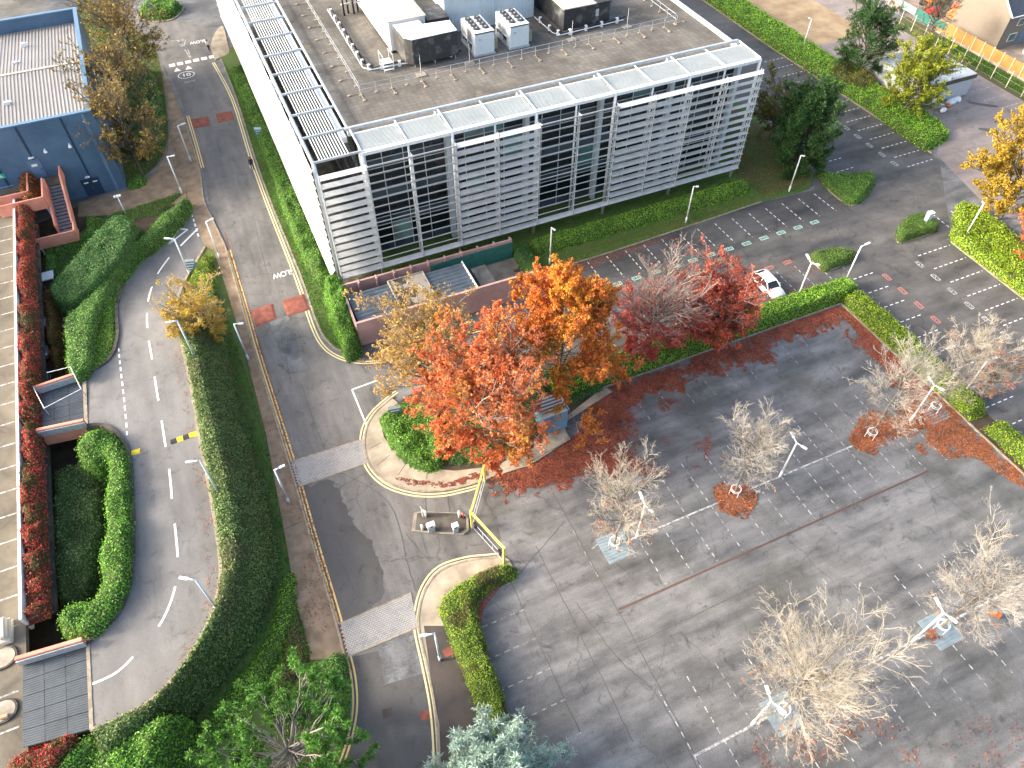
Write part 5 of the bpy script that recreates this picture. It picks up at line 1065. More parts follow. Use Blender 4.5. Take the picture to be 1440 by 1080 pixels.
B().box(80.2, 82.6, 1.9, 3.0, 0, .25).build('step', m['timber'] if 0 else m['conc'], cbn)
for (x, y, r_, mt, lab) in ((83.3, 2.3, .75, 'bagw', 'pale blue filled rubble sack against the cabin wall'), (84.6, 2.5, .7, 'white', 'white filled sacks leaning at the cabin end'), (82.5, 1.9, .4, 'orange', 'small orange sack before the pale blue sack'), (80.9, 1.2, .5, 'white', 'flattened white sack on the dark tarmac'), (81.9, 2.4, .35, 'white', 'small white sack by the cabin step')):
    b = B(); b.ball((x, y, r_*.45), (r_, r_*.75, r_*.6), 12, 8); b.v = [(vx+.12*r_*math.sin(vy*9+vz*7), vy+.12*r_*math.sin(vx*8), max(.02, vz+.1*r_*math.sin(vx*11+vy*5))) for vx, vy, vz in b.v]; tag(b.build('rubble_sack', m[mt], None, True), lab, 'sack')
# concrete post and wire fence
wf = thing('wire_fence', (94.2, 8, 0), 'wire mesh fence on slim pale posts round the works yard', 'fence')
for y in np.arange(-14, 46, 2.75): 
    x = 94.0+max(0, (y-14)*.05); B().box(x-.045, x+.045, y-.045, y+.045, 0, 2.5).build('post', m['postm'], wf)
for z in (.3, 1.2, 2.2): B().path([(94.0, -14, z), (94.0, 14, z), (95.6, 46, z)], .009, 4).build('wire', m['steel'], wf)
tf = thing('timber_fence', (97.9, 6, 0), 'orange timber panel fence on concrete gravel boards with white posts', 'fence')
for i, y in enumerate(np.arange(-20, 19, 1.83)):
    o = B()
    for q in range(9): o.box(97.86+.012*(q % 2), 97.90+.012*(q % 2), y+.06+q*.19, y+.06+q*.19+.2, .34, 2.05)
    o.build('fence_panel', m['timber'], tf); B().box(97.83, 97.93, y+.06, y+1.78, .02, .32).build('gravel_board', m['conc'], tf); B().box(97.78, 97.98, y-.05, y+.05, 0, 2.2).build('post', m['postm'], tf)
gm = thing('netted_fence', (97, 26, 0), 'site fence hung with torn green netting and pink panels', 'fence')
for i, y in enumerate(np.arange(18.5, 44, 3.0)):
    x = 97.6-(y-18.5)*.05; B().tube((x, y, 0), (x, y, 2.2), .04, .04, 6).build('post', m['steel'], gm)
    nm = ('greenmesh', 'greenmesh', 'tealmesh', 'pinkmesh', 'tealmesh', 'pinkmesh', 'tealmesh', 'white', 'white')[i % 9]
    B().box(x-.02, x+.02, y+.1, y+2.9, .35 if i % 2 else .9, 1.95).build('netting_panel', m[nm], gm)
sheet('building_plot', [(98.2, -30), (130, -30), (130, 60), (97, 60), (97.9, 19)], .010, 'plot', ground)
hs = thing('brick_house', (107.8, 16.2, 0), 'new brick house with slate roof, white verge and pale sunlit gable', 'house')
HX0, HX1, HY0, HY1 = 101.7, 114, 11.7, 20.7; YM = (HY0+HY1)/2
k = NT('buff_brown_brickwork'); bk = k.n('ShaderNodeTexBrick'); bk.inputs['Scale'].default_value = 1; bk.inputs['Brick Width'].default_value = .22; bk.inputs['Row Height'].default_value = .075; bk.inputs['Mortar Size'].default_value = .01
bk.inputs['Color1'].default_value = (.20, .165, .135, 1); bk.inputs['Color2'].default_value = (.15, .125, .10, 1); bk.inputs['Mortar'].default_value = (.25, .23, .2, 1)
cm = k.n('ShaderNodeCombineXYZ'); sx_ = k.n('ShaderNodeSeparateXYZ'); k.l(k.pos, sx_.inputs[0]); k.l(k.math('ADD', sx_.outputs[0], sx_.outputs[1]), cm.inputs[0]); k.l(sx_.outputs[2], cm.inputs[1]); k.l(cm.outputs[0], bk.inputs['Vector']); k.col(k.mix(k.ramp(k.noise(.5, 5), [(.4, 0.0), (.65, .5)]), bk.outputs[0], (.22, .185, .145))); k.rough(.9); m['hbrick'] = k.m
B().add([(HX0, HY0, 0), (HX1, HY0, 0), (HX1, HY1, 0), (HX0, HY1, 0), (HX0, HY0, 5.2), (HX1, HY0, 5.2), (HX1, HY1, 5.2), (HX0, HY1, 5.2), (HX0, YM, 8.9), (HX1, YM, 8.9)], [(0, 3, 7, 8, 4), (1, 2, 6, 9, 5), (0, 1, 5, 4), (2, 3, 7, 6), (0, 1, 2, 3)]).build('wall', m['hbrick'], hs)
rf = B().add([(HX0-.2, HY0-.35, 5.0), (HX1+.2, HY0-.35, 5.0), (HX1+.2, YM, 9.05), (HX0-.2, YM, 9.05), (HX0-.2, HY1+.35, 5.0), (HX1+.2, HY1+.35, 5.0)], [(0, 1, 2, 3), (3, 2, 5, 4)]).build('roof', m['slate'], hs)
B().bar((HX0-.22, HY0-.35, 5.02), (HX0-.22, YM, 9.07), .14, .2).build('verge_board', m['white'], rf); B().bar((HX0-.22, HY1+.35, 5.02), (HX0-.22, YM, 9.07), .14, .2).build('verge_board', m['white'], rf); B().bar((HX0-.2, HY0-.42, 4.95), (HX1+.2, HY0-.42, 4.95), .12).build('gutter', m['white'], rf)
for (x, z, w, h) in ((104.6, 3.2, 1.3, 1.1), (104.2, .9, 1.6, 1.2), (109, 3.2, 1.3, 1.1), (109, .9, 1.6, 1.2)):
    f = B().box(x-w/2, x+w/2, HY0-.06, HY0-.005, z, z+h).build('window', m['white'], hs); B().box(x-w/2+.1, x+w/2-.1, HY0-.09, HY0-.06, z+.1, z+h-.1).build('pane', m['glass_teal'], f)
f = B().box(105.8, 106.8, HY0-.06, HY0-.005, .05, 2.1).build('door', m['door_blue'], hs); B().box(106.6, 106.68, HY0-.1, HY0-.06, 1.0, 1.15).build('handle', m['chrome'], f)
ex = thing('excavator', (101.5, 31, 0), 'orange tracked excavator parked behind the netted fence', 'excavator')
for s in (-1, 1):
    b = B(); pr = [(1.6*math.cos(a)+(.0), .42+.42*math.sin(a)) for a in np.linspace(0, 2*math.pi, 16)]; pts = [(-1.5, .42), (-1.35, .1), (1.35, .1), (1.5, .42), (1.35, .78), (-1.35, .78)]
    x = 101.5; y = 31+s*.9; b.add([(x+px_, y-.25, z) for px_, z in pts]+[(x+px_, y+.25, z) for px_, z in pts], [(0, 1, 2, 3, 4, 5), (11, 10, 9, 8, 7, 6)]+[(i, (i+1) % 6, 6+(i+1) % 6, 6+i) for i in range(6)]); tr_ = b.build('track', m['rubber'], ex)
    for q in (-1.1, -.37, .37, 1.1): B().tube((x+q, y-.28, .42), (x+q, y+.28, .42), .26, .26, 10).build('track_wheel', m['membrane'], tr_)
B().box(100.3, 102.9, 30.2, 31.8, .95, 1.7).build('body', m['orange'], ex, bev=.08); cb = B().box(100.5, 101.6, 30.9, 31.75, 1.7, 3.0).build('cab', m['orange'], ex, bev=.08); B().box(100.45, 100.5, 31.0, 31.65, 1.9, 2.8).build('cab_window', m['glass'], cb)
B().path([(100.6, 30.5, 1.6), (98.9, 30.3, 3.6), (97.6+1.6, 29.9, 2.2)], .16, 8).build('boom', m['orange'], ex); B().path([(99.2, 29.9, 2.2), (99.4, 29.6, .5)], .12, 8).build('dipper', m['orange'], ex); b = B(); b.prism([(99.1, 29.3), (99.8, 29.2), (99.9, 29.9), (99.2, 30.0)], .1, .6); b.build('bucket', m['black'], ex, bev=.08)
b = B(); b.ball((101.6, 24.8, .4), (2.0, .9, .85), 18, 10); b.v = [(x+.12*math.sin(y*4+z*5), y+.1*math.sin(x*4), max(.02, z+.16*math.sin(x*3.1)*math.cos(y*4))) for x, y, z in b.v]; tag(b.build('covered_pile', m['red'], None, True), 'crumpled red sheeting over a pile beside the excavator', 'tarpaulin')
ex.location = (104.0, 27.6, 0)
op = thing('orange_board', (103.6, 22.6, 0), 'leaning orange board on a frame beside the house plot', 'board'); B().obox((103.6, 22.6, 1.25), (.08, 1.6, 2.3), Matrix.Rotation(R(18), 3, 'Y')).build('board', m['orange'], op); b = B(); b.bar((104.4, 22.2, 0), (103.7, 22.2, 2.0), .08); b.bar((104.4, 23.0, 0), (103.7, 23.0, 2.0), .08); b.build('props', m['steel'], op)
sk_ = thing('wheelie_bin', (105.1, 8.8, 0), 'white rounded bin standing before the brick house', 'bin'); B().box(104.6, 105.6, 8.4, 9.2, 0, 1.1).build('tub', m['white'], sk_, bev=.08); B().box(104.55, 105.65, 8.35, 9.25, 1.1, 1.2).build('lid', m['steel_w'], sk_)
m['carwhite'] = metal('white_car_paint', (.80, .80, .80), .2, 0, 0); m['cargrey'] = metal('silver_grey_car_paint', (.35, .37, .40), .25, .4, 0); m['cardark'] = metal('dark_blue_car_paint', (.06, .07, .10), .25, .3, 0)
m['hutblue'] = metal('pale_blue_hut_panels', lin('7aa0bd', .8), .5, 0, .12)
m['skin'] = M('skin', (.45, .26, .19), (.40, .22, .16), 5, .6); m['navycloth'] = M('dark_navy_cloth', (.012, .012, .025), (.02, .02, .035), 6, .9); m['brownhair'] = M('dark_hair', (.03, .02, .015), (.05, .03, .02), 8, .7); m['whitecloth'] = M('white_cloth', (.75, .75, .76), (.6, .6, .62), 5, .9)
m['cyan'] = M('cyan_sign', (.02, .38, .70), None, 2, .4)
# ------------------------------------------------------------------ lamp posts
def lamp(label, base, arm=None, arm2=None, h=5.1, mat='lampw', z0=None, fr=None):
    x, y = base; z0 = z0 or 0.0
    t = thing('street_lamp', (x, y, z0), label, 'street lamp', 'lamp posts')
    B().tube((x, y, z0), (x, y, z0+.9), .11, .11, 8).build('base_tube', m[mat], t, True); B().tube((x, y, z0+.9), (x, y, z0+h), .085, .07, 8).build('pole', m[mat], t, True)
    for d in (arm, arm2):
        if d is None: continue
        d = Vector((d[0], d[1], 0)); L = d.length; d.normalize(); p = Vector((x, y, z0+h-.03)); q = p+d*(L*.45)+Vector((0, 0, .05)); e = p+d*L+Vector((0, 0, .1))
        a = B().tube(p, q, .065, .06, 6).build('arm', m[mat], t, True); B().bar(q, e, .22, .1).build('lamp_head', m[mat], a, bev=.02); B().bar(q+Vector((0, 0, -.06)), e+Vector((0, 0, -.06)), .16, .03).build('lens', m['steel_w'], a)
    return t
def plamp(label, base, top, tip, tip2=None, mat='lampw', ramp_=False):
    b0 = GR(*base) if ramp_ else G(*base); z0 = float(ramp_z(b0[1])) if ramp_ else 0.0
    h = 5.1; T = Vector(G(*top, z0+h)); v = [None if q is None else tuple(Vector(G(*q, z0+h))-T) for q in (tip, tip2)]
    return lamp(label, b0, v[0], v[1], h, mat, z0)
L_ = plamp
L_('pale blue lamp post by the pavement beside the navy building trees', (269, 228), (250, 176), (261, 173), None, 'lamp')
L_('pale blue lamp post on the brown footway corner nearest the navy wall', (256, 272), (238, 232), (249, 231), None, 'lamp')
L_('pale blue lamp post on the pavement beside the ramp mouth give way lines', (310, 364), (288, 309), (299, 305), None, 'lamp')
L_('blue white lamp post rising by the blue sign at the ramp mouth', (268, 388), (246, 341), (232, 341), None, 'lamp')
L_('blue white lamp post in the ivy bank below the yellow tree', (276, 506), (251, 458), (235, 462), None, 'lamp', True)
L_('blue white lamp post on the pavement below the yellow tree', (350, 507), (328, 454), (342, 454), None, 'lamp')
L_('blue white lamp post leaning over the ramp past the yellow and black hump', (310, 698), (283, 651), (263, 655), None, 'lamp', True)
L_('blue white lamp post on the pavement opposite the upper paved crossing', (407, 708), (369, 657), (384, 651), None, 'lamp')
L_('blue white lamp post over the lower bend of the ramp', (308, 860), (281, 821), (258, 818), None, 'lamp', True)
L_('pale lamp post on the damp footway beside the lower paved crossing', (619, 929), (614, 886), (592, 890), None, 'lamp')
L_('white lamp post below the dark pine by the soil bed', (1109, 270), (1130, 215), (1135, 217))
L_('white lamp post standing on the lawn before the clipped office hedge', (964, 314), (974, 262), (981, 263))
L_('white lamp post beside the plant yard and the orange tree top', (773, 372), (774, 319), (779, 324))
L_('white lamp post in the long hedge beside the sandy ground', (1127, 74), (1135, 38), (1130, 38))
L_('white two armed lamp post in the hedge beside the white car', (1120, 422), (1134, 384), (1127, 372), (1146, 388))
L_('white lamp post with one long arm at the hedge corner', (1187, 399), (1208, 354), (1220, 349))
L_('white lamp post in the yellow hedge under the golden tree', (1354, 337), (1380, 296), (1376, 296))
L_('white lamp post with a single arm beyond the last bare tree', (1351, 558), (1389, 505), (1402, 501))
L_('white two armed lamp post between the two bare trees near the hedge', (1280, 592), (1312, 541), (1303, 530), (1325, 549))
L_('white two armed lamp post right of the tree standing in orange leaves', (1096, 671), (1121, 623), (1112, 608), (1135, 633))
L_('white two armed lamp post beside the bare tree on the clean grille', (895, 756), (905, 710), (897, 692), (916, 721))
L_('white two armed lamp post next to the grille with an orange leaf heap', (1284, 901), (1327, 861), (1314, 840), (1345, 876))
L_('white two armed lamp post half hidden by the largest bare tree', (1057, 1019), (1078, 985), (1070, 963), (1098, 1003))
sp = thing('floodlight_post', (*G(178, 303), 0), 'short post with a rack of small lights behind the dark hedge', 'street lamp'); c = ORG[sp]
B().tube(c, c+Vector((0, 0, 2.6)), .07, .06, 8).build('pole', m['lamp'], sp, True); B().box(c.x-.35, c.x+.35, c.y-.05, c.y+.05, 2.6, 2.7).build('crossbar', m['lamp'], sp)
for dx in (-.28, 0, .28): B().box(c.x+dx-.1, c.x+dx+.1, c.y-.25, c.y+.05, 2.7, 2.85).build('light', m['white'], sp)
# ------------------------------------------------------------------ signs
def sign(label, base, h, w, hh, face, rot, mat2='white', lines=2):
    x, y = G(*base); t = thing('sign_board', (x, y, 0), label, 'sign'); Mz = Matrix.Rotation(rot, 3, 'Z')
    for s in (-1, 1): p = Vector((x, y, 0))+Mz@Vector((s*w*.4, 0, 0)); B().tube(p, p+Vector((0, 0, h)), .035, .035, 6).build('post', m['steel'], t)
    f = B().obox((x, y, h-hh/2), (w, .05, hh), Mz).build('panel', m[face], t, bev=.01)
    B().obox(Vector((x, y, h-hh*.12))+Mz@Vector((0, -.032, 0)), (w*.96, .012, hh*.2), Mz).build('header', m[mat2], f)
    for q in range(lines):
        B().obox(Vector((x, y, h-hh*(.38+.22*q)))+Mz@Vector((-.06*w*q, -.032, 0)), (w*(.7-.15*q), .012, hh*.07), Mz).build('text_line', m[mat2], f)
    return t
m['slatesign'] = M('slate_blue_sign', (.10, .16, .24), (.12, .18, .26), 2, .5)
sign('slate blue information sign with white header on the island tip', (558, 590), 2.0, 1.1, 1.7, 'slatesign', R(-10))
sign('pale blue lettered sign in the hedge wedge at the ramp mouth', (273, 384), 2.0, 1.2, 1.6, 'door_blue', R(-15), 'white', 3)
sign('blue white parking sign on the office verge', (367, 197), 1.9, .9, 1.5, 'bluesign', R(-20))
ks = thing('keep_left_sign', (*G(217, 22), .2), 'round blue keep left sign on the roundabout', 'sign'); c = ORG[ks]; B().tube(c, c+Vector((0, 0, 1.3)), .05, .05, 6).build('post', m['white'], ks)
d = Vector((.3, -.95, 0)); B().tube(c+Vector((0, 0, 1.5))+d*.04, c+Vector((0, 0, 1.5))+d*.08, .42, .42, 18).build('disc', m['cyan'], ks); B().obox(c+Vector((0, 0, 1.5))+d*.09, (.12, .02, .5), Matrix.Rotation(R(-17), 3, 'Z')@Matrix.Rotation(R(40), 3, 'Y')).build('arrow', m['white'], ks)
rb = smooth([G(*p) for p in [(193, 20), (197, 27), (212, 31), (228, 31), (246, 27), (259, 14), (258, 8), (245, 2), (225, 1), (205, 6)]], 3, True)
ra = S(B().prism(rb, 0, .13).build('roundabout', m['kerb'])); c0 = np.mean(rb, 0); sheet('roundabout_soil', [tuple(c0+(np.array(p)-c0)*.92) for p in rb], .135, 'lawn_dry', ra)
hedge('roundabout_shrubs', 'low green shrubs covering the roundabout', [tuple(c0+(np.array(p)-c0)*.84) for p in rb], .9, 'lf_hedge', .13, 1.2, 30, .3, .4, cat='shrubs', step=.4)
L_('white lamp post rising from the far side of the roundabout', (249, 12), (243, -14), (239, -13), None)
tc = S(B().prism(smooth(PX([(303, 85), (297, 70), (299, 55), (306, 42), (314, 38), (320, 60), (322, 75), (308, 82)]), 3), 0, .1).build('pavement', m['pave_light']))
# ------------------------------------------------------------------ gate, traffic island, hut
gt = thing('height_gate', (*G(664, 742), 0), 'yellow height restriction gate swung open in two leaves across the car park entrance', 'gate')
P1, P2, P3 = [Vector((*G(*p), 0)) for p in ((682, 678), (664, 742), (709, 792))]; HG = 2.6
for p, n in ((P1, 2.6), (P2, 2.75), (P3, 2.6)): B().box(p.x-.09, p.x+.09, p.y-.09, p.y+.09, 0, n).build('post', m['yellowmetal'], gt)
for a, b_ in ((P1, P2), (P2, P3)):
    z = Vector((0, 0, 1)); B().bar(a+z*2.5, b_+z*2.5, .16, .16).build('top_beam', m['yellowmetal'], gt)
    for h in (1.15, .2): B().bar(a.lerp(b_, .04)+z*h, a.lerp(b_, .96)+z*h, .035, .035).build('gate_rail', m['steel_w'], gt)
    for s in (.04, .35, .65, .96): B().bar(a.lerp(b_, s)+z*.2, a.lerp(b_, s)+z*1.15, .03).build('gate_upright', m['steel_w'], gt)
for s in (.12, .88): p = P2.lerp(P3, s); B().box(p.x-.12, p.x+.12, p.y-.2, p.y+.2, .9, 1.3).build('lock_box', m['black'], gt)
ti = thing('traffic_island', (*G(618, 736), 0), 'concrete kerbed island with bollards and card readers at the entrance', 'traffic island')
TI = PX([(579, 748), (582, 722), (592, 720), (650, 722), (659, 727), (660, 746), (652, 753), (600, 750)]); B().prism(TI, 0, .16).build('kerb', m['conc'], ti, bev=.03); c0 = np.mean(TI, 0); B().prism([tuple(c0+(np.array(p)-c0)*.88) for p in TI], .15, .18).build('infill', m['conc_dark'], ti)
def bollard(label, p, mt, h=1.0, r=.11):
    x, y = G(*p, .17); t = thing('bollard', (x, y, .17), label, 'bollard'); B().tube((x, y, .17), (x, y, h), r, r*.9, 10).build('shaft', m['white_dirty'], t, True); b = B(); b.ball((x, y, h), r*1.15, 10, 6); b.build('cap', m[mt], t, True)
bollard('white round headed bollard beside the cream barrier stub', (599, 727), 'white'); bollard('white round headed bollard on the leaf side of the traffic island', (646, 727), 'white'); bollard('white bollard at the near corner of the traffic island', (594, 745), 'white', .85)
for lab, p, s in (('white topped card reader box on two legs on the traffic island', (607, 746), .34), ('white topped ticket machine at the gate end of the traffic island', (641, 747), .27)):
    x, y = G(*p, .17); t = thing('card_reader', (x, y, .17), lab, 'ticket machine'); B().box(x-s, x+s, y-.22, y+.22, .9, 1.25).build('housing', m['white'], t, bev=.03); B().box(x-s*.8, x+s*.8, y-.17, y+.17, .17, .9).build('pedestal', m['steel'], t); B().box(x-.12, x+.12, y-.24, y-.22, 1.0, 1.15).build('screen', m['black'], t)
bs = thing('barrier_stub', (*G(596, 726, .17), .17), 'short cream barrier stub on the traffic island', 'barrier'); c = ORG[bs]; B().box(c.x-.12, c.x+.12, c.y-.12, c.y+.12, .17, 1.1).build('housing', m['membrane'], bs, bev=.02); B().bar(c+Vector((0, .1, .8)), c+Vector((-.1, .25, 1.2)), .06, .1).build('arm_stub', m['membrane'], bs)
rp_ = thing('red_marker_post', (*G(652, 728, .17), .17), 'short red marker post on the traffic island', 'marker post'); c = ORG[rp_]; B().tube(c, c+Vector((0, 0, .8)), .05, .05, 8).build('post', m['red'], rp_, True); B().box(c.x-.12, c.x+.12, c.y-.12, c.y+.12, .17, .22).build('base', m['black'], rp_)
ht = thing('gatehouse', (7.6, -25.6, .11), 'small pale blue hut with louvred grey top under the orange trees', 'hut')
B().box(6.6, 9.0, -26.4, -24.2, .11, 2.6).build('wall', m['hutblue'], ht); b = B(); [b.box(6.6, 9.0, -26.3+i*.35, -26.15+i*.35, 2.62, 2.8) for i in range(6)]; b.box(6.55, 9.05, -26.45, -26.3, 2.6, 2.85); b.box(8.9, 9.05, -26.4, -24.2, 2.6, 2.85); b.build('roof_slats', m['steel_w'], ht)
B().box(6.7, 8.9, -26.25, -24.3, 2.5, 2.61).build('roof_well', m['black'], ht); d_ = B().box(6.8, 7.6, -26.45, -26.4, .2, 2.3).build('door', m['door_blue'], ht); B().box(7.4, 7.5, -26.5, -26.45, 1.1, 1.3).build('handle', m['chrome'], d_)
B().prism(PX([(802, 618), (792, 598), (700, 640), (735, 655)], .12), .1, .16).build('hut_plinth', m['conc'], ht)
# ------------------------------------------------------------------ cars
def car(label, x, y, z, rot, paint_, group=None):
    t = thing('parked_car', (0, 0, 0), label, 'car', group); L = 4.3
    sec = [(-2.12, .35, .62, .62, .70), (-2.05, .25, .78, .80, .86), (-1.5, .22, .88, .93, .92), (-.6, .22, .90, .96, .95), (.5, .22, .92, .96, .95), (1.4, .22, .95, .95, .93), (1.95, .26, .94, .86, .85), (2.1, .36, .80, .72, .72)]
    b = B(); ring = []
    for xx, z0, z1, w0, w1 in sec:
        h = Vector; k0 = len(b.v); pts = [(-w0*.92, z0), (-w0*.92+.0, z0+.12), (-w0-.0, (z0+z1)/2), (-w1, z1-.1), (-w1*.86, z1), (0, z1+.03), (w1*.86, z1), (w1, z1-.1), (w0, (z0+z1)/2), (w0*.92, z0+.12), (w0*.92, z0)]
        pts = [(p[0]*.92, p[1]) for p in pts]; b.v += [(xx, p[0], p[1]) for p in pts]; ring.append(k0)
    n = 11
    for r0, r1 in zip(ring[:-1], ring[1:]):
        for i in range(n): b.f.append([r0+i, r0+(i+1) % n, r1+(i+1) % n, r1+i])
    b.f += [[ring[0]+i for i in range(n)], [ring[-1]+i for i in range(n)][::-1]]
    bo = b.build('body', m[paint_], t, True)
    g = [(-1.0, .89, .80), (-.35, 1.36, .62), (.25, 1.43, .63), (1.05, 1.40, .61), (1.85, .98, .74)]           # (x, z, half width): nose at -x
    b = B(); base = [(-1.0, .88, .80), (-.4, .90, .84), (.25, .91, .84), (1.05, .93, .83), (1.85, .94, .76)]
    for (xx, zz, w), (bx, bz, bw) in zip(g, base):
        if xx in (-1.0, 1.85): zz = bz+.03
        b.v += [(bx, -bw, bz), (xx, -w, zz), (xx, w, zz), (bx, bw, bz)]
    for i in range(4):
        for q in range(3): b.f.append([4*i+q, 4*i+q+1, 4*i+q+5, 4*i+q+4])
    b.build('windows', m['carglass'], t, False)
    b = B(); rfp = [(-.42, 1.375, .58), (-.1, 1.43, .61), (.4, 1.465, .62), (1.0, 1.44, .60), (1.25, 1.33, .6)]
    for xx, zz, w in rfp: b.v += [(xx, -w, zz-.015), (xx, 0, zz+.03), (xx, w, zz-.015)]
    for i in range(4):
        for q in range(2): b.f.append([3*i+q, 3*i+q+1, 3*i+q+4, 3*i+q+3])
    b.build('roof', m[paint_], t, True)
    for s in (-1, 1):
        b = B(); b.bar((-1.0, s*.80, .93), (-.38, s*.60, 1.40), .07); b.bar((.3, s*.84, .93), (.32, s*.63, 1.43), .07); b.bar((1.85, s*.75, .97), (1.15, s*.60, 1.38), .09); b.bar((-.4, s*.605, 1.395), (1.2, s*.605, 1.40), .05); b.build('pillars', m[paint_], t)
        B().obox((-1.92, s*.55, .68), (.3, .36, .16), Matrix.Rotation(s*R(-18), 3, 'Z')).build('headlight', m['chrome'], t, bev=.03); B().obox((1.98, s*.62, .82), (.22, .26, .2), Matrix.Rotation(s*R(15), 3, 'Z')).build('tail_light', m['redlens'], t, bev=.03)
        B().obox((-.62, s*.98, .98), (.16, .2, .13), Matrix.Identity(3)).build('mirror', m[paint_], t, bev=.04)
        for xx in (-1.3, 1.3):
            w = B().tube((xx, s*.72, .32), (xx, s*.91, .32), .32, .32, 18).build('wheel', m['rubber'], t); B().tube((xx, s*.9, .32), (xx, s*.925, .32), .2, .18, 10).build('rim', m['chrome'], w)
    B().box(-2.1, -2.02, -.5, .5, .4, .55).build('grille', m['black'], t); B().box(-2.0, 2.0, -.8, .8, .16, .3).build('underbody', m['black'], t)
    B().box(-2.125, -2.1, -.26, .26, .44, .54).build('number_plate', m['white'], t)
    t.location = (x, y, z); t.rotation_euler = (0, 0, rot); return t
c = G(1074, 404); car('white hatchback parked against the hedge under the red trees', c[0]+.1, -18.5, 0, R(90), 'carwhite')
for p, mt, lab in (((61, 450), 'cargrey', 'silver car nosing out below the deck nearest the white panel'), ((61, 492), 'cargrey', 'middle silver car of three nosing out below the deck'), ((62, 527), 'cardark', 'dark car nosing out below the deck beside the closed bridge')):
    q = G(*p, .9); car(lab, q[0]-1.75, q[1], .01, math.pi, mt)
# ------------------------------------------------------------------ people
def person(label, x, y, rot, top, legs_, hair, bag=None):
    J = {'pel': (0, 0, .95), 'wst': (0, 0, 1.1), 'chs': (0, .01, 1.35), 'nek': (0, .01, 1.52), 'hd': (0, -.02, 1.64), 'crn': (0, -.02, 1.76)}
    E_ = [('pel', 'wst'), ('wst', 'chs'), ('chs', 'nek'), ('nek', 'hd'), ('hd', 'crn')]; RD = {'pel': .15, 'wst': .14, 'chs': .17, 'nek': .06, 'hd': .1, 'crn': .075}
    for s, n in ((-1, 'l'), (1, 'r')):
        J['sh'+n] = (s*.19, .01, 1.43); J['el'+n] = (s*.25, .05*s, 1.14); J['wr'+n] = (s*.25, -.06+.1*s, .90); J['pa'+n] = (s*.25, -.08+.1*s, .82)
        J['hp'+n] = (s*.10, 0, .9); J['kn'+n] = (s*.1, -.14*s-.05, .5); J['an'+n] = (s*.1, -.22*s+.04, .09+.03*(s < 0)); J['to'+n] = (s*.1, -.22*s-.13, .05)
        RD.update({'sh'+n: .075, 'el'+n: .055, 'wr'+n: .04, 'pa'+n: .035, 'hp'+n: .11, 'kn'+n: .075, 'an'+n: .05, 'to'+n: .04})
        E_ += [('chs', 'sh'+n), ('sh'+n, 'el'+n), ('el'+n, 'wr'+n), ('wr'+n, 'pa'+n), ('pel', 'hp'+n), ('hp'+n, 'kn'+n), ('kn'+n, 'an'+n), ('an'+n, 'to'+n)]
        for f_, (dx, dy, ln) in enumerate(((-.02, -.045, .05), (.0, -.03, .085), (.0, -.01, .095), (.0, .01, .09), (.0, .03, .07))):
            a = (J['pa'+n][0]+dx*s, J['pa'+n][1]+dy, J['pa'+n][2]-.02); J[f'f{f_}a'+n] = a; J[f'f{f_}b'+n] = (a[0]-.012*s, a[1]+dy*.3, a[2]-ln); RD[f'f{f_}a'+n] = .011; RD[f'f{f_}b'+n] = .008; E_ += [('pa'+n, f'f{f_}a'+n), (f'f{f_}a'+n, f'f{f_}b'+n)]
    ks_ = list(J); me = bpy.data.meshes.new('person'); me.from_pydata([J[q] for q in ks_], [(ks_.index(a), ks_.index(b_)) for a, b_ in E_], [])
    o = bpy.data.objects.new('person', me); COL.objects.link(o); md = o.modifiers.new('skin', 'SKIN'); sb = o.modifiers.new('sub', 'SUBSURF'); sb.levels = 1; sb.render_levels = 1
    for i, q in enumerate(ks_): me.skin_vertices[0].data[i].radius = (RD[q], RD[q]*(.8 if q in ('chs', 'wst', 'pel') else 1)); me.skin_vertices[0].data[i].use_root = (q == 'pel')
    dg = bpy.context.evaluated_depsgraph_get(); ev = bpy.data.meshes.new_from_object(o.evaluated_get(dg)); bpy.data.objects.remove(o); ev.name = 'person'
    o = bpy.data.objects.new('person', ev); COL.objects.link(o); ORG[o] = Vector((0, 0, 0)); ev.materials.clear()
    for mt in (top, legs_, 'skin', 'black'): ev.materials.append(m[mt])
    for p in ev.polygons:
        z = p.center.z; ax = abs(p.center.x); p.use_smooth = True
        p.material_index = 3 if z < .1 else (2 if z > 1.5 or (ax > .19 and z < .9) else (1 if z < .98 and ax < .2 else 0))
    hb = B(); hb.ball((0, .02, 1.70), (.105, .115, .11), 12, 8); hb.build('hair', m[hair], o, True)
    fb = B(); fb.ball((0, -.125, 1.635), (.018, .03, .022), 6, 5); fb.build('nose', m['skin'], o, True)
    for s in (-1, 1): B().ball((s*.035, -.105, 1.665), .012, 6, 5).build('eye', m['black'], o); B().ball((s*.1, -.01, 1.645), (.015, .03, .035), 6, 5).build('ear', m['skin'], o, True)
    B().box(-.025, .025, -.118, -.108, 1.588, 1.598).build('mouth', m['redlens'], o)
    o.location = (x, y, .02); o.rotation_euler = (0, 0, rot); tag(o, label, 'person')
    if bag:
        b = thing('carrier_bag', (0, 0, 0), bag, 'bag'); B().prism([(-.05, -.16), (.05, -.16), (.05, .16), (-.05, .16)], .35, .72).build('sack', m['white'], b, bev=.03); B().path([(0, -.08, .72), (0, 0, .8), (0, .08, .72)], .01, 5).build('handles', m['white'], b)
        q = Vector((x, y, .02))+Matrix.Rotation(rot, 3, 'Z')@Vector((-.25, -.18, 0)); b.location = q; b.rotation_euler = (0, 0, rot)
x, y = G(356, 238.5); person('walker in dark clothes carrying a white bag along the yellow lines', x, y, R(0), 'navycloth', 'navycloth', 'brownhair', 'white carrier bag held by the walker in dark clothes')
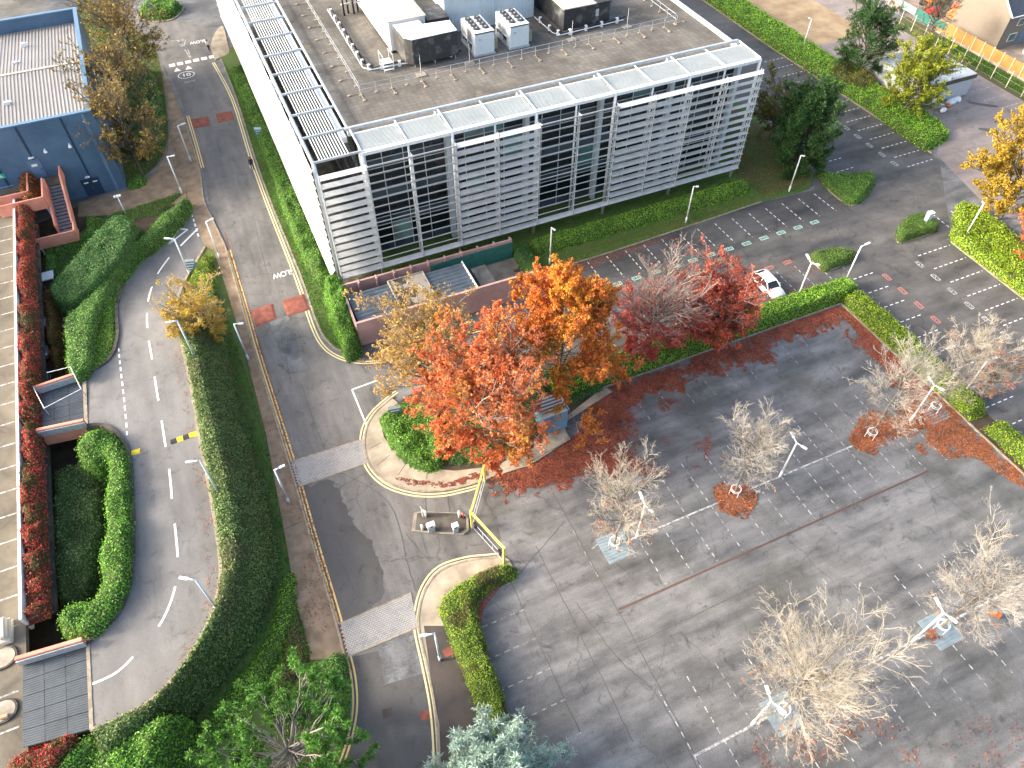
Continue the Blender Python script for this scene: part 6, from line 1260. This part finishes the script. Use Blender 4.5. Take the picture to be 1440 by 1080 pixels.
x, y = G(295, 72); person('walker in a white top and dark trousers at the crossing blocks', x, y, R(170), 'whitecloth', 'navycloth', 'brownhair')
cn = thing('traffic_cone', (*G(1402, 866), 0), 'fallen orange red cone on the tarmac beyond the leafy grille', 'cone'); c = ORG[cn]; B().tube(c+Vector((0, 0, .16)), c+Vector((-.5, .5, .1)), .17, .04, 12).build('cone_body', m['orange'], cn, True); B().obox(c+Vector((.06, -.06, .2)), (.06, .4, .4), Matrix.Rotation(R(-45), 3, 'Z')).build('cone_base', m['orange'], cn)
# ------------------------------------------------------------------ trees
def guard(p, lab):
    x, y = p; t = thing('tree_guard', (x, y, 0), lab, 'tree guard')
    for z in (.75, .95): B().path([(x+.42*math.cos(a), y+.42*math.sin(a), z) for a in np.linspace(0, 2*math.pi, 13)], .024, 6).build('hoop', m['white'], t)
    for a in (.5, 2.6, 4.7): B().tube((x+.42*math.cos(a), y+.42*math.sin(a), 0), (x+.42*math.cos(a), y+.42*math.sin(a), .95), .024, .024, 6).build('leg', m['white'], t)
# base, height, radius, clear trunk, label, seed, bark, leaves, lean
BARE = [  # base px, height, radius, trunk, label, seed, bark, leaves, lean
 ((863, 768), 9.6, 3.0, 2.4, 'bare pale tree on the clean blue grey grille with a few russet leaves', 21, 'bark_pale', 900, (.02, .0)),
 ((1032, 695), 8.8, 2.6, 2.2, 'bare pale tree rising from a heap of orange leaves', 22, 'bark_grey2', 150, (.02, 0)),
 ((1222, 615), 9.4, 3.0, 2.6, 'bare tree on a leaf covered grille beside the two armed lamp', 23, 'bark_grey2', 500, (.02, 0)),
 ((1311, 578), 9.2, 2.9, 2.4, 'bare tree closest to the lime hedge beside the two armed lamp', 24, 'bark_pale', 400, (.01, 0)),
 ((1320, 885), 9.0, 3.4, 2.6, 'bare tree on the grille with a small orange leaf heap', 25, 'bark_grey2', 250, (.03, 0)),
 ((1098, 1002), 8.6, 4.2, 1.8, 'wide bare tree in the lower bays with orange leaves low down', 26, 'bark_pale', 900, (.0, 0))]
for base, h, r_, tr_, lab, sd_, bk_, nl, ln in BARE:
    p = G(*base); lv = skeleton(h, r_, tr_, (38, 46, 40, 50, 42, 60)[sd_-21], 10, 7, 4, 5 if sd_ != 26 else 0, 66, 'oval' if sd_ != 26 else 'round', sd_, .10, ln, .12, .1, .46 if sd_ != 26 else .42, .95, .06)
    low = (lambda hh: (lambda c, r: (c[:, 2] < hh*.55) & (r.random(len(c)) < .8)))(h)
    tree('bare_tree', lab, p, lv, ('bark', bk_), 'litter2', nl, .22, low, sd_, z0=.02, crown='last_leaves', twig_min=.0055)
    guard(p, {21: 'white hooped guard round the tree on the clean grille', 22: 'white hooped guard in the orange leaf heap', 23: 'white hooped guard on the leaf covered grille', 24: 'white hooped guard under the tree closest to the lime hedge', 25: 'white hooped guard beside the small leaf heap on the grille', 26: 'white hooped guard under the wide bare tree'}[sd_])
def msk(h, rad, bare_top=.0, bare_axis=.0, side=None):
    def f(c, r):
        q = c[:, 2]/h; a = np.hypot(c[:, 0], c[:, 1])/rad; k = np.ones(len(c), bool)
        pr = np.clip(1.15-bare_top*np.clip((q-.45)/.5, 0, 1)-bare_axis*np.clip(1-a/.45, 0, 1), 0.02, 1)
        cl = .55+.9*vn(c[:, 0]*1.3+c[:, 2], c[:, 1]*1.3+c[:, 2]*.7, 3)
        return r.random(len(c)) < pr*cl
    return f
def W(px, py): return G(px, py)
LEAFY = [
 ((784, 566), 15.0, 5.7, 2.5, 'lf_orange', 105000, .21, .1, .9, 'tall blazing orange oak with bare grey stems showing at its heart', 31, ('bark', 'bark_grey'), 'cone', 'oak_tree', 60),
 ((684, 645), 9.8, 5.4, 2.2, 'lf_redorange', 95000, .21, .55, .15, 'broad red orange oak over the junction island', 32, ('bark', 'bark_grey'), 'oval', 'oak_tree', 54),
 ((606, 575), 9.6, 4.0, 2.5, 'lf_yellow', 24000, .19, .2, .4, 'thin yellow tree before the pink yard wall', 33, ('bark', 'bark_grey'), 'oval', 'autumn_tree', 50),
 ((908, 504), 8.4, 4.0, 1.6, 'lf_red', 46000, .2, 1.15, .25, 'crimson oak with a bare silver top beside the orange oak', 34, ('bark', 'bark_grey'), 'oval', 'oak_tree', 50),
 ((992, 484), 6.6, 3.5, 1.2, 'lf_redbrown', 50000, .2, .6, .15, 'brick red oak spreading against the white car', 35, ('bark', 'bark_grey'), 'oval', 'oak_tree', 50),
 ((1406, 308), 8.2, 4.9, 1.4, 'lf_gold', 80000, .22, .3, .2, 'golden yellow tree at the edge of the right hand bays', 36, ('bark', 'bark'), 'round', 'autumn_tree', 44),
 ((1455, 372), 5.0, 3.0, 1.0, 'lf_redorange', 6000, .3, .1, .1, 'orange shrub tree below the golden tree', 37, ('bark', 'bark'), 'round', 'autumn_tree', 34),
 ((296, 490), 5.6, 2.6, 1.6, 'lf_gold', 13000, .18, .35, .5, 'small golden tree between ramp and main road', 38, ('bark', 'bark_pale'), 'round', 'autumn_tree', 40),
 ((1268, 163), 5.9, 3.7, 1.0, 'lf_ygreen', 40000, .2, .1, .1, 'yellow green tree before the site cabin', 39, ('bark', 'bark'), 'round', 'broadleaf_tree', 44),
 ((1082, 196), 6.0, 3.0, 1.0, 'lf_olive', 6500, .32, .1, .1, 'olive green tree behind the dark pine at the office end', 40, ('bark', 'bark'), 'round', 'broadleaf_tree', 36),
 ((203, 252), 9.5, 4.2, 2.2, 'lf_brown', 7500, .28, .5, .4, 'thin brown leaved tree on the grass beside the navy building', 41, ('bark_dark', 'bark'), 'oval', 'autumn_tree', 46),
 ((190, 190), 9.0, 4.4, 2.0, 'lf_brown', 4200, .3, -.3, .4, 'thin tree tipped with gold beside the navy building wall', 42, ('bark_dark', 'bark'), 'oval', 'autumn_tree', 46),
 ((200, 108), 8.5, 4.6, 2.0, 'lf_brown', 6000, .3, .2, .2, 'russet brown tree near the far junction crossing', 43, ('bark_dark', 'bark'), 'round', 'autumn_tree', 44),
 ((172, 70), 9.5, 4.5, 2.4, 'lf_brown', 1500, .3, .5, .4, 'nearly bare tree behind the navy building corner', 44, ('bark_dark', 'bark'), 'oval', 'autumn_tree', 46),
 ((20, 0), 6.5, 5.0, 1.5, 'lf_gold', 7000, .36, .1, .1, 'golden tree behind the navy roof parapet', 45, ('bark_dark', 'bark'), 'round', 'autumn_tree', 38),
 ((1375, 560), 4.5, 2.2, .8, 'lf_redorange', 700, .22, .1, .1, 'low red orange sapling in the hedge gap', 46, ('bark', 'bark_pale'), 'vase', 'autumn_tree', 26),
 ((1300, 68), 6.5, 2.6, 1.6, 'lf_olive', 500, .25, .2, .2, 'slender nearly bare tree behind the site cabin', 47, ('bark_dark', 'bark'), 'oval', 'bare_tree', 34)]
for base, h, r_, tr_, lf_, nl, sz, bt, ba, lab, sd_, bks, shp, nm, n1 in LEAFY:
    lv = skeleton(h, r_, tr_, n1, 9, 6, 2 if sd_ in (33, 34, 35, 32, 31, 44) else 0, 8 if shp == 'cone' else 18, 62, shp, sd_, .17, (0, 0), .1, .15, .5, .8)
    tree(nm, lab, G(*base), lv, bks, lf_, nl, sz, msk(h, r_, bt, ba), sd_, twig_min=.009, off=.09)
# conifers
conifer('pine_tree', 'dense dark pine at the corner of the office soil bed', G(1115, 240), 8.4, 3.5, .8, 'nd_dark', 61, 80, 14, 36, .4, 'oval', .42, 5, 65)
conifer('pine_tree', 'dark spreading pine beside the sandy ground', G(1204, 106), 7.0, 3.8, 1.2, 'nd_dark', 62, 44, 9, 26, .45, 'oval', .42, 5, 60)
hedge('gorse_shrub', 'olive shrub at the foot of the spreading pine', smooth(PX([(1165, 100), (1185, 85), (1215, 95), (1235, 115), (1210, 125), (1180, 115)], 1), 2, True), 1.4, 'lf_olive', 0, .8, 40, .26, .5, cat='shrub')
conifer('pine_tree', 'bright tufted pine with pale bare limbs beside the pavement end', G(428, 1082), 5.6, 4.2, 1.0, 'nd_green', 63, 60, 7, 80, .24, 'round', .30, 5, 50, ('bark_grey', 'bark_grey'), nw=.06, core=1.5)
conifer('cedar_tree', 'blue grey cedar at the end of the mottled hedge', G(697, 1128), 7.2, 4.4, .8, 'nd_blue', 64, 64, 12, 20, .34, 'cone', .3, 5, 45, ('bark', 'bark_grey'), n3=3, nw=.05)
# ------------------------------------------------------------------ fallen leaves and litter
LIT_OLD = [(6.5, -27.8), (9.2, -26.0), (9.4, -23.8), (42.5, -23.7), (42.6, -40), (40.8, -40), (41.2, -33.5), (41.6, -28.0), (38.5, -26.2), (35.2, -27.2), (30.5, -29.5), (26, -30.3), (20.5, -31.5), (16, -33.2), (10.5, -34.5), (4.5, -33.6), (2.6, -31.0), (1.5, -29.2)]
lp = smooth(PX([(715, 664), (800, 616), (862, 552), (1020, 490), (1187, 432), (1240, 480), (1300, 545), (1275, 545), (1235, 505), (1210, 478), (1190, 450), (1165, 457), (1130, 472), (1085, 487), (1078, 506), (1040, 512), (990, 528), (940, 548), (900, 564), (872, 588), (868, 612), (890, 642), (905, 657), (850, 668), (790, 678), (740, 692), (712, 692)]), 3, True)
def keep_lit(x, y):
    d = dist(lp, x, y); return (d+.1+2.0*(fbm(x*.6, y*.6, 8)-.42) > 0) & (fbm(x*.35+4, y*.35, 3) > .27)
def keep_carpet(x, y):
    d = dist(lp, x, y); d = np.where(inside(lp, x, y), d, -d)+.55+2.6*(fbm(x*.6, y*.6, 8)-.5)+1.3*(vn(x*2.7, y*2.7, 3)-.5)
    return rng.random(len(x)) < np.clip(d/1.1, 0, 1)**1.5
scatter_flat('fallen_leaves', 'deep red carpet of fallen oak leaves on the lower car park', [(-1.5, -36), (-1.5, -27.5), (9.3, -26.5), (9.4, -23.75), (42.4, -23.75), (42.5, -38), (38, -38), (38, -31), (30, -31), (20, -36)], 210000, .15, 'litter', .014, keep_carpet)
scatter_flat('fallen_leaves', 'thin scatter of red leaves fraying into the lower car park', smooth(PX([(865, 590), (930, 560), (985, 580), (1000, 625), (975, 665), (900, 670), (830, 690), (800, 680)]), 3, True), 6500, .15, 'litter', .014, lambda x, y: rng.random(len(x)) < np.clip((fbm(x*.5, y*.5, 12)-.40)*4, 0, 1)**2)
O2 = smooth([(35.5, -35.9), (38.0, -36.8), (42.9, -34.5), (43.1, -50), (43.2, -60), (40.5, -60), (41.0, -48), (40.2, -44), (37.5, -43.0), (37.2, -40.3), (34, -40.2), (31.8, -39.6), (31.6, -37.8)], 3, True)
scatter_flat('fallen_leaves', 'orange leaf drift along the lime hedge and bare trees', O2, 26000, .15, 'litter2', .014, frayed(O2, 1.3, .7, 4, 3.2, .1))
def heap(p, r_, n, lab, mt='litter2'):
    c = G(*p); r_ *= 1.25; P = [(c[0]+r_*math.cos(a)*random.uniform(.8, 1.1), c[1]+r_*math.sin(a)*random.uniform(.8, 1.1)) for a in np.linspace(0, 2*math.pi, 14)[:-1]]; q_ = smooth(P, 2, True); scatter_flat('fallen_leaves', lab, q_, int(n*1.7), .15, mt, .05, frayed(q_, .6, 1.1, 7, .9, .1))
heap((1035, 700), 1.6, 1700, 'orange leaf heap round the guarded bare tree'); heap((1221, 620), 1.4, 1200, 'orange leaves covering a grille in the lower car park'); heap((1311, 893), .6, 220, 'small orange leaf heap on the blue grey grille'); heap((1295, 631), .5, 130, 'tiny stray patch of orange leaves on bare tarmac')
K1 = smooth(PX([(545, 671), (580, 684), (620, 686), (655, 680), (688, 668), (684, 660), (650, 670), (615, 677), (575, 673)], .1), 3, True); scatter_flat('fallen_leaves', 'red leaves gathered along the island kerb', K1, 2600, .12, 'litter', .125, frayed(K1, .5, .8, 3, .8))
scatter_flat('fallen_leaves', 'red leaf fringe tumbling off the island by the gate', smooth(PX([(690, 672), (745, 655), (760, 690), (740, 700), (720, 690), (700, 680)]), 3, True), 1500, .14, 'litter2', .014, lambda x, y: fbm(x*.9, y*.9, 2) > .45)
scatter_flat('fallen_leaves', 'leaves strewn over the access road below the pink wall', smooth(PX([(560, 490), (640, 465), (735, 430), (740, 448), (650, 475), (570, 500)]), 3, True), 900, .14, 'litter', .03)
scatter_flat('fallen_leaves', 'russet leaves along the kerb of the front parking bays', smooth([(14, -6.6), (30, -6.6), (30, -7.3), (15, -8.2)], 3, True), 1300, .13, 'litter2', .014)
scatter_flat('fallen_leaves', 'leaves on the upper bays around the white car', smooth([(30, -20.4), (44, -20.4), (45, -17), (40, -15), (30, -15)], 3, True), 1700, .13, 'litter', .014, lambda x, y: fbm(x*.8, y*.8, 6) > .46)
scatter_flat('fallen_leaves', 'leaves littering the gutter beside the main road pavement', smooth([(-14.65, 12), (-14.35, 12), (-14.4, -20), (-14.7, -38), (-15.0, -38), (-14.8, -20)], 2, True), 1500, .12, 'litter2', .018)
scatter_flat('fallen_leaves', 'brown leaves under the office end pine', smooth([(46.5, -4), (52, -4.6), (55, -2), (55, 14), (46.5, 14)], 3, True), 2600, .16, 'litter', .1, lambda x, y: fbm(x*.6, y*.6, 6) > .45)
scatter_flat('fallen_leaves', 'dark red leaves caught behind the mottled hedge', smooth(PX([(668, 842), (725, 803), (700, 830), (680, 860), (676, 880)]), 3, True), 500, .14, 'litter', .014)
scatter_flat('fallen_leaves', 'loose leaves below the wide bare tree', smooth(PX([(1040, 1060), (1130, 1010), (1250, 1010), (1300, 1080), (1060, 1110)]), 3, True), 900, .15, 'litter2', .014, lambda x, y: fbm(x*.7, y*.7, 6) > .55)
scatter_flat('fallen_leaves', 'loose leaves on the ramp gutters', rr_+[(x-1.0, y) for x, y in rr_[::-1]], 1200, .1, 'litter2', .03, lambda x, y: fbm(x, y, 6) > .5, zf=ramp_z)
scatter_flat('fallen_leaves', 'faint russet leaves on the far side of the lower bays', smooth(PX([(1330, 1040), (1440, 990), (1500, 1060), (1400, 1120), (1320, 1090)]), 3, True), 450, .12, 'litter', .014, lambda x, y: fbm(x*.7, y*.7, 9) > .52)

P = [G(x, y, .6) for x, y in ((345, 795), (352, 802), (335, 868), (310, 900), (330, 850), (282, 955), (322, 860), (350, 880))]; c_ = np.array([(x, y, .75) for x, y in P]); V, F = leaf_faces(c_, .28, np.tile([0, 0, 1.], (len(c_), 1)), .4, .8)
tag(mesh_np('paper_litter', V, [F], m['white']), 'scraps of white paper caught in the low hedge strip', 'litter', kind='stuff')

scatter_flat('fallen_leaves', 'autumn leaves thinly strewn over the grass by the office', smooth([(16, -6.4), (40, -5.8), (46, -5.2), (46, -4.2), (17, -4.6)], 2, True), 700, .12, 'litter2', .11)
scatter_flat('fallen_leaves', 'leaves strewn along the brown pavement below the bank', PX([(300, 352), (316, 347), (343, 440), (360, 500), (405, 645), (438, 760), (468, 860), (440, 925), (414, 835), (393, 712), (346, 500)], .1), 1800, .1, 'litter2', .115, lambda x, y: fbm(x*.7, y*.7, 3) > .42)

# ------------------------------------------------------------------ sets of look-alikes
GROUPS = {'bare_tree': 'bare trees of the car park', 'oak_tree': 'autumn oaks between the car parks', 'autumn_tree': 'autumn trees round the site', 'pine_tree': 'pine trees', 'laurel_hedge': 'leafy hedges', 'clipped_hedge': 'clipped hedges', 'red_creeper': 'creepers on the deck parapets', 'roof_guardrail': 'guardrails on the office roof', 'chiller': 'chillers on the office roof', 'roof_pipework': 'pipe runs on the office roof', 'lightning_rod': 'rods on the office roof', 'access_bridge': 'bridges to the car park deck', 'kerbed_island': 'kerbed islands on the deck', 'rubble_sack': 'sacks beside the cabin', 'sign_board': 'sign boards', 'bollard': 'bollards on the traffic island', 'card_reader': 'machines on the traffic island', 'parked_car': 'parked cars', 'person': 'people on foot', 'tree_guard': 'hooped guards round the bare trees', 'ground_shrubs': 'low shrubs', 'shade_shrubs': 'shrubs below the deck', 'ivy_bank': 'ivy banks beside the ramp', 'ground_cover': 'ground cover beside the ramp'}
for o in list(COL.objects):
    n_ = o.name.split('.')[0]
    if o.parent is None and n_ in GROUPS and 'label' in o and 'group' not in o: o['group'] = GROUPS[n_]
